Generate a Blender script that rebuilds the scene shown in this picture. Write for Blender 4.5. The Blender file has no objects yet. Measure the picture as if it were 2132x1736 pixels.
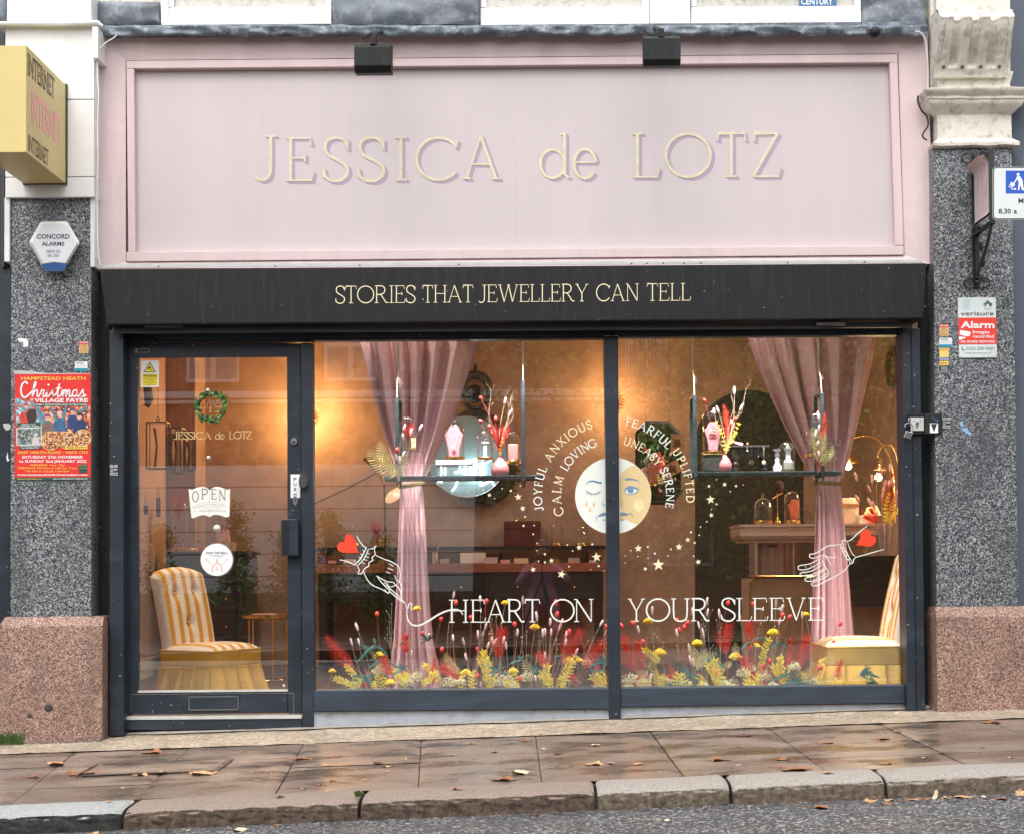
import bpy, bmesh, math, random
from mathutils import Vector, Matrix, noise
R = math.radians
rnd = random.Random(7)
scn = bpy.context.scene
COL = scn.collection

# ------------------------------------------------------------------ camera, world, sun, exposure
FPX, DIST, CAMZ = 3150.0, 9.0, 1.0            # focal length in units of 1/2132 frame width, camera to facade, camera height
ROLL, PITCH = R(0.45), R(1.5)
PU, PV = 1128.0, 1166.0 - math.tan(PITCH) * FPX
cam_d = bpy.data.cameras.new('camera'); cam = bpy.data.objects.new('camera', cam_d); COL.objects.link(cam)
CROT = Matrix.Rotation(R(90) + PITCH, 3, 'X') @ Matrix.Rotation(-ROLL, 3, 'Z')
CLOC = Vector((0, -DIST, CAMZ))
cam.matrix_world = Matrix.Translation(CLOC) @ CROT.to_4x4()
cam_d.sensor_width = 36; cam_d.lens = 36 * FPX / 2132
cam_d.shift_x = (1066 - PU) / 2132; cam_d.shift_y = (PV - 868) / 2132
cam_d.clip_start = 0.05; cam_d.clip_end = 500
scn.camera = cam

world = bpy.data.worlds.new('World'); scn.world = world; world.use_nodes = True
wn = world.node_tree; wn.nodes.clear()
SUN_EL, SUN_AZ = 58, 190
sky = wn.nodes.new('ShaderNodeTexSky'); sky.sky_type = 'NISHITA'; sky.sun_disc = False
sky.sun_elevation = R(SUN_EL); sky.sun_rotation = R(SUN_AZ); sky.dust_density = 4; sky.air_density = 1.0; sky.ozone_density = 1
hs = wn.nodes.new('ShaderNodeHueSaturation'); hs.inputs['Saturation'].default_value = .2
bg = wn.nodes.new('ShaderNodeBackground'); bg.inputs['Strength'].default_value = 0.15
wo = wn.nodes.new('ShaderNodeOutputWorld')
wn.links.new(sky.outputs[0], hs.inputs['Color']); wn.links.new(hs.outputs[0], bg.inputs[0]); wn.links.new(bg.outputs[0], wo.inputs[0])
sl = bpy.data.lights.new('sun', 'SUN'); sl.energy = .6; sl.angle = R(80); sl.color = (1, .98, .955)
so = bpy.data.objects.new('sun', sl); COL.objects.link(so)
az = R(SUN_AZ)
sdir = Vector((math.sin(az) * math.cos(R(SUN_EL)), math.cos(az) * math.cos(R(SUN_EL)), math.sin(R(SUN_EL))))
so.location = (0, -6, 12); so.rotation_euler = sdir.to_track_quat('Z', 'Y').to_euler()
scn.view_settings.view_transform = 'Standard'; scn.view_settings.look = 'None'
scn.view_settings.exposure = 0.97; scn.view_settings.gamma = 1; scn.view_settings.use_curve_mapping = False
scn.cycles.use_denoising = True
try: scn.cycles.denoiser = 'OPENIMAGEDENOISE'
except Exception: pass
scn.cycles.max_bounces = 10; scn.cycles.transparent_max_bounces = 24; scn.cycles.glossy_bounces = 5; scn.cycles.transmission_bounces = 6
scn.cycles.sample_clamp_indirect = 6; scn.cycles.caustics_reflective = False; scn.cycles.caustics_refractive = False

# ------------------------------------------------------------------ photo coordinates -> world on a plane y = const
def P(u, v, y=0.0):
    d = CROT @ Vector(((u - PU) / FPX, (PV - v) / FPX, -1.0))
    t = (y + DIST) / d.y
    return CLOC + d * t
def SC(y): return (DIST + y) / FPX              # metres per unit at depth y

# ------------------------------------------------------------------ materials
def srgb(r, g, b):
    f = lambda c: (c / 255 / 12.92) if c / 255 <= .04045 else ((c / 255 + .055) / 1.055) ** 2.4
    return (f(r), f(g), f(b))
MATS = {}
class NT:
    def __init__(s, name):
        s.m = bpy.data.materials.new(name); s.m.use_nodes = True; s.t = s.m.node_tree; s.t.nodes.clear()
        s.out = s.n('ShaderNodeOutputMaterial')
    def n(s, typ, **kw):
        nd = s.t.nodes.new(typ)
        for k, v in kw.items(): setattr(nd, k, v)
        return nd
    def l(s, a, b): s.t.links.new(a, b)
    def coord(s, scale=(1, 1, 1)):
        g = s.n('ShaderNodeNewGeometry'); mp = s.n('ShaderNodeMapping'); mp.inputs['Scale'].default_value = scale
        s.l(g.outputs['Position'], mp.inputs['Vector']); return mp.outputs[0]
    def noise(s, vec, scale, detail=4, rough=.55):
        nd = s.n('ShaderNodeTexNoise'); nd.inputs['Scale'].default_value = scale; nd.inputs['Detail'].default_value = detail
        nd.inputs['Roughness'].default_value = rough; s.l(vec, nd.inputs['Vector']); return nd.outputs['Fac']
    def ramp(s, fac, stops, interp='LINEAR'):
        nd = s.n('ShaderNodeValToRGB'); cr = nd.color_ramp; cr.interpolation = interp
        while len(cr.elements) > 1: cr.elements.remove(cr.elements[0])
        cr.elements[0].position = stops[0][0]; cr.elements[0].color = (*stops[0][1], 1)
        for p, c in stops[1:]:
            e = cr.elements.new(p); e.color = (*c, 1)
        s.l(fac, nd.inputs['Fac']); return nd.outputs['Color']
    def mix(s, fac, a, b, mode='MIX'):
        nd = s.n('ShaderNodeMix', data_type='RGBA', blend_type=mode)
        for i, x in ((0, fac), (6, a), (7, b)):
            if hasattr(x, 'is_linked'): s.l(x, nd.inputs[i])
            else: nd.inputs[i].default_value = x if i == 0 else (*x, 1)
        return nd.outputs[2]
    def math(s, op, a, b=0.0):
        nd = s.n('ShaderNodeMath', operation=op)
        for i, x in ((0, a), (1, b)):
            if hasattr(x, 'is_linked'): s.l(x, nd.inputs[i])
            else: nd.inputs[i].default_value = x
        return nd.outputs[0]
    def bsdf(s, col, rough=.6, metal=0.0, bump=None, bs=.3, bd=.01, spec=.5, **kw):
        b = s.n('ShaderNodeBsdfPrincipled')
        for k, x in (('Base Color', col), ('Roughness', rough), ('Metallic', metal)):
            if hasattr(x, 'is_linked'): s.l(x, b.inputs[k])
            else: b.inputs[k].default_value = (*x, 1) if k == 'Base Color' else x
        b.inputs['Specular IOR Level'].default_value = spec
        for k, x in kw.items(): b.inputs[k].default_value = x
        if bump is not None:
            bp = s.n('ShaderNodeBump'); bp.inputs['Strength'].default_value = bs; bp.inputs['Distance'].default_value = bd
            s.l(bump, bp.inputs['Height']); s.l(bp.outputs[0], b.inputs['Normal'])
        s.l(b.outputs[0], s.out.inputs[0]); return b

def paint(name, col, rough=.5, var=.12, scale=3.0, bump=.15, metal=0.0, dirt=None, dirtamt=.3, stretch=(1, 1, 1), chips=None, chipt=.78, fine=0.0, spec=.5, trans=0.0):
    """paint, cloth, plastic: a colour with broad and fine mottling, optional dirt and chips"""
    if name in MATS: return MATS[name]
    t = NT(name); v = t.coord(stretch)
    n1 = t.noise(v, scale, 6, .6)
    lo = tuple(c * (1 - var) for c in col); hi = tuple(min(1, c * (1 + var)) for c in col)
    c = t.ramp(n1, [(.3, lo), (.7, hi)])
    if dirt:
        n2 = t.noise(v, scale * 2.7, 8, .7)
        f = t.ramp(n2, [(.5, (0, 0, 0)), (.72, (dirtamt,) * 3)])
        c = t.mix(f, c, dirt)
    if chips:
        v2 = t.coord((1, 1, 1)); n3 = t.noise(v2, 55, 3, .5); n4 = t.noise(v2, 4, 2, .5)
        f = t.ramp(t.math('ADD', n3, t.math('MULTIPLY', n4, .18)), [(chipt, (0, 0, 0)), (chipt + .01, (1, 1, 1))])
        c = t.mix(f, c, chips)
    n5 = t.noise(v, scale * 14 if not fine else fine, 4, .6)
    r = t.math('ADD', t.math('MULTIPLY', n1, .2), rough - .1)
    b = t.bsdf(c, r, metal, n5, bump, .004, spec)
    if trans:
        tl = t.n('ShaderNodeBsdfTranslucent'); mx = t.n('ShaderNodeMixShader'); mx.inputs[0].default_value = trans
        t.l(c, tl.inputs[0]); t.l(b.outputs[0], mx.inputs[1]); t.l(tl.outputs[0], mx.inputs[2]); t.l(mx.outputs[0], t.out.inputs[0])
    MATS[name] = t.m; return t.m

def speckle(name, stops, scale, rough=.45, bump=.1, blotch=None, scale2=None):
    """granite: cells of distinct mineral colours"""
    t = NT(name); v = t.coord()
    # wobble the coordinates so that the grains are irregular
    nz = t.n('ShaderNodeTexNoise'); nz.inputs['Scale'].default_value = scale * .9; nz.inputs['Detail'].default_value = 2; t.l(v, nz.inputs['Vector'])
    va = t.n('ShaderNodeVectorMath', operation='SCALE'); t.l(nz.outputs['Color'], va.inputs[0]); va.inputs['Scale'].default_value = 1.4 / scale
    vb = t.n('ShaderNodeVectorMath', operation='ADD'); t.l(v, vb.inputs[0]); t.l(va.outputs[0], vb.inputs[1])
    vo = t.n('ShaderNodeTexVoronoi'); vo.inputs['Scale'].default_value = scale; t.l(vb.outputs[0], vo.inputs['Vector'])
    sp = t.n('ShaderNodeSeparateColor'); t.l(vo.outputs['Color'], sp.inputs[0])
    f = sp.outputs[0]
    if scale2:
        vo2 = t.n('ShaderNodeTexVoronoi'); vo2.inputs['Scale'].default_value = scale2; t.l(vb.outputs[0], vo2.inputs['Vector'])
        sp2 = t.n('ShaderNodeSeparateColor'); t.l(vo2.outputs['Color'], sp2.inputs[0])
        f = t.math('ADD', t.math('MULTIPLY', f, .55), t.math('MULTIPLY', sp2.outputs[0], .45))
    c = t.ramp(f, stops, 'CONSTANT' if not scale2 else 'LINEAR')
    if blotch:
        bl = t.ramp(t.noise(t.coord((1, 1, .45)), 4.5, 6, .65), [(.42, (0, 0, 0)), (.72, (.62,) * 3)])
        c = t.mix(bl, c, blotch)
    t.bsdf(c, rough, 0, f, bump, .003)
    MATS[name] = t.m; return t.m

def emis(name, col, st):
    t = NT(name); e = t.n('ShaderNodeEmission'); e.inputs[0].default_value = (*col, 1); e.inputs[1].default_value = st
    t.l(e.outputs[0], t.out.inputs[0]); MATS[name] = t.m; return t.m
def glass(name, refl=.12, tint=(1, 1, 1), rough=0.0, edge=.6, pw=4.0):
    """thin glass: clear with a mirror coat that grows at grazing angles"""
    t = NT(name)
    tr = t.n('ShaderNodeBsdfTransparent'); tr.inputs[0].default_value = (*tint, 1)
    gl = t.n('ShaderNodeBsdfGlossy'); gl.inputs['Roughness'].default_value = rough
    lw = t.n('ShaderNodeLayerWeight'); lw.inputs[0].default_value = .5
    f = t.math('ADD', t.math('MULTIPLY', t.math('POWER', lw.outputs['Facing'], pw), edge), refl)
    mx = t.n('ShaderNodeMixShader'); t.l(f, mx.inputs[0]); t.l(tr.outputs[0], mx.inputs[1]); t.l(gl.outputs[0], mx.inputs[2])
    t.l(mx.outputs[0], t.out.inputs[0]); MATS[name] = t.m; return t.m

PINKC = (.66, .52, .52)
m_pink = paint('pink_paint', PINKC, .55, .05, 1.6, .2, dirt=(.52, .38, .36), dirtamt=.3, fine=40, stretch=(4, 4, .5))
m_pinkp = paint('pink_panel', (.56, .488, .495), .5, .03, .9, .10, dirt=(.66, .56, .56), dirtamt=.3, stretch=(3, 3, .35), fine=40)
m_black = paint('black_powder_coat', (.008, .009, .010), .55, .25, 2, .15, dirt=(.03, .031, .033), dirtamt=.6, chips=(.6, .6, .58), chipt=.85, stretch=(6, 6, .6), spec=.3)
m_frame = paint('blue_black_frame_paint', (.015, .022, .034), .42, .25, 3, .25, dirt=(.06, .075, .10), dirtamt=.4, chips=(.55, .56, .55), chipt=.825, stretch=(.5, 1, 1))
m_sill = paint('worn_sill_paint', (.026, .040, .062), .55, .25, 3, .6, dirt=(.012, .016, .022), dirtamt=.9, stretch=(.25, 1, 1.6))
m_white = paint('white_gloss_paint', (.80, .80, .79), .45, .05, 2, .15, dirt=(.5, .47, .4), dirtamt=.3)
m_stucco = paint('old_cream_stucco', (.70, .66, .58), .75, .1, 6, .6, dirt=(.16, .12, .08), dirtamt=.75, fine=50)
m_slate = paint('lead_sheet', (.13, .15, .18), .5, .45, 4, .9, dirt=(.42, .45, .47), dirtamt=.75, fine=22)
m_lead = paint('lead_flashing', (.10, .125, .155), .5, .5, 7, .9, dirt=(.45, .5, .52), dirtamt=.8, fine=25)
m_gran = speckle('grey_granite', [(.20, (.010, .012, .016)), (.42, (.034, .040, .050)), (.51, (.075, .085, .10)), (.58, (.16, .175, .195)), (.70, (.31, .33, .345)), (.90, (.70, .69, .66))], 150, .38, .1, (.05, .055, .06), 330)
m_pgran = speckle('pink_granite', [(0, (.035, .022, .02)), (.30, (.07, .042, .035)), (.43, (.23, .125, .095)), (.58, (.40, .235, .185)), (.8, (.62, .43, .35))], 165, .5, .25, (.10, .06, .045), 360)
m_yellow = paint('yellow_sign_face', (.64, .51, .20), .35, .06, 2, .05, dirt=(.5, .33, .08), dirtamt=.2)
m_ink = paint('black_ink', (.025, .022, .022), .5)
m_pinkink = paint('pink_ink', (.95, .42, .40), .5)
m_gold = paint('pale_gold_leaf', (.66, .60, .43), .45, .12, 25, .1)
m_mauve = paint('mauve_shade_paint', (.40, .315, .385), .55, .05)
m_cream = paint('cream_vinyl', (.86, .76, .48), .5, .05)
m_wvinyl = paint('white_vinyl', (.80, .83, .76), .5, .04)
m_vred = paint('red_vinyl', (.80, .055, .015), .5, .04)
m_vgold = paint('gold_vinyl', (.74, .56, .29), .5, .06)
m_vpgold = paint('pale_gold_vinyl', (.83, .68, .38), .45, .12, 20)
m_vblue = paint('blue_vinyl', (.16, .27, .42), .5, .1)
m_galv = paint('galvanised_strip', (.50, .52, .50), .45, .12, 8, .2, dirt=(.3, .2, .17), dirtamt=.2)
m_plinth = paint('grey_blue_plinth_paint', (.36, .40, .45), .6, .12, 5, .4, dirt=(.10, .11, .12), dirtamt=.45, chips=(.05, .05, .05), chipt=.80)
m_steel = paint('steel', (.55, .56, .57), .3, .08, 5, .05, metal=1.0)
m_paper = paint('white_paper', (.82, .83, .82), .5, .03)
m_dgrey = paint('dark_grey_metal', (.035, .038, .042), .5, .15)
m_iron = paint('wrought_iron', (.02, .02, .024), .35, .2, 6, .3)
m_bluegrey = paint('blue_grey_render', (.085, .105, .135), .7, .12, 3, .3)
m_room = paint('terracotta_plaster', (.40, .275, .215), .8, .24, 4.5, .3, dirt=(.54, .41, .33), dirtamt=.6)
m_roompink = paint('pale_pink_plaster', (.62, .44, .40), .75, .08, 3, .1)
m_archp = paint('black_arch_paint', (.022, .022, .02), .55, .3, 6, .2, dirt=(.05, .05, .035), dirtamt=.6)
m_floorw = paint('dark_timber_floor', (.09, .055, .04), .4, .3, 5, .2, stretch=(6, .6, 1))
m_ceil = paint('ceiling_paint', (.55, .40, .30), .8)
m_curt = paint('dusty_pink_velvet', (.86, .60, .63), .85, .05, 4, .3, stretch=(3, 3, .5))
m_rope = paint('olive_gold_cord', (.33, .25, .10), .6, .25, 60, .6)
m_brass = paint('brass', (.72, .46, .16), .22, .12, 10, .05, metal=1.0)
m_shelf = paint('blackened_steel', (.035, .048, .055), .4, .35, 12, .3, dirt=(.10, .13, .14), dirtamt=.6)
m_mustard = paint('mustard_velvet', (.72, .44, .075), .8, .13, 6, .3)
m_butter = paint('cream_stripe_cloth', (.78, .66, .50), .85, .05)
m_amber = paint('amber_stripe_cloth', (.62, .24, .05), .85, .1, 30)
m_bust = paint('pink_velvet_bust', (.80, .27, .32), .8, .12, 20, .2)
m_blush = paint('blush_block', (.78, .42, .40), .7, .06)
m_lilac = paint('lilac_lacquer', (.66, .55, .62), .3, .03)
m_vase = paint('matt_rose_ceramic', (.42, .14, .14), .6, .15, 12, .2)
m_plaster = paint('white_plaster', (.82, .84, .85), .5, .04)
m_dwood = paint('dark_carved_wood', (.045, .03, .032), .4, .3, 14, .3)
m_cab = paint('black_cabinet_lacquer', (.012, .015, .014), .35, .3, 5, .1)
m_workt = paint('rosewood_counter', (.32, .11, .06), .4, .3, 8, .1, stretch=(.6, 4, 4))
m_case = paint('fluted_case_bronze', (.62, .49, .38), .4, .15, 5, .1)
m_flute = paint('aged_brass_flutes', (.42, .28, .15), .38, .2, 8, .05, metal=.25)
m_card = paint('kraft_card', (.52, .40, .32), .8, .08)
m_silver = paint('silver', (.8, .8, .8), .2, .05, 10, 0, metal=1.0)
m_glass = glass('shopfront_glass', .26)
m_cloche = glass('thin_clear_glass', .06, edge=.9, pw=2.2)
t = NT('mirror'); t.bsdf((.85, .9, .88), .01, 1.0); m_mirror = t.m
t = NT('dim_mirror'); t.bsdf((.40, .55, .55), .3, 1.0); m_mirror2 = t.m
m_neon = emis('neon_white', (.75, .95, 1.0), 5.0)
m_bulb = emis('lit_bulb', (1.0, .78, .42), 25.0)
# ground
def wetstone(name, base, wet, rough_lo=.12):
    t = NT(name); v = t.coord((1, 2.2, 1)); v2 = t.coord()
    n1 = t.noise(v, 2.2, 6, .6); n2 = t.noise(v2, 90, 4, .6); n3 = t.noise(v2, 9, 6, .65)
    c = t.ramp(n1, [(.38, wet), (.62, base)])
    c = t.mix(t.ramp(n3, [(.4, (0, 0, 0)), (.75, (.45,) * 3)]), c, tuple(x * 1.35 for x in base))
    c = t.mix(t.ramp(n2, [(.35, (.5,) * 3), (.5, (0, 0, 0))]), c, tuple(x * .55 for x in base))
    spx = t.ramp(t.noise(v2, 240, 2, .5), [(.70, (0, 0, 0)), (.73, (.6,) * 3)])
    c = t.mix(spx, c, (.45, .40, .36))
    oi = t.n('ShaderNodeObjectInfo'); c = t.mix(t.math('MULTIPLY', oi.outputs['Random'], .55), c, tuple(x * .62 for x in base))
    r = t.ramp(n1, [(.38, (rough_lo,) * 3), (.66, (.62,) * 3)])
    t.bsdf(c, r, 0, n3, .35, .004); MATS[name] = t.m; return t.m
m_slab = wetstone('wet_york_slab', (.25, .19, .15), (.085, .06, .045))
t = NT('asphalt'); v = t.coord(); vo = t.n('ShaderNodeTexVoronoi'); vo.inputs['Scale'].default_value = 95; t.l(v, vo.inputs['Vector'])
sp = t.n('ShaderNodeSeparateColor'); t.l(vo.outputs['Color'], sp.inputs[0])
c = t.ramp(sp.outputs[0], [(0, (.022, .024, .028)), (.45, (.055, .058, .064)), (.72, (.10, .105, .11)), (.88, (.27, .27, .275)), (1, (.55, .55, .54))])
c = t.mix(t.ramp(t.noise(v, 2.5, 5, .6), [(.4, (0, 0, 0)), (.7, (.55,) * 3)]), c, (.07, .068, .07))
t.bsdf(c, t.ramp(t.noise(v, 3, 4, .6), [(.35, (.25,) * 3), (.65, (.7,) * 3)]), 0, vo.outputs['Distance'], .9, .006); m_asph = t.m
m_grav = speckle('pebble_dash_strip', [(0, (.16, .12, .09)), (.25, (.28, .22, .16)), (.5, (.42, .34, .25)), (.8, (.60, .52, .40)), (1, (.75, .70, .60))], 60, .55, 1.0, (.24, .19, .14), 110)
m_mortar = paint('dark_joint_mortar', (.13, .105, .09), .9, .3, 12, .5)
def kerbmat(name, top, face, lim=.86):
    """granite kerb: paler colour where the surface turns up, darker mottled colour where it stands upright"""
    t = NT(name); v = t.coord(); g = t.n('ShaderNodeNewGeometry'); s2 = t.n('ShaderNodeSeparateXYZ'); t.l(g.outputs['Normal'], s2.inputs[0])
    n = t.noise(v, 28, 8, .75); n2 = t.noise(v, 130, 3, .6)
    f = t.ramp(t.math('ADD', s2.outputs[2], t.math('MULTIPLY', n, .5)), [(lim, (0, 0, 0)), (lim + .22, (1, 1, 1))])  # upturned surfaces take the top colour, upright ones the face colour
    a = t.ramp(n, [(.35, tuple(x * .25 for x in face)), (.55, face), (.72, tuple(x * 2.0 for x in face))])
    b = t.ramp(n2, [(.35, tuple(x * .6 for x in top)), (.6, top)])
    t.bsdf(t.mix(f, a, b), .7, 0, n, 1.0, .02); MATS[name] = t.m; return t.m
m_kerbg = kerbmat('pale_granite_kerb', (.50, .45, .40), (.16, .12, .085), .72)
m_kerbb = kerbmat('brown_granite_kerb', (.40, .31, .255), (.12, .08, .055))
m_kerbd = kerbmat('grey_granite_kerb', (.52, .54, .53), (.03, .034, .03), .92)

# ------------------------------------------------------------------ mesh building
BASE = {}
class MB:
    def __init__(s): s.v = []; s.f = []; s.sm = False
    def add(s, vs, fs):
        o = len(s.v); s.v += [Vector(x) for x in vs]; s.f += [tuple(i + o for i in f) for f in fs]; return s
    def box(s, x0, x1, y0, y1, z0, z1):
        return s.add([(x, y, z) for z in (z0, z1) for y in (y0, y1) for x in (x0, x1)],
                     [(0, 2, 3, 1), (4, 5, 7, 6), (0, 1, 5, 4), (2, 6, 7, 3), (0, 4, 6, 2), (1, 3, 7, 5)])
    def rect(s, u0, v0, u1, v1, y, th):
        um, vm = (u0 + u1) / 2, (v0 + v1) / 2
        return s.box(P(u0, vm, y).x, P(u1, vm, y).x, y, y + th, P(um, v1, y).z, P(um, v0, y).z)
    def quadbox(s, c, y, th):
        """box whose front face has the four photo corners c, extruded back by th"""
        a = [P(u, v, y) for u, v in c]; b = [p + Vector((0, th, 0)) for p in a]; n = len(a)
        return s.add(a + b, [tuple(range(n - 1, -1, -1)), tuple(range(n, 2 * n))] + [(i, (i + 1) % n, (i + 1) % n + n, i + n) for i in range(n)])
    def prism(s, pts, ext):
        ext = Vector(ext); n = len(pts); a = [Vector(p) for p in pts]
        return s.add(a + [p + ext for p in a], [tuple(range(n)), tuple(range(2 * n - 1, n - 1, -1))] + [(i, i + n, (i + 1) % n + n, (i + 1) % n) for i in range(n)])
    def tube(s, pts, r, n=8, cap=True):
        pts = [Vector(p) for p in pts]; m = len(pts)
        rr = r if isinstance(r, (list, tuple)) else [r] * m
        rings = []; up = None
        for i, p in enumerate(pts):
            d = (pts[min(i + 1, m - 1)] - pts[max(i - 1, 0)])
            d = d.normalized() if d.length > 1e-9 else Vector((0, 0, 1))
            if up is None: up = d.orthogonal().normalized()
            else:
                up = up - d * up.dot(d); up = up.normalized() if up.length > 1e-6 else d.orthogonal().normalized()
            w = d.cross(up)
            rings.append([p + (up * math.cos(2 * math.pi * k / n) + w * math.sin(2 * math.pi * k / n)) * rr[i] for k in range(n)])
        vs = [q for rg in rings for q in rg]
        fs = [(i * n + k, i * n + (k + 1) % n, (i + 1) * n + (k + 1) % n, (i + 1) * n + k) for i in range(m - 1) for k in range(n)]
        if cap: fs += [tuple(range(n - 1, -1, -1)), tuple(range((m - 1) * n, m * n))]
        s.sm = True
        return s.add(vs, fs)
    def lathe(s, prof, c, n=20, axis='z', cap=True):
        c = Vector(c); vs = []
        for r, h in prof:
            for k in range(n):
                a = 2 * math.pi * k / n
                vs.append(c + (Vector((r * math.cos(a), r * math.sin(a), h)) if axis == 'z' else Vector((r * math.cos(a), h, r * math.sin(a)))))
        m = len(prof)
        fs = [(i * n + k, i * n + (k + 1) % n, (i + 1) * n + (k + 1) % n, (i + 1) * n + k) for i in range(m - 1) for k in range(n)]
        if cap: fs += [tuple(range(n - 1, -1, -1)), tuple(range((m - 1) * n, m * n))]
        s.sm = True
        return s.add(vs, fs)
    def ball(s, c, r, n=8, m=6, sc=(1, 1, 1), rot=None):
        c = Vector(c); vs = []
        for i in range(m + 1):
            a = math.pi * i / m
            for k in range(n):
                b = 2 * math.pi * k / n
                q = Vector((r * sc[0] * math.sin(a) * math.cos(b), r * sc[1] * math.sin(a) * math.sin(b), r * sc[2] * math.cos(a)))
                vs.append(c + (rot @ q if rot else q))
        s.sm = True
        return s.add(vs, [(i * n + k, (i + 1) * n + k, (i + 1) * n + (k + 1) % n, i * n + (k + 1) % n) for i in range(m) for k in range(n)])
    def grid(s, fn, a, b):
        vs = [fn(i / a, j / b) for j in range(b + 1) for i in range(a + 1)]
        s.sm = True
        return s.add(vs, [(j * (a + 1) + i, j * (a + 1) + i + 1, (j + 1) * (a + 1) + i + 1, (j + 1) * (a + 1) + i) for j in range(b) for i in range(a)])
    # flat marks given in photo coordinates
    def poly(s, pts, y):
        return s.add([P(u, v, y) for u, v in pts], [tuple(range(len(pts)))])
    def disc(s, u, v, r, y, n=24, ry=None):
        ry = ry or r
        return s.poly([(u + r * math.cos(2 * math.pi * k / n), v + ry * math.sin(2 * math.pi * k / n)) for k in range(n)], y)
    def star(s, u, v, r, y, a0=0):
        return s.add([P(u, v, y)] + [P(u + (r if k % 2 == 0 else r * .42) * math.sin(a0 + math.pi * k / 5), v - (r if k % 2 == 0 else r * .42) * math.cos(a0 + math.pi * k / 5), y) for k in range(10)],
                     [(0, k + 1, (k + 1) % 10 + 1) for k in range(10)])
    def ribbon(s, pts, w, y, tap=None):
        m = len(pts); L = []; Rr = []
        for i in range(m):
            a = pts[max(i - 1, 0)]; b = pts[min(i + 1, m - 1)]
            dx, dy = b[0] - a[0], b[1] - a[1]; l = math.hypot(dx, dy) or 1
            ww = w / 2 * (tap(i / (m - 1)) if tap else 1)
            if 0 < i < m - 1:
                e = math.hypot(pts[i][0] - a[0], pts[i][1] - a[1]) or 1
                cs = abs(((pts[i][0] - a[0]) * dx + (pts[i][1] - a[1]) * dy) / (e * l)); ww /= max(cs, .5)
            nx, ny = -dy / l * ww, dx / l * ww
            L.append((pts[i][0] + nx, pts[i][1] + ny)); Rr.append((pts[i][0] - nx, pts[i][1] - ny))
        vs = [P(a, b, y) for a, b in L] + [P(a, b, y) for a, b in Rr]
        return s.add(vs, [(i, i + 1, m + i + 1, m + i) for i in range(m - 1)])
    def build(s, name, mat, parent=None, smooth=None, bevel=0.0, label=None, kind=None, weld=False):
        me = bpy.data.meshes.new(name); o = bpy.data.objects.new(name, me); COL.objects.link(o)
        if parent is not None:
            o.parent = parent; base = BASE[parent]
        else:
            xs = [v.x for v in s.v]; ys = [v.y for v in s.v]; zs = [v.z for v in s.v]
            base = Vector(((min(xs) + max(xs)) / 2, (min(ys) + max(ys)) / 2, min(zs))); o.location = base
        BASE[o] = base
        me.from_pydata([v - base for v in s.v], [], s.f)
        bm = bmesh.new(); bm.from_mesh(me)
        if weld: bmesh.ops.remove_doubles(bm, verts=bm.verts, dist=1e-5)
        if bevel:
            bmesh.ops.bevel(bm, geom=list(bm.edges), offset=bevel, segments=2, affect='EDGES', profile=.6)
        bmesh.ops.recalc_face_normals(bm, faces=bm.faces)
        bm.to_mesh(me); bm.free()
        sm = s.sm if smooth is None else smooth
        if sm:
            me.polygons.foreach_set('use_smooth', [True] * len(me.polygons))
            if sm != 'all': me.set_sharp_from_angle(angle=R(40))
        me.materials.append(mat)
        if label: o['label'] = label
        if kind: o['kind'] = kind
        return o

def thing(name, label, cat, loc, group=None):
    o = bpy.data.objects.new(name, None); COL.objects.link(o); o.location = loc; o.empty_display_size = .05
    BASE[o] = Vector(loc); o['label'] = label; o['category'] = cat
    if group: o['group'] = group
    return o
def tag(o, label, cat, group=None):
    o['label'] = label; o['category'] = cat
    if group: o['group'] = group
    return o
def struct(mb, name, mat, **kw):
    o = mb.build(name, mat, **kw); o['kind'] = 'structure'; return o
def dup(root, loc, rot=None, scale=None, label=None):
    c = root.copy(); COL.objects.link(c); c.location = loc
    if rot is not None: c.rotation_euler = rot
    if scale is not None: c.scale = (scale,) * 3
    if label: c['label'] = label
    for ch in list(root.children):
        d = ch.copy(); COL.objects.link(d); d.parent = c
        for g in list(ch.children):
            e = g.copy(); COL.objects.link(e); e.parent = d
    return c

# ------------------------------------------------------------------ a drawn roman letterface (strokes in a unit cap height)
def arc(cx, cy, rx, ry, a0, a1, n=18): return [(cx + rx * math.cos(R(a0 + (a1 - a0) * i / n)), cy + ry * math.sin(R(a0 + (a1 - a0) * i / n))) for i in range(n + 1)]
def cr(pts, n=6):
    out = []; q = [pts[0]] + list(pts) + [pts[-1]]
    for i in range(1, len(q) - 2):
        for k in range(n):
            t = k / n; r = []
            for d in (0, 1):
                a, b, c, e = q[i - 1][d], q[i][d], q[i + 1][d], q[i + 2][d]
                r.append(.5 * (2 * b + (c - a) * t + (2 * a - 5 * b + 4 * c - e) * t * t + (3 * b - a - 3 * c + e) * t ** 3))
            out.append(tuple(r))
    return out + [pts[-1]]
K, T = 1.0, .62
def se(x, y, l=.2): return ([(x - l / 2, y), (x + l / 2, y)], T)
def st(x, y0=0, y1=1): return ([(x, y0), (x, y1)], K)
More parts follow.
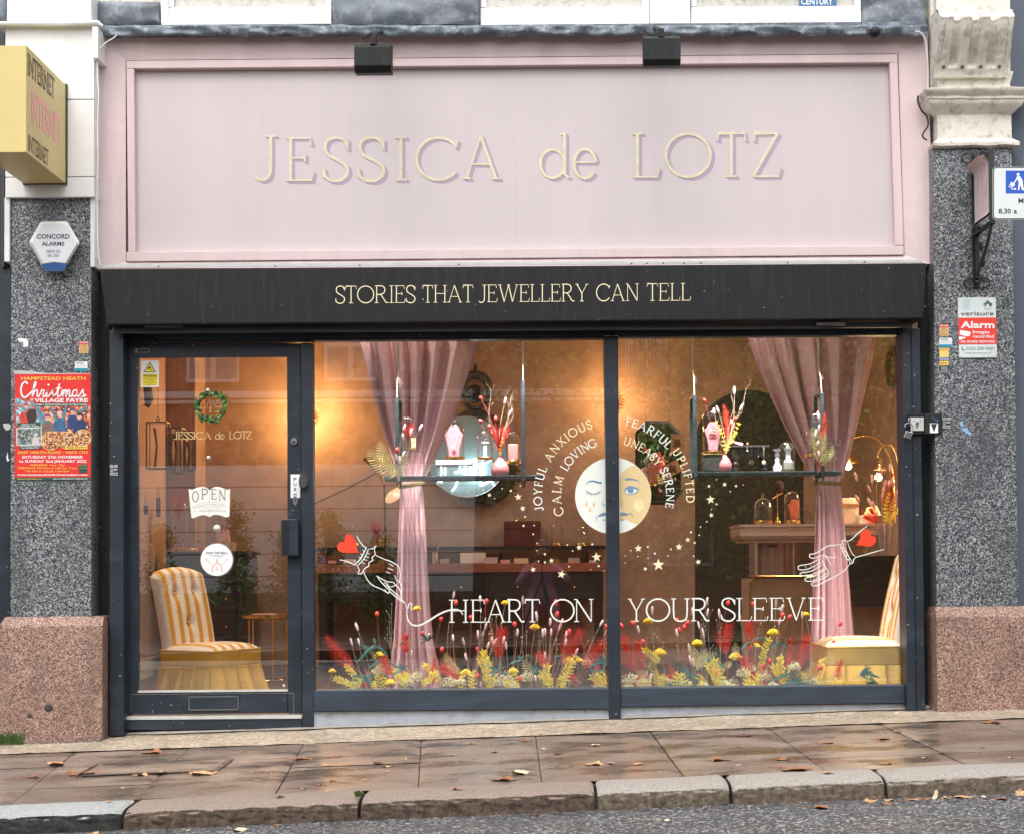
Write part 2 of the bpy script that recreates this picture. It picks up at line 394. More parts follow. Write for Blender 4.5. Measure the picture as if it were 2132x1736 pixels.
GL = {
 'A': [([(.10, 0), (.46, 1)], T), ([(.46, 1), (.86, 0)], K), ([(.22, .34), (.72, .34)], T), se(.10, 0, .2), se(.86, 0, .22)],
 'B': [st(.15), (cr([(.05, 1), (.42, 1), (.6, .87), (.6, .68), (.42, .53), (.15, .53)]), T), (cr([(.15, .53), (.45, .53), (.68, .42), (.68, .14), (.45, 0), (.05, 0)]), K)],
 'C': [(arc(.5, .5, .49, .5, 38, 322, 26), K), ([(.87, .74), (.93, .93)], T)],
 'D': [st(.15), (cr([(.05, 1), (.42, 1), (.76, .86), (.86, .5), (.76, .14), (.42, 0), (.05, 0)]), K)],
 'E': [st(.14), ([(.04, 1), (.60, 1), (.63, .82)], T), ([(.14, .53), (.48, .53)], T), ([(.48, .44), (.48, .62)], T), ([(.04, 0), (.64, 0), (.68, .2)], T)],
 'F': [st(.14), ([(.04, 1), (.58, 1), (.61, .82)], T), ([(.14, .53), (.46, .53)], T), ([(.46, .44), (.46, .62)], T), se(.14, 0, .22)],
 'G': [(arc(.5, .5, .48, .5, 42, 350, 26), K), ([(.86, .76), (.9, .93)], T), ([(.6, .42), (.98, .42)], T)],
 'H': [st(.14), st(.76), ([(.14, .52), (.76, .52)], T), se(.14, 0, .24), se(.14, 1, .24), se(.76, 0, .24), se(.76, 1, .24)],
 'I': [st(.15), se(.15, 0, .28), se(.15, 1, .28)],
 'J': [(cr([(.34, 1), (.34, .3), (.30, .05), (.14, -.04), (-.02, .04)]), K), se(.34, 1, .26)],
 'L': [st(.14), se(.14, 1, .24), ([(.03, 0), (.58, 0), (.62, .2)], T)],
 'M': [([(.14, 0), (.16, 1)], T), ([(.16, 1), (.5, .08)], K), ([(.5, .08), (.86, 1)], T), ([(.86, 1), (.90, 0)], K), se(.14, 0, .2), se(.9, 0, .22)],
 'N': [([(.14, 0), (.14, 1)], T), ([(.14, 1), (.80, 0)], K), ([(.80, 0), (.80, 1)], T), se(.14, 0, .22), se(.80, 1, .22), ([(.02, 1), (.16, 1)], T)],
 'O': [(arc(.52, .5, .5, .5, 0, 360, 34), K)],
 'P': [st(.14), se(.14, 0, .24), (cr([(.04, 1), (.42, 1), (.62, .88), (.62, .62), (.42, .48), (.14, .48)]), K)],
 'R': [st(.14), se(.14, 0, .24), (cr([(.04, 1), (.42, 1), (.62, .89), (.62, .64), (.42, .50), (.14, .50)]), K), (cr([(.38, .5), (.58, .22), (.72, .02), (.86, .02)]), K)],
 'S': [(cr([(.56, .80), (.48, .96), (.30, 1.01), (.12, .94), (.06, .77), (.14, .60), (.36, .47), (.55, .32), (.56, .14), (.42, 0), (.22, -.01), (.07, .08), (.03, .22)]), K), ([(.57, .72), (.57, .96)], T), ([(.03, .06), (.03, .28)], T)],
 'T': [st(.36), se(.36, 0, .26), ([(.02, .82), (.05, 1), (.67, 1), (.70, .82)], T)],
 'U': [(cr([(.14, 1), (.14, .32), (.22, .06), (.44, -.01), (.66, .06), (.74, .32), (.74, 1)]), K), se(.14, 1, .24), se(.74, 1, .24)],
 'V': [([(.08, 1), (.44, 0)], K), ([(.44, 0), (.80, 1)], T), se(.08, 1, .24), se(.80, 1, .22)],
 'W': [([(.06, 1), (.34, 0)], K), ([(.34, 0), (.62, 1)], T), ([(.62, 1), (.88, 0)], K), ([(.88, 0), (1.16, 1)], T), se(.06, 1, .22), se(1.16, 1, .22), se(.62, 1, .2)],
 'X': [([(.08, 1), (.74, 0)], K), ([(.72, 1), (.08, 0)], T), se(.08, 1), se(.72, 1), se(.08, 0), se(.74, 0)],
 'Y': [([(.08, 1), (.40, .46)], K), ([(.72, 1), (.40, .46)], T), ([(.40, .46), (.40, 0)], K), se(.08, 1), se(.72, 1), se(.40, 0, .24)],
 'Z': [([(.08, .80), (.10, 1), (.66, 1)], T), ([(.66, 1), (.06, 0)], K), ([(.06, 0), (.68, 0), (.72, .2)], T)],
 'd': [(arc(.34, .33, .30, .33, 0, 360, 26), K), ([(.64, 1.04), (.64, .08), (.74, 0)], K), ([(.54, 1.0), (.64, 1.04)], T)],
 'e': [([(.04, .36), (.62, .36)], T), (arc(.34, .33, .30, .34, 5, 325, 24), K)],
 '4': [([(.50, 1), (.03, .30), (.68, .30)], T), st(.50), se(.5, 0, .24)],
 '9': [(arc(.34, .68, .27, .31, 0, 360, 24), K), (cr([(.61, .68), (.58, .34), (.36, .02), (.16, 0)]), K)],
 '!': [([(.1, 1), (.1, .3)], K), ([(.1, .08), (.1, 0)], K)],
}
def gbox(ch):
    xs = [p[0] for s_, w in GL[ch] for p in s_]; return min(xs), max(xs)
def glyph(mb, ch, fx, sw, y, dy=0.0):
    for i, (s_, w) in enumerate(GL[ch]):
        mb.ribbon([fx(a, b) for a, b in s_], sw * w, y - dy - .0002 * i)
def put_letter(ch, u0, u1, vb, cap, sw, y, mat, parent, name='letter', slant=0):
    a, b = gbox(ch); k = (u1 - u0) / max(b - a, .01)
    if ch in 'I!': k = cap
    off = u0 if ch not in 'I!' else (u0 + u1) / 2 - (a + b) / 2 * k + a * k
    mb = MB(); glyph(mb, ch, lambda x, yy: (off + (x - a) * k + slant * yy, vb - yy * cap), sw, y)
    return mb.build(name, mat, parent)
def word_fit(text, u0, u1, vb0, vb1, cap, sw, y, mat, parent, name='letter', one=False, gap=.15, space=.45):
    pos = []; x = 0
    for ch in text:
        if ch == ' ': x += space; continue
        a, b = gbox(ch); pos.append((ch, x, x + b - a)); x += b - a + gap
    k = (u1 - u0) / (x - gap); mb = MB(); out = []
    for ch, p, q in pos:
        if not one: mb = MB()
        a, b = gbox(ch); vb = vb0 + (vb1 - vb0) * (p * k) / (u1 - u0)
        glyph(mb, ch, lambda xx, yy: (u0 + (p + xx - a) * k, vb - yy * cap), sw, y)
        if not one: out.append(mb.build(name, mat, parent))
    if one: out = mb.build(name, mat, parent)
    return out
def word_arc(text, cu, cv, r, a0, a1, cap, sw, y, mat, parent):
    """letters standing on a circle, clockwise, tops outward; angles of first and last letter centre, clockwise from north"""
    ws = [gbox(c)[1] - gbox(c)[0] + .2 for c in text]; cen = []; x = 0
    for w in ws: cen.append(x + w / 2); x += w
    for ch, c_ in zip(text, cen):
        t_ = (c_ - cen[0]) / (cen[-1] - cen[0]); an = R(a0 + (a1 - a0) * t_); a, b = gbox(ch)
        ax = (math.cos(an), math.sin(an)); up = (math.sin(an), -math.cos(an))
        rr = r - cap / 2
        fx = lambda xx, yy: (cu + up[0] * (rr + yy * cap) + ax[0] * (xx - (a + b) / 2) * cap, cv + up[1] * (rr + yy * cap) + ax[1] * (xx - (a + b) / 2) * cap)
        mb = MB(); glyph(mb, ch, fx, sw, y); mb.build('letter', mat, parent)
_tc = {}
def sans(mb, text, u0, u1, vb, h, y, bold=.0, fx=None, vb1=None, italic=0):
    """printed sans lettering: text fitted to u0..u1, baseline vb, cap height h (photo units)"""
    key = (text, bold)
    if key not in _tc:
        cu = bpy.data.curves.new('t', 'FONT'); cu.body = text; cu.offset = bold; cu.resolution_u = 2
        o = bpy.data.objects.new('t', cu); COL.objects.link(o); bpy.context.view_layer.update()
        me = bpy.data.meshes.new_from_object(o.evaluated_get(bpy.context.evaluated_depsgraph_get()))
        _tc[key] = ([(v.co.x, v.co.y) for v in me.vertices], [tuple(p.vertices) for p in me.polygons])
        bpy.data.objects.remove(o); bpy.data.curves.remove(cu); bpy.data.meshes.remove(me)
    vs, fs = _tc[key]
    if not vs: return mb
    x0 = min(v[0] for v in vs); x1 = max(v[0] for v in vs); k = (u1 - u0) / (x1 - x0); kk = h / .70
    vb1 = vb if vb1 is None else vb1
    f = fx or (lambda a, b: P(a, b, y))
    return mb.add([f(u0 + (a - x0) * k + italic * b * kk, vb + (vb1 - vb) * (a - x0) / (x1 - x0) - b * kk) for a, b in vs], fs)
# ================================================================== GROUND
def lin(pa, pb): # z as a linear function of x through two points
    k = (pb.z - pa.z) / (pb.x - pa.x); return lambda x: pa.z + k * (x - pa.x)
zF = lin(P(235, 1531, 0), P(1945, 1475, 0))
YK, YKF, YR, YG = -2.2, -2.46, -2.49, -0.62
zK = lin(P(253, 1665, YK), P(2132, 1586, YK))
zR = lin(P(253, 1730, YR), P(2132, 1652, YR))
def zg(x, y): t = min(1.0, max(0.0, -y / -YK)); return zF(x) * (1 - t) + zK(x) * t
def zroad(x, y): return zR(x) + .02 * math.sin(max(0, min(1, (YR - y) / 6)) * math.pi)
XL, XR = -7.0, 7.0
g = MB(); g.grid(lambda s, t_: Vector((-30 + 60 * s, 8 - 68 * t_, min(zR(-30), zR(30)) - 1.2)), 4, 4); struct(g, 'ground', m_mortar)
g = MB(); g.grid(lambda s, t_: Vector((XL * 2 + 28 * s, .3 + (YK - .02 - .3) * t_, zg(XL * 2 + 28 * s, .3 + (YK - .02 - .3) * t_) - .02)), 28, 8); pave = struct(g, 'pavement', m_mortar)
g = MB(); g.grid(lambda s, t_: Vector((XL * 2 + 28 * s, YR + .1 + (-6.2) * t_, zroad(XL * 2 + 28 * s, YR + .1 - 6.2 * t_))), 56, 24); struct(g, 'road', m_asph)
g = MB(); g.grid(lambda s, t_: Vector((XL * 2 + 28 * s, -8.45 - 5.6 * t_, zroad(0, -8.4) + .10 + (zR(XL * 2 + 28 * s) - zR(0)) * .4)), 8, 4); struct(g, 'far_pavement', m_slab)
# pebble strip with a lumpy surface and a ragged inner edge of cement
g = MB()
def strip(s, t_):
    x = XL + 14 * s; y = .02 + (YG - .02) * t_ + (.012 * noise.noise(Vector((x * 4, 3, t_))) if t_ > .9 else 0)
    return Vector((x, y, zg(x, y) + .003 + .004 * noise.noise(Vector((x * 9, y * 9, 0)))))
g.grid(strip, 420, 24); strip_o = struct(g, 'pebble_strip', m_grav)
g = MB()
def cem(s, t_):
    x = -2.75 + 5.25 * s; w = .07 + .035 * noise.noise(Vector((x * 3, 8, 0)))
    y = .02 - w * t_; return Vector((x, y, zg(x, y) + .022 - .012 * t_ * t_))
g.grid(cem, 160, 4); struct(g, 'cement_fillet', paint('cement', (.33, .29, .25), .8, .2, 9, .5, dirt=(.08, .07, .06), dirtamt=.6))
# paving slabs, each one its own piece
joints = [((-430, 1578), (-820, 1695)), ((-90, 1572), (-240, 1674)), ((156, 1566), (20, 1653)), ((393, 1566), (280, 1660)), ((632, 1559), (574, 1645)), ((877, 1549), (871, 1638)),
          ((1115, 1539), (1128, 1628)), ((1355, 1532), (1424, 1617)), ((1598, 1523), (1718, 1604)), ((1831, 1513), (2013, 1592)), ((2052, 1503), (2268, 1582)), ((2290, 1494), (2560, 1570)), ((2530, 1484), (2860, 1560))]
jx = []
for (a, b), (c, d) in joints: jx.append((P(a, b, YG).x, P(c, d, YK).x))
for i in range(len(jx) - 1):
    row = [(YG, YK)] if i in (5, 6, 7, 10) else ([(YG, -1.82), (-1.82, YK)] if i in (8, 9) else [(YG, -1.12), (-1.12, -1.78), (-1.78, YK)] if i in (1, 2, 3) else [(YG, -1.45), (-1.45, YK)])
    for y0, y1 in row:
        gp = .0025
        def X(k, y): t_ = (y - YG) / (YK - YG); return jx[k][0] * (1 - t_) + jx[k][1] * t_
        ta, tb = y0 - gp, y1 + gp; dz = rnd.uniform(-.002, .002); tl = rnd.uniform(-.0015, .0015)
        mb = MB()
        def sl_(s, t_):
            y = ta + (tb - ta) * t_; x = X(i, y) + gp + (X(i + 1, y) - X(i, y) - 2 * gp) * s
            e = min(s, 1 - s, t_, 1 - t_)
            return Vector((x, y, zg(x, y) + .004 + dz + tl * (s - .5) - (.006 if e < .001 else 0) + .0012 * noise.noise(Vector((x * 5, y * 5, 1)))))
        mb.grid(sl_, 16, 12); mb.build('paving_slab', m_slab, pave)
# a cast iron access cover frame set in the slabs
c0 = P(330, 1600, -1.35); mb = MB(); x0, x1 = P(175, 1605, -1.35).x, P(470, 1600, -1.35).x
zc = zg((x0 + x1) / 2, -1.35) + .0075; sk = (zF(1) - zF(0))
for (a, b, c, d) in ((x0, x1, -1.12, -1.14), (x0, x1, -1.50, -1.52), (x0, x0 + .012, -1.14, -1.50), (x1 - .012, x1, -1.14, -1.50)):
    mb.add([(p, q, zg(p, q) + .009) for p, q in ((a, c), (b, c), (b, d), (a, d))], [(0, 1, 2, 3)])
cv = tag(mb.build('access_cover', m_iron), 'inset rectangular access cover frame in the slabs with leaves on it', 'access cover')
mb = MB(); mb.add([(p, q, zg(p, q) + .0075) for p, q in ((x0 + .03, -1.14), (x1 - .03, -1.14), (x1 - .03, -1.5), (x0 + .03, -1.5))], [(0, 1, 2, 3)]); mb.build('tray_infill', m_slab, cv)

kerb = thing('kerb', '', '', (0, -2.33, 0)); del kerb['label']; del kerb['category']; kerb['kind'] = 'structure'
ku = [-420, -60, 253, 747, 1241, 1523, 1846, 2240, 2620]
kmats = [m_kerbb, m_kerbd, m_kerbb, m_kerbb, m_kerbg, m_kerbg, m_kerbg, m_kerbg]
for i in range(len(ku) - 1):
    xa, xb = P(ku[i], 1690, YKF).x + .007, P(ku[i + 1], 1690, YKF).x - .007
    prof = [(YK - .003, -.004), (YK - .006, .001), (-2.30, .002), (-2.385, .0), (-2.425, -.008), (-2.448, -.02), (-2.460, -.04), (-2.466, -.07), (-2.476, -.13), (-2.476, -.30)]
    mb = MB(); n = int((xb - xa) / .016)
    if i in (4, 5, 6, 7): prof = [(a if a > -2.3 else a * 1.0, b) for a, b in prof]
    kk = .35 if kmats[i] is m_kerbg else .75
    def kf(s, t_, i=i):
        x = xa + (xb - xa) * s; j = t_ * (len(prof) - 1) * 1.0; a = int(min(j, len(prof) - 2)); f = j - a
        y = prof[a][0] * (1 - f) + prof[a + 1][0] * f; z = prof[a][1] * (1 - f) + prof[a + 1][1] * f
        e = min(s, 1 - s) * (xb - xa); rd = max(0, .018 - e) ** 2 * 40
        w = max(0, min(1, (t_ - .40) * 4)) * kk
        q = Vector((x * 22, t_ * 16, i * 9)); nn = noise.noise(q) + .7 * noise.noise(q * 2.3) + .4 * noise.noise(q * 5)
        zz = zK(x) + z
        return Vector((x, y + w * .013 * nn + (rd if t_ > .2 else 0), zz - (rd * .8 if t_ < .6 else 0) + .004 * noise.noise(Vector((x * 3, i, 0)))))
    mb.grid(kf, n, 36)
    a = len(mb.v) ; mb.build('kerb_stone', kmats[i], kerb, smooth='all')
    o = MB(); o.add([(xa + .002, YK - .01, zK(xa) - .002), (xa + .002, -2.44, zK(xa) - .03), (xa + .002, -2.46, zK(xa) - .3), (xa + .002, YK - .01, zK(xa) - .3)], [(0, 1, 2, 3)])
    o.add([(xb - .002, YK - .01, zK(xb) - .002), (xb - .002, -2.44, zK(xb) - .03), (xb - .002, -2.46, zK(xb) - .3), (xb - .002, YK - .01, zK(xb) - .3)], [(0, 1, 2, 3)])
    o.build('joint_mortar', m_mortar, kerb)
mb = MB()
mb.grid(lambda s, t_: Vector((XL + 14 * s, YK + .01 - .28 * t_, zK(XL + 14 * s) - .05 - .1 * t_)), 4, 2); mb.build('kerb_bed', m_mortar, kerb)

# ================================================================== PILASTERS
def zbot(u): return zF(P(u, 1500, 0).x)
pl = thing('left_pilaster', 'grey granite pilaster left of the shop door, pink granite base, white upper panels', 'pilaster', P(105, 1543, 0))
mb = MB(); mb.rect(22, 412, 190, 1290, -.12, .2); mb.build('granite_shaft', m_gran, pl, bevel=.003)
mb = MB(); x0, x1 = P(-3, 1400, -.2).x, P(213, 1400, -.2).x; zt = P(105, 1303, -.2).z
mb.prism([(x, -.2, z) for x, z in ((x0, zt), (x1, zt), (x1, zbot(215) - .05), (x0, zbot(0) - .05))], (0, .3, 0)); mb.build('base_block', m_pgran, pl, bevel=.006)
zs = P(105, 1283, -.12).z
mb = MB(); mb.add([(x0 + .012, -.125, zs), (x1 - .012, -.125, zs), (x1, -.2, zt), (x0, -.2, zt), (x0 + .012, .1, zs), (x1 - .012, .1, zs), (x1, .1, zt), (x0, .1, zt)],
    [(0, 1, 2, 3), (4, 7, 6, 5), (1, 5, 6, 2), (0, 3, 7, 4), (0, 4, 5, 1), (3, 2, 6, 7)]); mb.build('base_chamfer', m_pgran, pl)
mb = MB()
for (u, v, r_) in ((101, 1473, 12), (62, 1490, 9)):
    q = P(u, v, -.2); mb = MB(); mb.ball(q + Vector((0, .004, 0)), r_ * SC(-.2), 9, 5, (1, .25, .8)); mb.build('damage_hole', paint('hole_dark', (.06, .05, .045), .9, .4, 20, 1), pl)
for v0, v1, k in ((56, 207, 0), (209, 368, 1), (370, 411, 2)):
    mb = MB(); mb.rect(11, v0, 196, v1, -.15 - .004 * (k == 2), .2); mb.build('white_panel', m_white, pl, bevel=.002)
mb = MB(); mb.rect(40 - 25, -30, 190, 44, -.15, .2); mb.build('white_panel', m_white, pl, bevel=.002)
mb = MB(); a = [P(-10, 50, -.19), P(60, 49, -.19), P(120, 50.5, -.19), P(203, 48, -.19), P(212, 55, -.17)]; mb.tube(a, [.014, .014, .013, .014, .012], 8); mb.build('moulding', m_white, pl)
mb = MB(); mb.rect(-6, 44, 206, 54, -.175, .2); mb.build('moulding', m_white, pl)
for u0, u1, v0, v1, yy in ((9, 20, 412, 545, -.14), (188, 197, 411, 556, -.13), (192, 204, 56, 121, -.20), (186, 190, 56, 560, -.10)):
    mb = MB(); mb.rect(u0, v0, u1, v1, yy, .18); mb.build('edge_board', m_white, pl, bevel=.002)
# loose cable between pilaster and fascia
mb = MB(); mb.tube([P(u, v, -.16) for u, v in cr([(243, 74), (236, 80), (220, 90), (208, 103), (204, 125), (203, 150), (205, 200), (203, 260), (204, 330), (202, 400), (203, 470), (204, 520), (209, 553)])], .0035, 6)
tag(mb.build('loose_cable', m_white), 'thin white cable hanging down the left edge of the pink fascia', 'cable')
mb = MB(); mb.tube([P(u, v, -.155) for u, v in cr([(212, 77), (209, 90), (203, 118), (201, 150), (200, 240), (200.5, 330), (199.5, 450), (200, 540)])], .0042, 6)
tag(mb.build('grey_conduit', m_galv), 'grey conduit running straight down beside the white pilaster panels', 'conduit')
mb = MB(); mb.rect(-60, 560, 21, 1296, -.02, .1).rect(-60, 60, 9, 560, -.02, .1); fr = mb.build('neighbour_frame', m_frame); tag(fr, 'black shopfront frame strip of next door at far left edge', 'frame')
mb = MB(); mb.rect(2, 62, 9, 556, -.05, .06); mb.build('downpipe', m_dgrey, fr)

pr = thing('right_pilaster', 'grey granite pilaster right of the window with white scrolled corbel', 'pilaster', P(2030, 1470, 0))
mb = MB(); x0, x1 = P(1945, 800, -.12).x, P(2115, 800, -.12).x
mb.prism([P(1942, 303, -.12), P(2106, 303, -.12), P(2121, 1268, -.12), P(1950, 1268, -.12)], (0, .2, 0)); mb.build('granite_shaft', m_gran, pr, bevel=.003)
x0, x1 = P(1951, 1370, -.2).x, P(2160, 1370, -.2).x; zt = P(2030, 1283, -.2).z; zs = P(2030, 1262, -.12).z
m_pgran2 = paint('stained_pink_granite', (.30, .18, .15), .6, .35, 8, .35, dirt=(.60, .52, .47), dirtamt=.55, fine=70)
mb = MB(); mb.prism([(x, -.2, z) for x, z in ((x0, zt), (x1, zt), (x1, zbot(2160) - .05), (x0, zbot(1950) - .05))], (0, .3, 0)); mb.build('base_block', m_pgran, pr, bevel=.006)
mb = MB(); mb.add([(x0 + .012, -.125, zs), (x1 - .012, -.125, zs), (x1, -.2, zt), (x0, -.2, zt), (x0 + .012, .1, zs), (x1 - .012, .1, zs), (x1, .1, zt), (x0, .1, zt)],
    [(0, 1, 2, 3), (4, 7, 6, 5), (1, 5, 6, 2), (0, 3, 7, 4), (0, 4, 5, 1), (3, 2, 6, 7)]); mb.build('base_chamfer', m_pgran, pr)
# capital: profile swept round the front and two sides
def swept(prof, xa, xb, yb, mat, name, parent, wob=0.0):
    """prof = [(outward, z)], block xa..xb, wall at yb, base front plane y0 = yb - depth"""
    mb = MB(); y0 = -.12; n = len(prof); N = 24
    path = lambda o: [(xa - o, yb), (xa - o, y0 - o)] + [(xa - o + (xb - xa + 2 * o) * k / N, y0 - o) for k in range(1, N)] + [(xb + o, y0 - o), (xb + o, yb)]
    for o, z in prof:
        for k, (x, y) in enumerate(path(o)): mb.v.append(Vector((x, y, z)) + (noise.noise_vector(Vector((x * 11, y * 11, z * 16))) * wob))
    m = N + 3
    mb.f += [(i * m + k, i * m + k + 1, (i + 1) * m + k + 1, (i + 1) * m + k) for i in range(n - 1) for k in range(m - 1)]
    mb.f.append(tuple(range(m))); mb.f.append(tuple(range((n - 1) * m, n * m)))
    mb.sm = True
    return mb.build(name, mat, parent)
Z = lambda v, y=-.15: P(2030, v, y).z
xa, xb = P(1952, 250, -.12).x, P(2105, 250, -.12).x
swept([(.02, Z(306)), (.035, Z(303)), (.038, Z(297)), (.022, Z(292)), (.012, Z(289)), (0, Z(285)), (0, Z(236)), (.012, Z(232)), (.02, Z(229)), (.05, Z(221)), (.062, Z(213)), (.062, Z(211)), (.07, Z(209)), (.07, Z(204)), (.09, Z(198)), (.10, Z(193)), (.10, Z(190)), (0, Z(189))], xa, xb, .1, m_stucco, 'capital_moulding', pr, .006)
x2, x3 = P(1952, 180, -.12).x, P(2105, 180, -.12).x
swept([(-.01, Z(190)), (-.01, Z(184)), (.0, Z(180)), (-.004, Z(172)), (.004, Z(160)), (.012, Z(150)), (.012, Z(147)), (.0, Z(146)), (0, Z(-20))], x2, x3, .1, m_stucco, 'corbel_block', pr, .004)
# fluted scroll of the corbel
zl, zh = P(2030, 150, -.25).z, P(2030, 24, -.25).z
xa, xb = P(1953, 90, -.25).x, P(2112, 90, -.3).x
def corb(s, t_):
    x = xa + (xb - xa) * s
    out = .03 + .17 * (math.sin(t_ * math.pi * .5) ** 1.3) if t_ < .82 else .2 - .10 * ((t_ - .82) / .18) ** 2
    z = zl + (zh - zl) * t_ + (.02 if t_ > .95 else 0)
    ph = (s * 4.5) % 1.0; gr = .0
    if .06 < s < .94 and t_ > .14:
        w = (s - .5) * 4.0 + .5; dd = abs((w % 1.0) - .5)
        gr = .06 * max(0, 1 - (dd / .27) ** 2) ** .5 * min(1, (t_ - .14) * 12) if abs(s - .5) < .47 else 0
    return Vector((x + .008 * math.sin(t_ * 7) * (s - .5), -.12 - out + gr + .003 * noise.noise(Vector((x * 40, z * 40, 0))), z))
mb = MB(); mb.grid(corb, 90, 44)
mb.sm = True; mb.build('corbel_scroll', m_stucco, pr, smooth='all')
mb = MB()
for s in (0.0, 1.0):
    pts = [corb(s, k / 20) for k in range(21)]; mb.add(pts + [Vector((pts[0].x, -.1, pts[-1].z)), Vector((pts[0].x, -.1, pts[0].z))], [tuple(range(23))])
pts = [corb(k / 40, 0) for k in range(41)]; mb.add(pts + [Vector((pts[-1].x, -.1, zl)), Vector((pts[0].x, -.1, zl))], [tuple(range(43))])
pts = [corb(k / 40, 1) for k in range(41)]; mb.add(pts + [Vector((pts[-1].x, -.1, pts[0].z)), Vector((pts[0].x, -.1, pts[0].z))], [tuple(range(43))])
mb.build('corbel_cheek', m_stucco, pr)
mb = MB()
for k in range(4):
    q = corb(.5 + (k - 1.5) * .25, .155); mb = MB(); mb.ball(q + Vector((0, .002, 0)), .011, 8, 5); mb.build('corbel_bead', m_mortar, pr)
mb = MB(); mb.rect(1938, -30, 1952, 190, -.06, .12); mb.build('side_board', m_stucco, pr)
mb = MB(); mb.rect(2104, -40, 2400, 1480, -.03, .4); tag(mb.build('neighbour_wall', m_bluegrey), 'strip of blue grey painted wall beyond the right pilaster', 'wall')

# ================================================================== UPPER FACADE
uf = thing('upper_facade', 'first storey wall above the pink fascia with dark lead covered panels', 'wall', P(1066, 50, 0))
mb = MB(); mb.rect(-20, -120, 2160, 47, .02, .25); mb.build('wall', m_stucco, uf)
def lump(u0, v0, u1, v1, y, amp, mat, name, parent, nu=60, nv=12, th=.03, sc=6, wavy=0):
    mb = MB()
    def fn(s, t_):
        w = wavy * noise.noise(Vector((s * (u1 - u0) * .022, 5, v0))) * t_
        q = P(u0 + (u1 - u0) * s, v0 + (v1 - v0) * t_ + w, y); e = min(s * 8, (1 - s) * 8, t_ * 4, (1 - t_) * 4, 1)
        q.y += amp * noise.noise(Vector((q.x * sc, q.z * sc * 2, 3))) - th * .5 * math.sqrt(max(0, e)); return q
    mb.grid(fn, nu, nv); return mb.build(name, mat, parent, smooth='all')
for a, b, c, d in ((205, 4, 333, 52), (690, -40, 997, 52), (1793, -40, 1928, 60), (-30, -40, 12, 44)):
    lump(a, b, c, d, -.02, .02, m_slate, 'lead_panel', uf)
    mb = MB(); mb.rect(a + 2, b + 2, c - 2, d - 2, -.012, .03); mb.build('lead_backing', m_slate, uf)
def sash(u0, u1, vs, glass_u, vg, parts, label, curtain=False):
    t = thing('sash_window', label, 'window', P((u0 + u1) / 2, 48, 0))
    mb = MB(); mb.rect(u0, -80, glass_u[0] - 12, vs - 1, -.03, .08).rect(glass_u[1] + 12, -80, u1, vs - 1, -.03, .08); mb.build('casing', m_white, t, bevel=.003)
    mb = MB(); mb.rect(glass_u[0] - 12, vg, glass_u[1] + 12, vs - 8, -.015, .05); mb.build('bottom_rail', m_white, t, bevel=.003)
    mb = MB(); mb.rect(glass_u[0] - 12, -80, glass_u[0], vg, -.012, .05).rect(glass_u[1], -80, glass_u[1] + 12, vg, -.012, .05); mb.build('sash_stile', m_white, t, bevel=.003)
    mb = MB(); mb.rect(u0 + 1, vs - 8, u1 - 1, vs + 2, -.07, .1); mb.build('sill', m_white, t, bevel=.004)
    mb = MB(); mb.rect(glass_u[0], -80, glass_u[1], vg, .008, .004); mb.build('pane', m_cloche, t)
    mb = MB()
    if curtain:
        m = paint('net_curtain', (.60, .66, .62), .8, .1)
        mb.grid(lambda s, t_: (lambda q: Vector((q.x, .05 + .014 * math.sin(s * 70 + 2 * math.sin(s * 9)), q.z)))(P(glass_u[0] - 4 + (glass_u[1] - glass_u[0] + 8) * s, -80 + 100 * t_, .06)), 200, 2); mb.build('net_curtain', m, t)
    else:
        mb.rect(glass_u[0] - 6, -80, glass_u[1] + 6, vg + 10, .05, .004); mb.build('blind', paint('pale_blind', (.62, .63, .58), .7, .04), t)
    return t
sash(335, 690, 50, (362, 678), 15, 0, 'white sash window above the left floodlight with a net curtain', True)
sash(1000, 1352, 52, (1012, 1336), 16, 0, 'white sash window with a plain pale blind, middle of the three above the fascia')
w3 = sash(1438, 1792, 50, (1450, 1778), 14, 0, 'white sash window with blue sticker in its corner, right of the three')
mb = MB(); mb.rect(1664, -80, 1741, 13.5, -.004, .003); st_ = mb.build('window_sticker', paint('poster_blue', (.035, .15, .33), .4), w3)
mb = MB(); sans(mb, 'CENTURY', 1668, 1734, 10, 13, -.006, .02); mb.build('lettering', m_paper, st_)
mb = MB(); mb.rect(1353, -80, 1437, 50, -.035, .06); mb.build('mullion_pier', m_white, uf, bevel=.004)
lump(213, 53, 1931, 75, -.10, .03, m_lead, 'lead_flashing', uf, 420, 10, .03, 9, wavy=5)
mb = MB(); mb.rect(215, 52, 1929, 66, -.09, .12); mb.build('flashing_core', m_lead, uf)

# ================================================================== PINK FASCIA
fs = thing('fascia_sign', 'large pink painted fascia board with pale gold name lettering and mauve shadows', 'sign', P(1066, 548, 0))
for q_ in (275, 1073), (1073.15, 1869): mb = MB(); mb.rect(q_[0], 138, q_[1], 532, .02, .05); mb.build('panel', m_pinkp, fs)
for c in ([(263, 127), (1869, 113), (1869, 130), (263, 143)], [(263, 525), (1882, 512), (1882, 531), (263, 545)]):
    mb = MB(); mb.quadbox(c, -.025, .07); mb.build('moulding', m_pink, fs, bevel=.003)
for c in ([(263, 143.5), (279, 143.5), (282, 525), (267, 525)], [(1852, 130.5), (1869, 130.5), (1882, 511), (1864, 511)]):
    mb = MB(); mb.quadbox(c, -.024, .07); mb.build('moulding', m_pink, fs, bevel=.003)
o = [P(206, 70, -.034), P(1931, 64, -.034), P(1944, 550, -.03), P(204, 560, -.03)]; i_ = [P(262, 126, -.012), P(1870, 112, -.012), P(1883, 532, -.012), P(262, 546, -.012)]
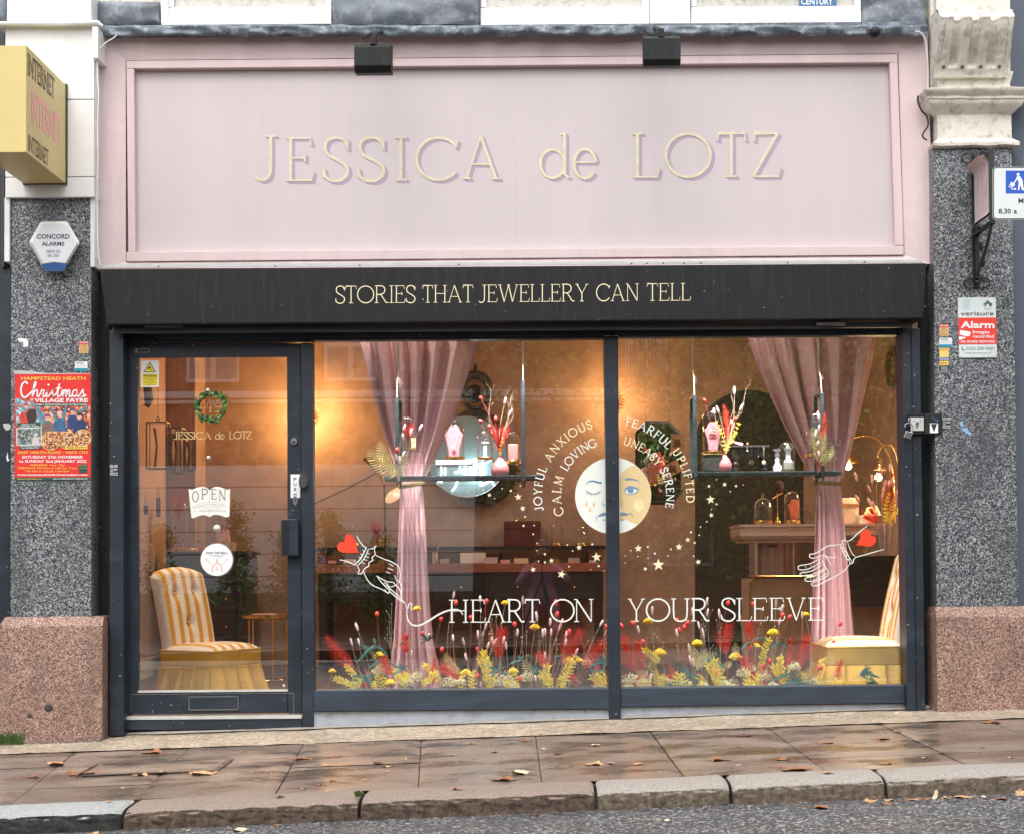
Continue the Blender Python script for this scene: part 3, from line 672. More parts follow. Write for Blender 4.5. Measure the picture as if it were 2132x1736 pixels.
for k in range(4):
    a, b = o[k], o[(k + 1) % 4]; c, d = i_[(k + 1) % 4], i_[k]; off = Vector((0, .06, 0))
    mb = MB(); N = 40
    mb.grid(lambda s, t_: (a.lerp(b, s)).lerp(d.lerp(c, s), t_) + Vector((0, .003 * noise.noise(Vector((s * 20, t_ * 3, k))), 0)), N, 6)
    mb.build('splayed_border', m_pink, fs, smooth='all')
mb = MB(); mb.rect(216, 548, 1929, 562, -.02, .1); mb.build('bottom_ledge', m_pink, fs)
mb = MB(); mb.rect(200, 60, 1945, 562, .075, .1); mb.build('backing', m_pink, fs)
NAME = [('J', 528, 578, 374), ('E', 593, 655, 378), ('S', 671, 727, 378), ('S', 743, 802, 378), ('I', 816, 853, 377), ('C', 864, 956, 377), ('A', 961, 1044, 374)]
NAME2 = [('L', 1313, 1375, 371), ('O', 1383, 1482, 371), ('T', 1490, 1555, 370), ('Z', 1565, 1627, 370)]
DE = [('d', 1122, 1187, 373), ('e', 1192, 1243, 373)]
for lst, cap in ((NAME, 88), (NAME2, 90), (DE, 90)):
    for ch, u0, u1, vb in lst:
        u0 += 3; u1 -= 3
        L_ = put_letter(ch, u0, u1, vb - 2, cap, 6.2, .0175, m_gold, fs)
        mb = MB(); a, b = gbox(ch); k = (u1 - u0) / max(b - a, .01); kk = cap if ch == 'I' else k
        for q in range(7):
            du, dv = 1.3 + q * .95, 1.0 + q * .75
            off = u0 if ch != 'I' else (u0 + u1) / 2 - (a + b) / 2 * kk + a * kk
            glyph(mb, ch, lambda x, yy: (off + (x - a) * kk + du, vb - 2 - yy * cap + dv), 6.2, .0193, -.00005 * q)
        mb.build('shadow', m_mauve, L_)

# ================================================================== SHUTTER BOX
sb = thing('shutter_box', 'long black roller shutter housing with thin cream tagline above the window', 'shutter box', P(1066, 675, -.1))
mb = MB(); mb.quadbox([(207, 561), (1929, 548), (1922, 663), (222, 676)], -.25, .30); mb.build('housing', m_black, sb, bevel=.006)
mb = MB(); mb.quadbox([(216, 550.5), (1922, 538 + 3), (1922, 547), (216, 558)], -.245, .01); gs = mb.build('aluminium_strip', m_galv, sb)
for u in (573, 749, 955, 1315, 1347, 1381, 1424, 1459, 330, 1640, 1800):
    q = P(u, 556.5 - (u - 216) * .0065, -.247); mb = MB(); mb.lathe([(.005, -.002), (.004, -.005)], q, 8, 'y'); mb.build('screw', m_dgrey, gs)
mb = MB(); mb.rect(236, 677, 1900, 688, -.17, .03); mb.build('shutter_slat', m_dgrey, sb, bevel=.003)
for q_ in ((300, 676, 380, 681), (1700, 672, 1760, 677)): mb = MB(); mb.rect(*q_, -.22, .04); mb.build('bracket', m_dgrey, sb)
Yb = -.2515
for w_, a, b in (('STORIES', 699, 864), ('THAT', 880, 985), ('JEWELLERY', 997, 1225), ('CAN', 1242, 1330), ('TELL', 1347, 1438)):
    word_fit(w_, a, b, 631.5 - (a - 699) * .0082, 631.5 - (b - 699) * .0082, 35, 1.9, Yb, m_cream, sb, gap=.06)

# ================================================================== SHOPFRONT
sf = thing('shopfront', 'blue black framed glass shopfront under the shutter box', 'shopfront', P(1066, 1500, 0))
def member(u0, v0, u1, v1, y, th, name='frame_member', mat=m_frame, bv=.003, par=None):
    mb = MB(); mb.rect(u0, v0, u1, v1, y, th); return mb.build(name, mat, par or sf, bevel=bv)
member(200, 562, 228, 1536, .03, .1, 'reveal', m_black)
member(228, 688, 257, 1531, -.10, .14, 'shutter_guide')
member(1884, 684, 1921, 1479, -.10, .14, 'shutter_guide')
mb = MB(); mb.rect(1902, 690, 1904, 1476, -.104, .01); mb.build('guide_slot', m_black, sf)
member(1921, 552, 1953, 1476, .03, .1, 'reveal', m_black)
member(257, 668, 1884, 700, -.015, .09, 'head_rail')
member(257, 700, 652, 714, -.005, .08, 'head_rail')
member(628, 714, 652, 1519, -.03, .09, 'door_post')
mb = MB(); mb.quadbox([(1257, 700), (1287, 700), (1293, 1500), (1268, 1502)], -.05, .12); mb.build('mullion', m_frame, sf, bevel=.008)
mb = MB(); mb.quadbox([(1871, 698), (1885, 698), (1887, 1470), (1882, 1470)], -.01, .08); mb.build('jamb', m_frame, sf)
member(652, 700, 1257, 707, -.01, .08, 'window_head')
member(1287, 694, 1872, 700, -.012, .08, 'window_head')
for c in ([(653, 1437), (1269, 1433), (1269, 1475), (653, 1480)], [(1293, 1432), (1884, 1426), (1884, 1463), (1293, 1471)]):
    mb = MB(); mb.quadbox(c, -.045, .12); mb.build('bottom_rail', m_sill, sf, bevel=.004)
x0, x1 = P(653, 1500, -.02).x, P(1269, 1500, -.02).x
mb = MB(); mb.prism([(x0, -.02, P(653, 1481, -.02).z), (x1, -.02, P(1269, 1476, -.02).z), (x1, -.02, zF(x1) - .02), (x0, -.02, zF(x0) - .02)], (0, .1, 0)); mb.build('plinth_board', m_plinth, sf)
x0, x1 = P(1293, 1500, -.02).x, P(1884, 1500, -.02).x
mb = MB(); mb.prism([(x0, -.02, P(1293, 1472, -.02).z), (x1, -.02, P(1884, 1464, -.02).z), (x1, -.02, zF(x1) - .02), (x0, -.02, zF(x0) - .02)], (0, .1, 0)); mb.build('plinth_board', m_plinth, sf)
mb = MB(); mb.rect(258, 1490, 628, 1496.5, -.035, .1); mb.build('threshold_strip', m_galv, sf, bevel=.001)
member(258, 1497, 628, 1518, -.028, .1, 'threshold_rail')
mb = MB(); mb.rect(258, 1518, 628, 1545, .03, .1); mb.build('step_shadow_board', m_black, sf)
# glass
YG0 = .012
panes = []
for u0, u1 in ((650, 1262), (1285, 1882)):
    mb = MB(); mb.rect(u0, 698, u1, 1440, YG0, .006)
    mb = MB(); mb.add([P(u0, 696, YG0), P(u1, 696, YG0), P(u1, 1438, YG0), P(u0, 1440, YG0)], [(0, 1, 2, 3)])
    panes.append(mb.build('window_pane', m_glass, sf))
YV = YG0 - .003
# door
dr = thing('shop_door', '', '', P(445, 1486, 0)); del dr['label']; del dr['category']
dr.parent = None
# (the door is a part of the shopfront: its own meshes hang below it)
bpy.data.objects.remove(dr)
mb = MB(); mb.rect(262, 716, 287.5, 1485, .004, .045).rect(598.5, 716, 627, 1485, .004, .045).rect(287.5, 716, 598.5, 743, .004, .045).rect(287.5, 1440, 598.5, 1485, .004, .045)
door = mb.build('door', m_frame, sf, bevel=.002)
mb = MB(); mb.add([P(287, 743, .016), P(599, 743, .016), P(599, 1440, .016), P(287, 1440, .016)], [(0, 1, 2, 3)]); mb.build('door_pane', m_glass, door)
YD = .013
mb = MB(); mb.rect(287, 1436, 599, 1440, -.002, .02); mb.build('glazing_bead', m_galv, door)
mb = MB(); mb.rect(272, 1443, 612, 1444, .002, .01).rect(272, 1444, 273, 1484, .002, .01).rect(611, 1444, 612, 1484, .002, .01); mb.build('panel_line', m_steel, door)
mb = MB(); mb.rect(394, 1450, 496, 1477, -.004, .01); lb = mb.build('letterbox', m_frame, door, bevel=.002)
mb = MB(); mb.rect(394, 1449, 496, 1450.6, -.006, .01).rect(394, 1476, 496, 1477.6, -.006, .01).rect(393, 1450, 394.4, 1477, -.006, .01).rect(495.4, 1450, 496.8, 1477, -.006, .01); mb.build('letterbox_edge', m_steel, door)
mb = MB(); mb.lathe([(.0, -.012), (.019, -.012), (.023, -.006), (.024, .004)], P(612.5, 919, .004), 24, 'y'); mb.build('lock_cylinder', m_steel, door)
mb = MB(); mb.lathe([(.0, -.014), (.010, -.014), (.011, -.012)], P(612.5, 920, .004), 16, 'y').rect(611.5, 919, 613.5, 924, -.0165, .003); mb.build('key_slot', m_dgrey, door)
mb = MB(); mb.rect(605, 987, 625, 1036, -.001, .005); pp = mb.build('push_plate', m_paper, door, bevel=.001)
mb = MB()
for k, ch in enumerate('PUSH'): sans(mb, ch, 611.2, 617.2, 1000 + k * 10.5, 6.2, -.002, .02)
mb.build('push_lettering', m_ink, door)
mb = MB(); mb.prism([P(614.5 + 6 * math.cos(a) * (1 if math.sin(a) < 0 else .8), 1042 + 10 * math.sin(a), -.002) for a in [2 * math.pi * k / 20 for k in range(20)]], (0, .008, 0)); mb.build('escutcheon', m_steel, door)
mb = MB(); mb.rect(613.3, 1037, 615.7, 1043, -.0045, .003); mb.build('keyhole', m_dgrey, door)
mb = MB(); mb.rect(585, 1080, 621, 1156, -.055, .035); ph = mb.build('pull_handle', m_frame, door, bevel=.004)
mb = MB(); mb.rect(605, 1086, 618, 1092, -.02, .03).rect(605, 1144, 618, 1150, -.02, .03); mb.build('handle_fixing', m_dgrey, door)
mb = MB()
for k in range(4): mb.rect(589 + k * 3.5, 1083, 590.2 + k * 3.5, 1153, -.058, .004)
mb.build('handle_rib', m_black, door)
mb = MB(); mb.lathe([(0, -.03), (.02, -.03), (.026, -.022), (.027, -.012), (.02, -.004), (.02, .01)], P(633, 1008, -.03), 22, 'y')
mb.prism([P(632 + 10 * math.cos(a), 1002 + 20 * math.sin(a), -.036) for a in [2 * math.pi * k / 20 for k in range(20)]], (0, .008, 0)); mb.build('latch_knob', m_dgrey, sf)
mb = MB(); mb.rect(258, 704, 322, 711, -.05, .045).rect(270, 711, 300, 716, -.04, .035); mb.build('door_closer', m_black, sf, bevel=.002)
mb = MB(); mb.rect(279, 725, 312, 734.5, .002, .002); k_ = mb.build('maker_plate', m_dgrey, door)
mb2 = MB(); mb2.rect(280, 726, 311, 726.6, .001, .001).rect(280, 733.6, 311, 734.2, .001, .001).rect(280, 726, 280.7, 734, .001, .001).rect(310.3, 726, 311, 734, .001, .001).rect(284, 727, 286, 733, .001, .001); mb2.build('plate_outline', m_galv, door)

# door graphics
word_fit('JESSICA', 362, 440, 914, 914, 15, 1.3, YD, m_vgold, door, gap=.06)
word_fit('de', 448.5, 467, 914, 914, 15, 1.3, YD, m_vgold, door, gap=.08)
word_fit('LOTZ', 477, 524, 913, 913, 15, 1.3, YD, m_vgold, door, gap=.05)
word_fit('49', 426, 460, 857, 857, 25, 1.7, YD, m_vgold, door, gap=.12)
def slot(name, u0, v0, u1, v1, y, mat, label, cat, th=.0015, group=None):
    mb = MB(); mb.rect(u0, v0, u1, v1, y, th); o = mb.build(name, mat); tag(o, label, cat, group); return o
ws = slot('warning_sticker', 293, 751, 330.5, 806, .010, m_paper, 'white and yellow camera warning sticker in top left corner of the door glass', 'sticker')
m_syel = paint('safety_yellow', (.85, .66, .02), .45, .03)
mb = MB(); mb.rect(297, 778.5, 327.5, 803, .009, .001); mb.build('yellow_panel', m_syel, ws)
mb = MB(); mb.poly([(311.7, 753), (325, 775.5), (298.5, 775.5)], .0092); mb.build('triangle_border', m_ink, ws)
mb = MB(); mb.poly([(311.7, 756), (322.6, 774), (301, 774)], .0088); mb.build('triangle', m_syel, ws)
mb = MB(); mb.poly([(306, 767), (313, 762.6), (314.6, 765.6), (307.8, 769.6)], .0084).ribbon([(312, 767), (313, 770), (317, 770)], .8, .0084).ribbon([(317, 768.5), (317, 771.5)], .8, .0083); mb.build('camera_pictogram', m_ink, ws)
mb = MB(); sans(mb, 'WARNING', 298, 326.5, 785.3, 5, .0082, .02)
for k, tx in enumerate(('These premises', 'are under', '24 hour CCTV', 'surveillance')):
    w = (26, 15, 23, 19)[k] / 2; sans(mb, tx, 312.4 - w, 312.4 + w, 789.5 + k * 4, 2.6, .0082, .0)
mb.build('lettering', m_ink, ws)
# open-book OPEN sign
def bookpts():
    top = [(392.5, 1017), (400, 1018.6), (412, 1014), (421, 1012.5), (429, 1014.5), (436, 1019.5), (443, 1014.5), (451, 1012.5), (460, 1014), (471, 1018.6), (479, 1017)]
    bot = [(477.5, 1074), (470, 1076), (458, 1072), (449, 1070.5), (441, 1072.5), (438.5, 1074.5), (434, 1074.5), (430, 1072.5), (422, 1071.5), (412, 1074), (402, 1078), (398.5, 1076.5)]
    return cr(top, 3) + cr(bot, 3)
mb = MB(); mb.prism([P(a, b, .004) for a, b in bookpts()], (0, .005, 0)); ob = mb.build('open_sign', paint('ivory_card', (.80, .80, .74), .5, .03)); tag(ob, 'white open book shaped sign reading open on the door glass', 'sign')
m_sil = paint('dull_silver_ink', (.28, .29, .28), .5, .1); m_sgold = paint('faded_gold_ink', (.62, .50, .22), .5)
for ch, u0, u1, vb, sk in (('O', 401, 413, 1043.5, 0), ('P', 419, 431.5, 1038.5, 0), ('E', 440, 450.5, 1038.5, 0), ('N', 455.5, 470, 1041, 1)):
    put_letter(ch, u0, u1, vb, 21, 2.6, .0035, m_sil, ob)
mb = MB(); mb.ribbon(cr([(404, 1049), (410, 1051), (420, 1047), (430, 1045), (434, 1046)]), .8, .0035).ribbon(cr([(438, 1046), (446, 1045), (456, 1047), (464, 1049), (468, 1047)]), .8, .0035)
mb.ribbon(cr([(410, 1057.5), (420, 1055), (434, 1056)]), .7, .0035).ribbon(cr([(439, 1056), (450, 1055), (461, 1056.5)]), .7, .0035); mb.build('scroll_rule', m_sgold, ob)
mb = MB(); sans(mb, 'Come & share your', 401, 433.5, 1057, 3.4, .0035, 0, None, 1050.5); sans(mb, 'jewellery stories', 438.5, 470.5, 1050.5, 3.4, .0035, 0, None, 1054)
sans(mb, 'www.', 402.5, 412, 1065, 2.5, .0035, 0); sans(mb, 'JESSICADELOTZ.co.uk', 414.5, 469.5, 1064.4, 4.2, .0035, 0); mb.build('lettering', m_sil, ob)
mb = MB(); mb.ribbon([(436, 1020), (436, 1073)], .7, .0036); mb.build('book_fold', m_galv, ob)
# round sign on a hook
rs = thing('round_sign', 'round white hanging sign with pink pliers drawing on the door', 'sign', P(451.5, 1198, 0))
mb = MB(); mb.lathe([(0, -.008), (33 * SC(0), -.008), (33.8 * SC(0), -.006), (33.8 * SC(0), -.001)], P(451.5, 1164.5, .004), 40, 'y'); mb.build('disc', m_paper, rs)
mb = MB(); mb.tube([P(451.5 + 34 * math.cos(a), 1164.5 + 34 * math.sin(a), -.002) for a in [2 * math.pi * k / 48 for k in range(49)]], .002, 5); mb.build('hoop', m_silver, rs)
mb = MB(); mb.tube([P(451.5, 1130, -.002), P(451.8, 1104, 0)], .0008, 4); mb.build('thread', m_silver, rs)
ys = -.0055
mb = MB(); sans(mb, 'RING THE BELL!', 429, 474, 1152, 4.2, ys, .01); sans(mb, "We're creating treasures", 434, 468, 1156, 1.7, ys, 0); sans(mb, 'in the workshop', 441, 462, 1158.8, 1.7, ys, 0); sans(mb, 'Jessica', 447, 456, 1186, 2, ys, 0); mb.build('lettering', paint('navy_ink', (.05, .06, .14), .5), rs)
mb = MB(); mb.ribbon(cr([(449.5, 1172), (443, 1178), (441.5, 1190)]), 2.4, ys).ribbon(cr([(454, 1172), (460.5, 1178), (462, 1190)]), 2.4, ys - .0002)
mb.poly([(451.7, 1183), (449.6, 1180.6), (450.4, 1179.4), (451.7, 1180.2), (453, 1179.4), (453.8, 1180.6)], ys); mb.build('pliers_handle', m_pinkink, rs)
mb = MB(); mb.ribbon([(452, 1162), (450.4, 1167), (452.6, 1172)], 1.4, ys).ribbon([(452.3, 1162), (453.6, 1167), (451, 1172)], 1.4, ys - .0002).ribbon([(430, 1164), (440, 1174)], 1, ys).ribbon([(428.6, 1164.6), (431.6, 1162)], 1.6, ys - .0002).ribbon([(473, 1164), (463, 1174)], 1, ys).ribbon([(474.4, 1164.6), (471.4, 1162)], 1.6, ys - .0002); mb.build('tool_drawing', m_sgold, rs)
for u, v, r_, lb_ in ((451.5, 1099, 7.5, 'clear suction hook holding the round sign'), (434, 953, 4.6, 'small clear suction hook on bare door glass with a hanging thread'), (432, 814, 5, 'clear suction hook above the leaf wreath'), (591, 1427, 3, 'tiny clear suction bumper at lower right corner of the door glass')):
    mb = MB(); mb.lathe([(r_ * SC(0), .006), (r_ * SC(0), .002), (r_ * .6 * SC(0), -.006), (r_ * .35 * SC(0), -.016), (0, -.018)], P(u, v, .006), 18, 'y'); tag(mb.build('suction_hook', paint('clear_plastic', (.75, .66, .6), .15, .05)), lb_, 'hook')
mb = MB(); mb.tube([P(436, 957, .03), P(446, 975, .03), P(458, 998, .03)], .0008, 4).tube([P(392, 1195, .05), P(415, 1224, .05), P(447, 1256, .05)], .0012, 4); tag(mb.build('hanging_thread', m_silver), 'loose silvery thread seen through the door glass', 'thread')
# wreath
wr = thing('leaf_wreath', 'round green leaf wreath with red berries on the door around the number', 'wreath', P(441.5, 882, -.03))
mb = MB(); cx, cz = P(441, 846.5, -.02).x, P(441, 846.5, -.02).z; RW = 27.5 * SC(0)
mb.tube([(cx + RW * math.cos(a), -.02, cz + RW * math.sin(a)) for a in [2 * math.pi * k / 40 for k in range(41)]], .009, 6); mb.build('ring', paint('twig', (.08, .06, .03), .8), wr)
gcols = [paint('leaf_green_a', (.05, .13, .025), .5, .2, 30), paint('leaf_green_b', (.16, .30, .08), .5, .2, 30), paint('leaf_green_c', (.02, .06, .015), .5, .2, 30)]
lm = [MB(), MB(), MB()]
def leaf(mb, p, d, nrm, L, W, bend=.15):
    d = d.normalized(); s_ = d.cross(nrm).normalized(); nrm = nrm.normalized()
    pts = [p, p + d * L * .35 + s_ * W * .5 + nrm * L * bend, p + d * L * .7 + s_ * W * .42 + nrm * L * bend, p + d * L, p + d * L * .7 - s_ * W * .42 + nrm * L * bend, p + d * L * .35 - s_ * W * .5 + nrm * L * bend, p + d * L * .5 + nrm * L * bend * .4]
    mb.add(pts, [(0, 1, 6), (1, 2, 6), (2, 3, 6), (3, 4, 6), (4, 5, 6), (5, 0, 6)])
for k in range(210):
    a = rnd.uniform(0, 6.283); rr = RW + rnd.uniform(-.009, .012); p = Vector((cx + rr * math.cos(a), -.025 + rnd.uniform(-.022, .005), cz + rr * math.sin(a)))
    d = Vector((-math.sin(a) + rnd.uniform(-.5, .5) + .55 * math.cos(a) * rnd.choice((-.8, 1)), rnd.uniform(-.55, .1), math.cos(a) + rnd.uniform(-.5, .5) + .55 * math.sin(a) * rnd.choice((-.8, 1))))
    leaf(lm[rnd.choice((0, 0, 1, 1, 2))], p, d, Vector((rnd.uniform(-.4, .4), -1, rnd.uniform(-.4, .4))), rnd.uniform(.022, .034), rnd.uniform(.010, .015))
for m_, q in zip(gcols, lm): q.build('leaves', m_, wr, kind='stuff')
m_berry = paint('red_berry', (.5, .03, .03), .35)
for u, v in ((416, 832), (421, 843), (418, 862), (458, 836), (456, 861), (448, 868)):
    mb = MB(); mb.ball(P(u, v, -.05), .0062, 8, 6); mb.build('berry', m_berry, wr)

# ================================================================== WINDOW GRAPHICS
def side(u): return panes[0] if u < 1272 else panes[1]
HE = [('H', 935, 975), ('E', 980, 1011), ('A', 1012, 1053), ('R', 1055, 1092), ('T', 1093, 1124), ('O', 1147, 1195), ('N', 1195, 1236)]
SL = [('Y', 1307, 1343), ('O', 1346, 1394), ('U', 1397, 1436), ('R', 1439, 1477), ('S', 1502, 1530), ('L', 1533, 1565), ('E', 1567, 1599), ('E', 1602, 1634), ('V', 1637, 1678), ('E', 1683, 1716)]
for ch, a, b in HE + SL:
    vb = 1294.5 - (a - 935) * .006; put_letter(ch, a, b, vb, 46, 3.1, YV, m_wvinyl, side(a))
mb = MB(); mb.ribbon(cr([(1047 - 200, 1268), (848, 1285), (857, 1299), (873, 1301), (893, 1291), (912, 1279), (930, 1271), (947, 1268), (957, 1270), (964, 1279)]), 2.6, YV - .0015, lambda t_: .6 + .8 * math.sin(t_ * math.pi)); mb.build('swash', m_wvinyl, panes[0])
# moon
MU, MV, MR = 1276.5, 1031.5, 79.3
def clipdisc(ulo, uhi, cu, cv, r, n=80):
    pts = []
    for k in range(n):
        a = 2 * math.pi * k / n; pts.append((min(max(cu + r * math.cos(a), ulo), uhi), cv + r * math.sin(a)))
    return pts
for k, (a, b) in enumerate(((1190, 1261), (1287, 1360))):
    mb = MB(); mb.poly(clipdisc(a, b, MU, MV, MR), YV); mb.build('moon_face', m_wvinyl, panes[k])
Um = lambda x: 1186.8 + x * .10495
Vm = lambda y_: 936.9 + y_ * .10495
M_ = lambda pts: [(Um(a), Vm(b)) for a, b in pts]
# gold half: outer edge follows the disc, inner edge is the crescent line
ga = [(MU + MR * math.cos(R(a)), MV + MR * math.sin(R(a))) for a in range(-54, 62, 4)]
inner = M_(cr([(1350, 1462), (1270, 1450), (1190, 1415), (1110, 1362), (1075, 1375), (990, 1385)], 4)) + M_([(990, 1215), (1050, 1240), (1010, 1180), (988, 1100)]) + M_(cr([(985, 560), (1010, 480), (1060, 410), (1130, 355), (1200, 320), (1290, 297)], 4))
mb = MB(); mb.poly(ga + inner, YV - .0005); mb.build('moon_gold_half', m_vgold, panes[1])
mb = MB(); mb.poly(M_([(990, 1215), (1000, 1180), (1052, 1238), (1052, 1242), (990, 1250)]), YV - .0004); mb.build('moon_lip_gap', m_wvinyl, panes[1])
mb = MB(); mb.disc(Um(1365), Vm(1093), 11.6, YV - .001, 30, 12.2); mb.build('moon_cheek', m_vpgold, panes[1])
mb = MB(); sw = lambda pts, w, tp=None: mb.ribbon(M_(cr(pts)), w * .105, YV - .0012, tp)
t1 = lambda t_: .25 + .9 * math.sin(min(1, t_ * 1.2) * math.pi * .5)
sw([(318, 685), (360, 630), (430, 608), (500, 620), (570, 640), (630, 640)], 34, t1)
sw([(325, 800), (370, 835), (430, 860), (500, 860), (560, 835), (608, 806)], 13)
for a, b, c, d in ((345, 825, 305, 825), (360, 835, 325, 850), (385, 848, 335, 868), (415, 858, 375, 890), (445, 862, 405, 903), (490, 862, 455, 912), (530, 850, 510, 908), (560, 835, 545, 885), (575, 828, 570, 870)): sw([(a, b), (c, d)], 9, lambda t_: 1 - .7 * t_)
sw([(668, 998), (640, 1030), (640, 1065), (665, 1083), (700, 1090)], 13, lambda t_: .3 + t_)
mb.poly(M_([(545, 1325), (580, 1275), (640, 1240), (680, 1232), (708, 1236), (708, 1298), (650, 1300), (600, 1310)]), YV - .0012)
sw([(535, 1290), (520, 1330), (530, 1375), (545, 1408)], 13, lambda t_: math.sin((.1 + .85 * t_) * math.pi)); mb.poly(M_([(630, 1372), (660, 1368), (708, 1372), (708, 1392), (670, 1390)]), YV - .0012)
mb.build('moon_feature', m_vblue, panes[0])
mb = MB(); sw = lambda pts, w, tp=None: mb.ribbon(M_(cr(pts)), w * .105, YV - .0012, tp)
sw([(1098, 590), (1130, 578), (1200, 572), (1280, 582), (1340, 605), (1388, 650)], 48, lambda t_: 1.0 - .95 * t_ ** 1.5)
mb.poly(M_(cr([(1070, 822), (1090, 770), (1130, 725), (1200, 705), (1270, 722), (1330, 760), (1358, 782), (1300, 850), (1220, 882), (1140, 872), (1095, 845)], 4)), YV - .0012)
for a, b, c, d in ((1290, 740, 1320, 715), (1305, 750, 1345, 722), (1320, 760, 1370, 742), (1335, 775, 1395, 768), (1345, 785, 1425, 775), (1330, 810, 1365, 830), (1315, 825, 1345, 850), (1300, 840, 1320, 865), (1275, 852, 1290, 872)): sw([(a, b), (c, d)], 9, lambda t_: 1 - .7 * t_)
sw([(1008, 992), (1035, 1030), (1042, 1060), (1030, 1078), (1005, 1084)], 14, lambda t_: .3 + .7 * t_)
mb.poly(M_([(1000, 1240), (1050, 1226), (1100, 1240), (1180, 1264), (1140, 1285), (1080, 1295), (1000, 1297)]), YV - .0012)
sw([(1130, 1275), (1180, 1266), (1210, 1255)], 10); sw([(1172, 1200), (1200, 1240), (1235, 1280), (1252, 1335)], 14, lambda t_: math.sin((.08 + .86 * t_) * math.pi)); mb.poly(M_([(1000, 1372), (1040, 1366), (1085, 1368), (1050, 1388), (1000, 1390)]), YV - .0012)
mb.build('moon_feature', m_vblue, panes[1])
mb = MB(); mb.poly(M_([(1085, 822), (1140, 765), (1200, 752), (1270, 762), (1340, 792), (1290, 840), (1210, 870), (1140, 858)]), YV - .0015); mb.build('moon_eye_white', m_wvinyl, panes[1])
mb = MB(); mb.disc(Um(1203), Vm(790), 6.6, YV - .0018, 20); mb.build('moon_iris', m_vblue, panes[1])
for a, b in ((327, 1060), (470, 1065), (395, 1175)):
    mb = MB(); mb.poly(M_([(a, b - 80)] + [(a + 27 * math.sin(R(q)), b + 20 - 27 * math.cos(R(q)) * (1.2 if q > 90 and q < 270 else 1)) for q in range(50, 311, 20)]), YV - .0012); mb.build('moon_tear', m_vgold, panes[0])
# words on arcs round the moon
CU, CV = 1276.5, 1031.5
ang = lambda u, v: math.degrees(math.atan2(u - CU, CV - v))
for w_, r_, p0, p1, m_, cap in (('JOYFUL', 157, (1121, 1059), (1130, 976), m_wvinyl, 16.5), ('ANXIOUS', 156, (1142, 950), (1226, 883), m_cream, 17), ('CALM', 118, (1160, 1065), (1165, 1000), m_cream, 18), ('LOVING', 117, (1176, 972), (1233, 922), m_wvinyl, 17),
                                ('FEARFUL', 157, (1309, 877), (1390, 927), m_wvinyl, 17), ('UPLIFTED', 161, (1408, 942), (1439, 1038), m_cream, 15.5), ('UNEASY', 117, (1306, 919), (1371, 960), m_cream, 16), ('SERENE', 119, (1382, 979), (1396, 1052), m_wvinyl, 15.5)):
    word_arc(w_, CU, CV, r_, ang(*p0), ang(*p1), cap, 2.3, YV, m_, side(p0[0]))
stars = [(1019, 1030, 4.7), (1079, 1034, 8), (1088.5, 1058, 6.5), (1205.6, 1139, 6.5), (1242, 1159, 10.5), (1148, 1166.6, 5.5), (1110, 1185, 6.3), (1169, 1195, 9), (1328.9, 1141, 8.6), (1371, 1175, 13), (1413.5, 1137.8, 7.7), (1431.8, 1123, 5.5), (1453.8, 1169, 6.3), (1481, 1071.8, 5.5), (1508.6, 1008, 5.3), (1479.6, 1039.5, 9.6)]
dots = [(1083, 1011, 1.3), (1045.5, 1016.7, 1.3), (1063.6, 1021, 2.3), (1005.6, 1019, 1.4), (975, 1023.7, 1.2), (993, 1032, 1), (1030, 1037, 1), (1093, 1075, 2), (1090, 1093.7, 2.2), (1112, 1093, 1.4)]
zb = lambda a, b, r_: (1004.6 + .2399 * a, 1067 + .2399 * b, r_ * .24)
dots += [zb(*q) for q in ((440, 185, 7), (735, 278, 7), (953, 272, 9), (782, 330, 6), (541, 357, 9), (487, 420, 6), (541, 428, 9), (751, 465, 7), (1008, 461, 9), (940, 492, 5), (1054, 501, 5), (474, 261, 5), (472, 326, 5))]
zb = lambda a, b, r_: (1264.8 + .2399 * a, 1067 + .2399 * b, r_ * .24)
dots += [zb(*q) for q in ((350, 295, 8), (411, 353, 9), (203, 327, 6), (153, 371, 5), (263, 379, 5), (352, 394, 5), (153, 435, 5), (328, 485, 13), (550, 315, 8), (526, 372, 6), (747, 374, 6), (757, 260, 9), (724, 168, 9), (796, 193, 6), (808, 122, 6), (861, 76, 6))]
zb = lambda a, b, r_: (1264.8 + .293 * a, 692.3 + .293 * b, r_ * .293)
dots += [zb(*q) for q in ((775, 1043, 4), (721, 1090, 9), (914, 1088, 8), (965, 1081, 4), (873, 1128, 5), (775, 1217, 7), (739, 1255, 4))]
for k, (u, v, r_) in enumerate(stars):
    mb = MB(); mb.star(u, v, r_, YV, rnd.uniform(-.3, .3)); mb.build('star', m_cream, side(u))
for k, (u, v, r_) in enumerate(dots):
    mb = MB(); mb.disc(u, v, max(r_, 1.2), YV, 12); mb.build('dot', m_cream if k % 3 else m_wvinyl, side(u))
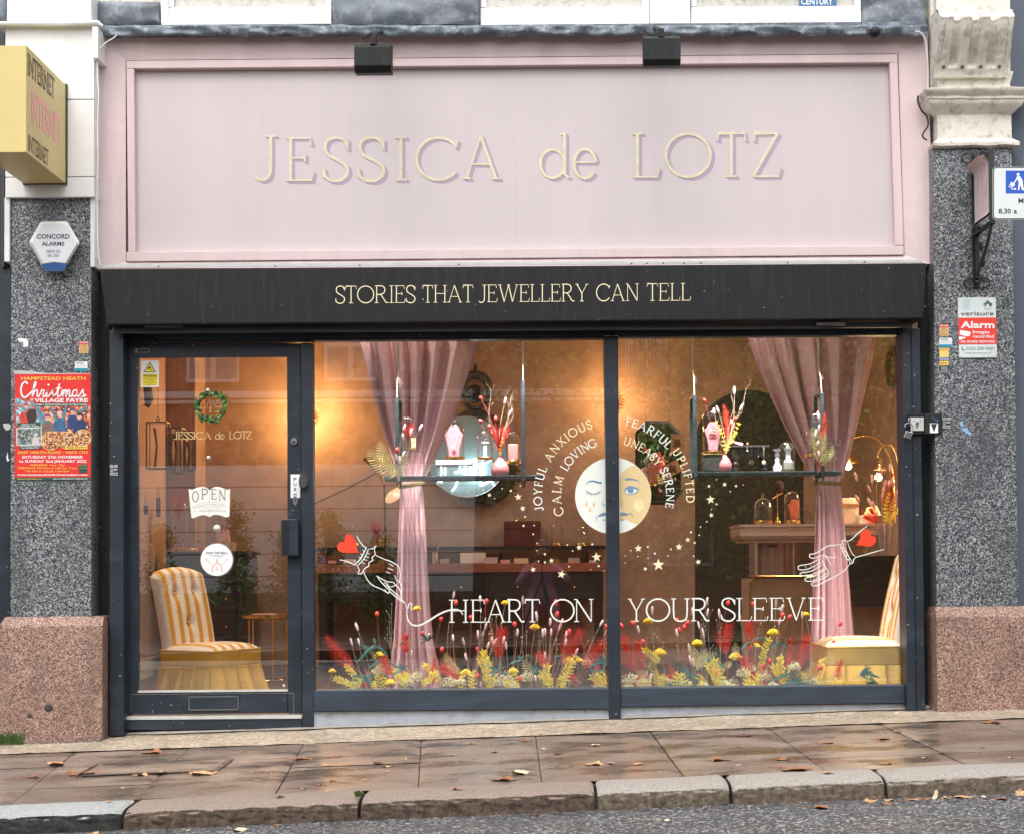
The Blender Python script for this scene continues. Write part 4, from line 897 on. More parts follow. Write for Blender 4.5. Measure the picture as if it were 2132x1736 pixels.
# hands and hearts
ZA = lambda pts: [(640.2 + .2398 * a, 1067 + .2398 * b) for a, b in pts]
def lines(pane, Zf, lst, w, mat=m_wvinyl, name='hand_drawing'):
    mb = MB()
    for k, (pts, wf) in enumerate(lst): mb.ribbon(cr(Zf(pts), 5), w * wf, YV - .0003 - .0001 * (k % 12), lambda t_: .55 + .5 * math.sin((.12 + .76 * t_) * math.pi))
    return mb.build(name, mat, pane)
mb = MB(); mb.poly(ZA(cr([(448, 350), (415, 345), (360, 348), (300, 342), (262, 318), (262, 278), (285, 252), (322, 250), (322, 215), (345, 188), (378, 192), (405, 220), (425, 270), (430, 310), (448, 350)], 3)), YV); mb.build('heart', m_vred, panes[0])
lines(panes[0], ZA, [([(430, 198), (455, 250), (490, 290), (512, 300)], 1), ([(278, 406), (340, 420), (385, 440), (425, 455)], 1), ([(512, 300), (480, 360), (450, 410), (412, 445)], 1.2), ([(530, 310), (510, 360), (480, 410), (432, 460)], 1.0), ([(540, 314), (560, 310), (580, 300), (597, 282)], 1),
  ([(597, 282), (580, 320), (588, 355), (560, 390), (568, 410), (535, 430), (530, 460), (500, 480), (485, 500), (470, 525), (440, 525), (450, 495), (432, 460)], 1), ([(590, 365), (650, 395), (720, 420), (780, 455), (800, 500), (808, 540)], 1), ([(485, 505), (520, 580), (570, 630), (640, 660), (690, 690)], 1), ([(600, 545), (640, 600), (690, 650), (712, 670), (705, 695), (685, 685), (670, 665)], 1.1),
  ([(600, 545), (640, 570), (690, 595), (740, 600)], 1), ([(665, 600), (720, 660), (790, 720), (830, 765), (848, 785)], 1), ([(740, 600), (790, 650), (815, 700), (820, 740)], 1), ([(690, 600), (710, 640), (760, 630), (750, 605)], .8), ([(712, 680), (770, 730), (840, 780)], 1.1), ([(808, 540), (800, 600), (820, 640), (818, 700)], 1), ([(755, 540), (775, 580), (808, 610)], .8), ([(705, 440), (750, 462)], .7), ([(695, 478), (748, 497)], .7), ([(680, 510), (722, 525)], .7),
  ([(445, 380), (470, 400)], .7), ([(460, 350), (482, 375)], .7), ([(478, 320), (495, 342)], .7), ([(418, 420), (400, 410)], .7), ([(490, 405), (520, 410)], .7), ([(505, 380), (535, 385)], .7), ([(520, 350), (545, 355)], .7), ([(470, 430), (500, 440)], .7), ([(848, 785), (870, 830), (880, 790), (905, 790), (900, 830), (915, 840)], .9)], 1.9)
ZB = lambda pts: [(1509.5 + .2998 * a, 962.9 + .2998 * b) for a, b in pts]
mb = MB(); mb.poly(ZB(cr([(912, 572), (935, 530), (945, 490), (970, 465), (1000, 466), (1015, 490), (1013, 508), (1040, 510), (1050, 535), (1035, 565), (1000, 582), (960, 575), (912, 572)], 3)), YV); mb.build('heart', m_vred, panes[1])
lines(panes[1], ZB, [([(988, 438), (920, 490), (880, 530), (850, 545)], 1), ([(850, 545), (825, 535), (812, 548), (818, 560)], 1), ([(803, 565), (770, 570), (715, 577), (660, 610), (620, 630), (590, 635), (590, 655), (620, 660), (690, 638)], 1), ([(690, 638), (720, 655), (780, 655)], .8), ([(695, 642), (720, 680), (738, 718)], .8),
  ([(818, 560), (825, 590), (845, 620), (860, 650), (885, 690)], 1), ([(806, 560), (806, 590), (822, 585)], 1), ([(814, 592), (818, 618), (838, 610)], 1), ([(826, 618), (832, 645), (852, 636)], 1), ([(842, 645), (850, 672), (868, 660)], 1), ([(858, 670), (872, 698), (890, 690), (895, 668), (910, 655)], 1), ([(850, 548), (865, 590), (885, 630), (905, 650)], .7),
  ([(910, 655), (980, 635), (1050, 615), (1105, 600)], 1), ([(870, 698), (830, 745), (770, 785), (700, 820), (640, 850), (605, 850), (603, 835), (640, 820)], 1), ([(650, 668), (590, 700), (520, 712), (508, 728), (520, 742), (580, 735), (670, 690)], 1), ([(675, 705), (600, 750), (530, 762), (530, 782), (600, 775), (690, 735)], 1), ([(690, 745), (620, 785), (560, 800), (565, 820), (620, 815), (710, 765)], 1), ([(640, 820), (700, 790), (720, 768)], 1), ([(670, 665), (690, 710), (722, 765)], .9), ([(555, 715), (562, 730)], .5), ([(595, 705), (602, 720)], .5), ([(590, 800), (600, 812)], .5), ([(560, 765), (568, 778)], .5)], 1.8)
# ================================================================== SIGNS AND FITTINGS
pt = P(139, 179, -.15); pb = P(139, 384, -.15); bx1 = pt.x; bx0 = bx1 - .25; by0, by1 = -.85, -.15
isg = thing('box_sign', 'yellow projecting box sign with black and pink lettering at upper left', 'sign', Vector(((bx0 + bx1) / 2, -.15, pb.z)))
mb = MB(); mb.box(bx0, bx1, by0, by1 - .02, pb.z, pt.z); mb.build('casing', m_yellow, isg, bevel=.003)
mb = MB(); mb.box(bx0 - .004, bx1 + .006, by1 - .02, by1 + .005, pb.z - .004, pt.z + .006); mb.build('back_frame', m_dgrey, isg)
def sf_map(s0, s1, t0, t1):
    H = pt.z - pb.z; W = by1 - by0 - .02
    def f(a, b): return Vector((bx1 + .0012, by0 + W * a, pt.z - H * b))
    return f
f = sf_map(0, 1, 0, 1)
for (s0, s1, t0, t1, m_, nm) in ((.035, .70, .055, .255, m_ink, 1), (.13, .86, .38, .665, m_pinkink, 0), (.05, .54, .815, .965, m_ink, 1)):
    mb = MB(); sans(mb, 'INTERNET', s0, s1, t1, t1 - t0, 0, .022, f); L_ = mb.build('lettering', m_, isg)
    if nm:
        mb = MB(); sans(mb, 'INTERNET', s0 + .006, s1 - .006, t1 - .012, t1 - t0 - .024, 0, -.026, lambda a, b: f(a, b) + Vector((.0008, 0, 0))); mb.build('inline', m_yellow, L_)
# alarm box
al = thing('alarm_box', 'white hexagonal burglar alarm box with blue foot on left granite', 'alarm', P(113, 566, -.12))
def hexpts(k, y, cu=112.5, cv=512): return [P(cu + (a - cu) * k, cv + (b - cv) * k, y) for a, b in ((62, 508), (61, 504), (82, 466), (87, 462), (136, 461), (142, 465), (165, 504), (165, 509), (134, 562), (129, 565.5), (97, 566), (92, 562))]
a, b, c = hexpts(1, -.13), hexpts(1, -.175), hexpts(.88, -.20)
mb = MB(); n = 12; mb.add(a + b + c, [tuple(range(24, 36))] + [(i, (i + 1) % n, n + (i + 1) % n, n + i) for i in range(n)] + [(n + i, n + (i + 1) % n, 2 * n + (i + 1) % n, 2 * n + i) for i in range(n)]); mb.build('cover', paint('cream_plastic', (.84, .84, .81), .4, .04, dirt=(.5, .45, .35), dirtamt=.3), al)
mb = MB(); mb.poly([(72, 508), (90, 471), (135, 470), (155, 506), (132, 545), (92, 545)], -.2012); mb.build('face_panel', paint('pale_blue_grey', (.82, .84, .86), .4, .02), al)
mb = MB(); mb.poly([(86, 550), (112, 546), (142, 549), (133, 562), (128, 565), (98, 565.5), (92, 562)], -.2018); mb.build('blue_lens', paint('blue_lens', (.03, .10, .28), .25, .1), al)
mb = MB(); sans(mb, 'CONCORD', 76.5, 145, 497.5, 9.5, -.2025, .02); sans(mb, 'ALARMS', 87, 134, 512, 8, -.2025, .02); sans(mb, '0870 22', 97, 125, 527, 6, -.2025, 0); sans(mb, '00 250', 99, 123, 535.8, 6, -.2025, 0)
mb.build('lettering', paint('navy_print', (.05, .06, .10), .5), al)
# poster
yp = -.124
po = slot('christmas_poster', 31, 779, 189, 999, yp, paint('poster_red', (.72, .035, .03), .35, .06, 8), 'red festive fair poster with crowd photo pasted on left granite', 'poster', .003)
m_pw = paint('poster_white', (.85, .82, .82), .4, .02); m_py = paint('poster_yellow', (.85, .58, .10), .4, .03); m_pg = paint('poster_green', (.02, .09, .065), .4, .1)
X_ = lambda p: p * .3297; V_ = lambda p: 676.7 + p * .3297
mb = MB(); sans(mb, 'HAMPSTEAD HEATH', 44, 178, 791.6, 7, yp - .002, .015); sans(mb, 'EAST HEATH ROAD • NW3 1TH', 37.5, 182, 944, 5.6, yp - .002, .015)
sans(mb, 'WEEKENDS: 11am - 7pm', 62.5, 135, 969.5, 4, yp - .002, .01); sans(mb, 'WEEKDAYS: 29th Nov to 16th Dec 3-7pm', 37, 160.5, 975.7, 4, yp - .002, .01); sans(mb, '17th Dec to 2nd Jan 11am-7pm', 53, 144, 982, 4, yp - .002, .01); mb.build('yellow_lettering', m_py, po)
mb = MB(); sans(mb, 'VILLAGE FAYRE', 72, 183, 837.3, 8, yp - .002, .03); sans(mb, 'SATURDAY 27th NOVEMBER', 45.5, 173, 953.6, 5.6, yp - .002, .02); sans(mb, 'to SUNDAY 2nd JANUARY 2022', 39.5, 180, 962.2, 5.6, yp - .002, .02); sans(mb, 'www.hampsteadheathchristmasfayre.com', 36, 182, 989.6, 4, yp - .002, .02)
mb.build('white_lettering', m_pw, po)
mb = MB()
cur = [([(57, 800), (54, 795.5), (47, 799), (43.5, 812), (46, 824), (52, 827.5), (60, 822), (66, 816)], 1.5), ([(66, 816), (73, 805), (75, 797), (72, 797), (69.5, 810), (67.5, 826), (72, 815), (77, 812), (78, 818), (77.5, 824), (80, 826), (85, 818)], 1.2),
 ([(85, 818), (87, 812), (89, 813), (92, 813), (90, 820), (90, 826), (94, 825), (97, 818)], 1.2), ([(97, 818), (99, 812), (97, 824), (100, 826), (105, 820)], 1.2), ([(105, 820), (110, 812), (109, 818), (111, 824), (106, 826.5), (113, 824), (119, 816)], 1.2), ([(119, 816), (124, 799), (120, 822), (122, 826), (127, 822), (129, 816)], 1.2), ([(116, 809), (128, 808)], 1.0),
 ([(129, 816), (131, 812), (130, 826), (134, 815), (137, 812), (138, 815), (137, 826), (141, 815), (144, 812), (145, 817), (144, 824), (147, 826), (151, 820)], 1.2), ([(160, 815), (156, 812), (151, 818), (153, 826), (159, 822), (161, 812), (160, 822), (163, 826), (168, 819)], 1.2), ([(168, 819), (173, 811), (173, 818), (175, 823), (170, 826.5), (176, 825), (180, 822)], 1.2)]
for k, (pts, w) in enumerate(cur): mb.ribbon(cr(pts, 5), 2.3 * w, yp - .002 - .0001 * k)
mb.disc(101, 801.5, 2.2, yp - .0025, 10); mb.build('script_lettering', m_pw, po)
for q_ in ((73, 839.3, 181.5, 845.8), (31.2, 992.8, 188.6, 999)): mb = MB(); mb.rect(*q_, yp - .001, .001); mb.build('dark_strip', m_pg, po)
mb = MB(); sans(mb, 'FAMILY FESTIVE RIDES AND ATTRACTIONS', 74, 180.5, 844.4, 3.6, yp - .003, .01); sans(mb, 'Info Line: 07379 222 051 / 07956 245 531', 111, 182, 997.6, 3, yp - .003, .01); mb.build('strip_lettering', m_pw, po)
mb = MB(); sans(mb, 'www.parnhamfunfairs.co.uk', 36, 87.5, 997.6, 3, yp - .003, .0); mb.build('strip_lettering', m_py, po)
# printed crowd photograph: flat colour patches
def printmat(name, cols, scale):
    t = NT(name); v = t.coord(); vo = t.n('ShaderNodeTexVoronoi'); vo.inputs['Scale'].default_value = scale; t.l(v, vo.inputs['Vector'])
    sp = t.n('ShaderNodeSeparateColor'); t.l(vo.outputs['Color'], sp.inputs[0]); n = len(cols)
    t.bsdf(t.ramp(sp.outputs[0], [(i / n, c) for i, c in enumerate(cols)], 'CONSTANT'), .4); return t.m
m_bokeh = printmat('poster_photo_print', [(.55, .12, .05), (.75, .35, .2), (.25, .03, .03), (.8, .5, .35), (.12, .05, .06), (.6, .15, .08)], 75)
m_bok2 = printmat('poster_photo_blue_print', [(.12, .30, .38), (.55, .65, .68), (.25, .35, .4), (.5, .1, .08)], 75)
mb = MB(); mb.poly([(32, 833), (70, 828), (72, 846), (187.5, 846), (187.5, 905), (90, 905), (34, 885)], yp - .0006); mb.build('photo_print', m_bokeh, po)
mb = MB(); mb.poly([(32.5, 829), (55, 830), (90, 850), (95, 885), (34, 884)], yp - .0009); mb.build('photo_print', m_bok2, po)
skin = paint('print_skin', (.75, .42, .32), .5); hatp = {}
pp_ = [(55, 846, 5.0, (.55, .03, .03), (.55, .05, .04)), (99, 869, 6.2, (.30, .06, .22), (.20, .12, .10)), (124, 863, 6.0, (.6, .5, .55), (.04, .12, .25)), (151, 857, 5.4, (.15, .08, .2), (.03, .05, .18)), (165, 867, 6.5, (.07, .03, .02), (.02, .04, .13))]
for k, (u, v, r_, hat, coat) in enumerate(pp_):
    mh = paint('print_hat_%s' % 'abcde'[k], hat, .5); mc_ = paint('print_coat_%s' % 'abcde'[k], coat, .5, .3, 60)
    mb = MB(); mb.poly([(u - r_ * 2.2, v + 34), (u - r_ * 1.9, v + 13), (u - r_, v + 7), (u + r_, v + 7), (u + r_ * 2.1, v + 13), (u + r_ * 2.3, v + 34)] if k else [(40, 882), (44, 858), (66, 858), (68, 875), (60, 886)], yp - .0012 - .0002 * k); mb.build('printed_coat', mc_, po)
    mb = MB(); mb.disc(u, v, r_ * .8, yp - .0016 - .0002 * k, 16, r_ * 1.1); mb.build('printed_face', skin, po)
    mb = MB(); mb.poly([(u + r_ * .95 * math.cos(R(a)), v - r_ * .25 + r_ * 1.05 * math.sin(R(a))) for a in range(180, 361, 15)], yp - .0020 - .0002 * k); mb.build('printed_hat', mh, po)
mb = MB(); mb.poly([(54, 862), (62, 851), (74, 852), (77, 866), (72, 880), (60, 884)], yp - .0022); mb.build('printed_horse', paint('print_horse', (.05, .025, .02), .5), po)
for a in ([(78, 850), (88, 868), (96, 880)], [(105, 848), (112, 862), (118, 876)], [(137, 848), (134, 862), (130, 876)], [(184, 848), (172, 854), (160, 860)]): mb = MB(); mb.ribbon(a, 5, yp - .0021); mb.build('printed_arm', paint('print_sleeve', (.06, .22, .30), .5, .3, 50), po)
for q_ in ([(36, 881), (84, 879), (85, 890), (37, 892)], [(40, 927), (85, 925), (85, 934), (41, 935)]): mb = MB(); mb.poly(q_, yp - .0024); mb.build('green_banner', m_pg, po)
mb = MB(); mb.poly([(34.5, 891), (86.5, 889), (86.5, 926), (34.5, 927)], yp - .0026); mb.build('inset_border', m_pw, po)
mb = MB(); mb.poly([(36, 892.5), (85, 890.5), (85, 924.5), (36, 925.5)], yp - .0029); mb.build('inset_print', printmat('tree_stall_print', [(.05, .08, .06), (.18, .22, .2), (.10, .14, .12), (.4, .42, .42)], 110), po)
mb = MB(); mb.disc(75, 904, 4, yp - .0031, 14).poly([(66, 925), (69, 909), (80, 909), (83, 925)], yp - .0031); mb.build('inset_figure', paint('print_pale_coat', (.6, .55, .55), .5), po)
mb = MB(); sans(mb, 'FRESHLY CUT', 45, 74, 885.4, 3, yp - .003, .01, None, 884.6); sans(mb, 'CHRISTMAS TREES!', 39, 81, 889.4, 3, yp - .003, .01, None, 888.4); sans(mb, 'www.christmastrees.london', 41, 84, 929.4, 2.4, yp - .003, .01); sans(mb, 'Tel: 020 8563 7733', 44, 80, 933.4, 2.8, yp - .003, .01); mb.build('banner_lettering', m_pw, po)
m_food = printmat('poster_stall_print', [(.30, .08, .03), (.6, .3, .12), (.15, .04, .03), (.7, .5, .3)], 120)
for k, (u, v, r_) in enumerate(((320, 730, 60), (425, 728, 56), (522, 712, 55))):
    mb = MB(); mb.disc(X_(u), V_(v), r_ * .3297, yp - .0032 - .0003 * k, 36); mb.build('gold_ring', m_py, po)
    mb = MB(); mb.disc(X_(u), V_(v), r_ * .3297 - 1.1, yp - .0034 - .0003 * k, 36); mb.build('stall_print', m_food, po)
mb = MB(); mb.rect(136, 928, 182, 934.6, yp - .0042, .0005); mb.build('yellow_pill', m_py, po)
mb = MB(); sans(mb, 'FREE ENTRY', 139, 180, 933.2, 4, yp - .0048, .0); mb.build('pill_lettering', m_ink, po)
mb = MB(); mb.rect(164, 966, 182, 984, yp - .001, .0005); mb.build('token_panel', m_pg, po)
mb = MB(); sans(mb, 'Ride Tokens', 165, 181, 969.5, 2.2, yp - .002, 0); sans(mb, '1 TOKEN £1.50', 165, 181, 975, 2, yp - .002, 0); mb.build('token_lettering', m_py, po)
# small stickers
def skyline(u0, v0, u1, v1, y, where):
    o = slot('trade_sticker', u0, v0, u1, v1, y, paint('sticker_apricot', (.80, .48, .20), .5, .05), where, 'sticker', group='small trade stickers')
    w = u1 - u0; h = v1 - v0
    mb = MB(); mb.rect(u0, v0, u1, v0 + h * .28, y - .0006, .0004); mb.build('red_band', paint('sticker_red', (.70, .04, .03), .5), o)
    mb = MB(); sans(mb, 'SKYLINE', u0 + 1, u1 - 1, v0 + h * .18, h * .15, y - .001, .01); mb.build('lettering', m_paper, o)
    mb = MB()
    for k, t_ in enumerate(('Shopfront', 'Security Shutters', 'Glass & Glazing', 'Sign & Projections', 'Canopy & Awnings', '079 6355 4473')): sans(mb, t_, u0 + 2 + (k == 0) * 3, u1 - 2 - (k == 0) * 3, v0 + h * (.38 + .112 * k), h * .06, y - .0008, .01)
    mb.build('small_print', m_ink, o)
skyline(164.5, 711, 184, 735.5, -.1225, 'small red and apricot trade sticker above the poster on left granite')
skyline(1956, 676, 1975, 699.5, -.1225, 'small red and apricot trade sticker, topmost of the right granite column')
def uniq(u0, v0, u1, v1, y, where):
    o = slot('trade_sticker', u0, v0, u1, v1, y, m_paper, where, 'sticker', group='small trade stickers'); h = v1 - v0
    mb = MB(); mb.rect(u0, v1 - h * .3, u1, v1, y - .0006, .0004); mb.build('blue_band', paint('sticker_cyan', (.03, .42, .62), .5), o)
    mb = MB(); sans(mb, 'UNIQUE', u0 + 2, u1 - 8, v0 + h * .24, h * .16, y - .001, .015); sans(mb, '07576 881 877', u0 + 1, u1 - 1, v1 - h * .06, h * .18, y - .001, .02)
    for k in range(3): sans(mb, ('Shutters Glass Doors', 'Shop Fronts Repairs', 'Security Grilles & Gates')[k], u0 + 2 + k, u1 - 3, v0 + h * (.38 + .11 * k), h * .05, y - .001, 0)
    mb.build('lettering', m_ink, o)
uniq(156, 753, 182, 772.5, -.1225, 'small white and cyan sticker just above the poster corner')
uniq(1956, 704, 1982, 723, -.1225, 'small white and cyan sticker, second down in the right granite column')
o = slot('trade_sticker', 1956, 725, 1975.5, 751, -.1225, paint('sticker_yellow', (.85, .60, .15), .5), 'small yellow sticker with blue foot, third down on right granite', 'sticker', group='small trade stickers')
mb = MB(); mb.rect(1956, 744, 1975.5, 751, -.1231, .0004); mb.build('blue_band', paint('sticker_blue', (.05, .10, .40), .5), o)
mb = MB(); sans(mb, 'Super Fast', 1957.5, 1974, 730, 3.6, -.124, .01); mb.build('lettering', paint('sticker_orange', (.7, .15, .03), .5), o)
mb = MB(); sans(mb, '07957 605 655', 1957, 1974.5, 747.4, 2, -.124, .02); sans(mb, '07957 605 678', 1957, 1974.5, 750.4, 2, -.124, .02); mb.build('phone_print', m_paper, o)
o = slot('trade_sticker', 1956, 752, 1975, 777, -.1225, m_ink, 'small black and yellow sticker, lowest of the right granite column', 'sticker', group='small trade stickers')
mb = MB(); mb.rect(1956, 752, 1975, 761, -.1231, .0004); mb.build('yellow_band', m_py, o)
mb = MB(); sans(mb, 'era', 1957.5, 1971, 758.5, 5, -.124, .0); mb.build('lettering', m_ink, o)
mb = MB()
for k, t_ in enumerate(('Security Shutters', 'Shopfront', 'Glass & Glazing', 'Sign & Projection', 'Canopy & Awning')): sans(mb, t_, 1959, 1973, 764.3 + k * 2, 1.4, -.124, .01)
sans(mb, '0777 475 3535', 1957, 1974, 776, 2, -.124, .02); mb.build('small_print', m_paper, o)
def lpd(u0, v0, u1, v1, y, where):
    o = slot('stencil_sticker', u0, v0, u1, v1, y, m_ink, where, 'sticker'); h = v1 - v0
    mb = MB()
    for k, (t_, q) in enumerate((('LPD (UK)', .15), ('SHUTTERS', .28))): sans(mb, t_, u0 + .5, u1 - .5, v0 + h * q, h * .10, y - .0008, .02)
    sans(mb, '24/7', u0 + 8, u1 - 1, v0 + h * .55, h * .15, y - .0008, .02)
    for k in range(3): mb.rect(u0 + 1, v0 + h * (.38 + .12 * k), u0 + 7, v0 + h * (.41 + .12 * k), y - .0006, .0003)
    sans(mb, '07950 861 892', u0 + .5, u1 - .5, v1 - h * .16, h * .10, y - .0008, .02); sans(mb, '07794 881 881', u0 + .5, u1 - .5, v1, h * .10, y - .0008, .02)
    mb.build('lettering', m_paper, o)
lpd(228.5, 966, 245.5, 989, -.1025, 'black sticker with white lettering on the left black jamb')
lpd(1962, 868, 1980, 891, -.1225, 'black sticker with white lettering beside the key switch on right granite')
def scrap(pts, y, mat, label):
    mb = MB(); mb.prism([P(a, b, y) for a, b in pts], (0, .001, 0)); tag(mb.build('paper_scrap', mat), label, 'paper scrap', 'torn paper remnants')
scrap([(36, 706), (44, 704), (55, 706), (59, 713), (58, 722), (48, 723), (49, 712), (40, 712)], -.1225, m_paper, 'torn white paper scrap on the left granite above the poster')
scrap([(6, 882), (18, 881), (23, 886), (20, 894), (13, 896), (8, 890)], -.024, m_galv, 'torn grey paper scrap on the far left black frame')
scrap([(13, 952), (16, 940), (17, 953), (20, 958), (15, 960)], -.024, m_paper, 'torn white sliver low on the far left black frame')
scrap([(29, 771), (60, 773), (100, 777), (188, 777), (187, 779.5), (30, 779)], -.1215, m_galv, 'old tape strip along the top edge of the fair poster')
m_bltape = paint('blue_tape', (.25, .45, .65), .6, .1)
scrap([(1997, 878), (2004, 877), (2007, 888), (2000, 886)], -.1225, m_bltape, 'upper faded blue tape remnant on the right granite')
scrap([(2000, 892), (2012, 890), (2016, 896), (2024, 902), (2020, 906), (2010, 900)], -.1225, m_bltape, 'lower faded blue tape remnant on the right granite')
# alarm notice
yn = -.128
an = thing('alarm_notice', 'red and white security alarm notice screwed to the right granite', 'notice', P(2035, 745, yn))
mb = MB(); mb.quadbox([(1994, 620), (2073, 619.5), (2076, 744.5), (1997, 745)], yn, .004); mb.build('board', paint('aged_white_board', (.66, .72, .70), .45, .05, dirt=(.4, .42, .4), dirtamt=.4), an, bevel=.001)
mb = MB(); mb.poly([(1995, 662), (2074, 661.5), (2075.6, 717), (1996.4, 717.4)], yn - .001); mb.build('red_band', paint('notice_red', (.78, .05, .035), .45, .04), an)
mb = MB(); sans(mb, 'verisure', 2000, 2069, 657, 9, yn - .002, .0); mb.build('lettering', m_ink, an)
mb = MB(); sans(mb, 'Alarm', 2000.5, 2070.5, 683, 13.5, yn - .002, .03); sans(mb, 'Images', 2025.6, 2060, 694.6, 6.5, yn - .002, .015); sans(mb, 'recorded', 2025.6, 2069.5, 703.6, 6.5, yn - .002, .015); sans(mb, '24h GUARD RESPONSE', 2000, 2071, 713.8, 4.6, yn - .002, .02); mb.build('white_lettering', m_paper, an)
mb = MB(); mb.poly([(1999, 687.5), (2017, 690.5), (2021.5, 692.5), (2019, 700), (2012, 701), (1998, 697)], yn - .002).poly([(1996.4, 701), (2010, 702), (2011, 704), (1996.6, 709)], yn - .002); mb.build('camera_pictogram', m_paper, an)
mb = MB(); sans(mb, '0333 200 9000', 2012, 2070.5, 728.6, 6.2, yn - .002, .0); sans(mb, 'www.verisure.co.uk', 2009, 2063, 736.6, 3.8, yn - .002, .0)
mb.ribbon(cr([(2003, 722), (2002.5, 726), (2006, 729), (2009, 729)]), 1.8, yn - .002); mb.build('contact_lettering', paint('notice_grey', (.16, .2, .22), .5), an)
mb = MB()
pts = []
for k in range(40):
    a = 2 * math.pi * k / 40; r_ = 8.2 + 1.4 * math.cos(5 * a); pts.append((2056.5 + r_ * math.sin(a), 636 - r_ * math.cos(a)))
mb.ribbon(pts + [pts[0]], .6, yn - .002)
mb.poly([pts[k % 40] for k in range(33, 50)] + [(2056.5 + 4 * math.cos(R(a)), 639 - 7 * math.sin(R(a))) for a in range(0, 181, 30)], yn - .0022); mb.build('flower_logo', paint('notice_teal', (.04, .12, .17), .5), an)
mb = MB()
for k, t_ in enumerate(('max', 'shopfront', '& shutters', 'locksmiths', '07491 090 866')): sans(mb, t_, 2002 + .3 * k, 2019, 626 + k * 4.6, 2.6, yn - .0015, .01)
mb.build('blue_sticker_print', paint('faded_blue_print', (.25, .5, .65), .5), an)
for u, v in ((1997, 623), (2070.5, 622.5), (2073, 741), (2000, 742)): mb = MB(); mb.lathe([(.004, 0), (.003, -.002)], P(u, v, yn - .001), 8, 'y'); mb.build('screw', m_galv, an)
# key switch
ks = thing('key_switch', 'open black key switch box with steel face on the right jamb', 'key switch', P(1925, 903, -.1))
mb = MB(); mb.rect(1893.5, 861, 1962, 903.5, -.128, .03); mb.build('housing', m_black, ks, bevel=.002)
mb = MB(); mb.rect(1896, 869, 1923.5, 896.5, -.134, .008); mb.build('face_plate', m_galv, ks, bevel=.001)
mb = MB(); mb.rect(1926, 862.5, 1961, 902.5, -.138, .01); mb.build('open_lid', m_iron, ks, bevel=.002)
mb = MB(); mb.lathe([(.0, -.006), (.009, -.006), (.010, 0)], P(1909.5, 881, -.134), 16, 'y').rect(1907.8, 881, 1911.2, 889, -.139, .006); mb.build('lock_cylinder', m_steel, ks)
mb = MB(); mb.poly([(1901, 875), (1903.5, 875), (1902.2, 878)], -.1345).poly([(1915, 878), (1917.5, 878), (1916.2, 875)], -.1345).rect(1909, 879, 1910, 884, -.1412, .001); mb.build('arrow_mark', m_ink, ks)
mb = MB(); mb.poly([(1936, 881), (1953, 881), (1953, 901), (1936, 901)], -.1395); l_ = mb.build('label', m_paper, ks)
mb = MB(); mb.poly([(1938, 882), (1951, 882), (1944.5, 899)], -.1400); mb.build('label_wedge', m_ink, l_)
mb = MB()
for k in range(14):
    u, v = rnd.uniform(1937, 1952), rnd.uniform(867, 882); mb.poly([(u, v), (u + rnd.uniform(1, 3), v + rnd.uniform(-1, 1)), (u + rnd.uniform(0, 2), v + rnd.uniform(1, 2.5))], -.1398 - .0001 * k)
mb.build('scratched_film', paint('blue_film', (.1, .25, .5), .5), ks)
mb = MB(); mb.tube([P(u, v, -.14) for u, v in ((1892, 878), (1892.5, 871), (1894, 869.5))] , .003, 6); mb.build('hasp', m_galv, ks)
pk = thing('padlock', 'open steel padlock hanging from the key switch box', 'padlock', P(1891, 914, -.15))
mb = MB(); mb.quadbox([(1887, 897), (1901.5, 900), (1896, 914), (1882, 909)], -.16, .018); mb.build('body', m_steel, pk, bevel=.002)
mb = MB(); mb.tube([P(u, v, -.151) for u, v in cr([(1884.5, 889), (1885, 884), (1889, 881.5), (1896, 882), (1900.5, 887), (1900, 893), (1897, 900)])], .0035, 7); mb.build('shackle', m_silver, pk)
# floodlights
def flood(uc, u0, u1, v0, v1, v2, v3, va, label):
    t_ = thing('floodlight', label, 'floodlight', P(uc, v3, -.5), 'floodlights over the pink fascia')
    yf = -.60; x0, x1 = P(u0, v1, yf).x, P(u1, v1, yf).x; zs = [P(uc, v, yf).z for v in (v0, v1, v2, v3)]
    prof = [(yf + .06, zs[0] + .004), (yf, zs[1]), (yf, zs[2]), (yf + .03, zs[3]), (yf + .11, zs[3] + .01), (yf + .11, zs[0] + .006)]
    mb = MB(); mb.prism([(x0, a, b) for a, b in prof], (x1 - x0, 0, 0)); mb.build('housing', m_black, t_, bevel=.003)
    mb = MB(); mb.box(x0 + .012, x1 - .012, yf + .11, yf + .116, zs[3] + .02, zs[0] - .01); mb.build('lens', m_cloche, t_)
    q = P(uc, va, -.2); xm = (x0 + x1) / 2
    mb = MB(); mb.tube([(xm, -.10, P(uc, va, -.1).z), (xm, -.34, P(uc, va + 3, -.34).z), (xm, -.48, P(uc, va + 6, -.48).z), (xm, -.51, zs[0])], .012, 8); mb.box(xm - .014, xm + .014, -.58, -.50, zs[0] - .01, zs[0] + .035); mb.build('arm', m_black, t_)
    mb = MB(); mb.tube([(xm - .06, -.12, P(uc, va + 4, -.12).z), (xm - .1, -.3, P(uc, va + 12, -.3).z), (xm - .085, -.45, P(uc, va + 14, -.45).z), (xm - .06, -.52, zs[0])], .004, 6); mb.build('cable', m_black, t_)
flood(775, 737, 814, 86, 98, 137, 149, 68, 'black floodlight on a short arm above the painted name, left one')
flood(1375, 1340, 1417, 70, 80, 124, 134, 58, 'black floodlight on a short arm above the painted name, right one')
mb = MB(); mb.ball(P(1822, 67, -.24), 11 * SC(-.24), 16, 10, (1, .8, 1)); mb.lathe([(.03, 0), (.03, .03)], P(1822, 66, -.24), 12, 'y'); cm = mb.build('dome_camera', m_black); tag(cm, 'small dark dome fitting tucked under the lead flashing near right end', 'camera')
mb = MB(); mb.rect(1806, 60, 1838, 70, -.225, .03); mb.build('mount', m_iron, cm)
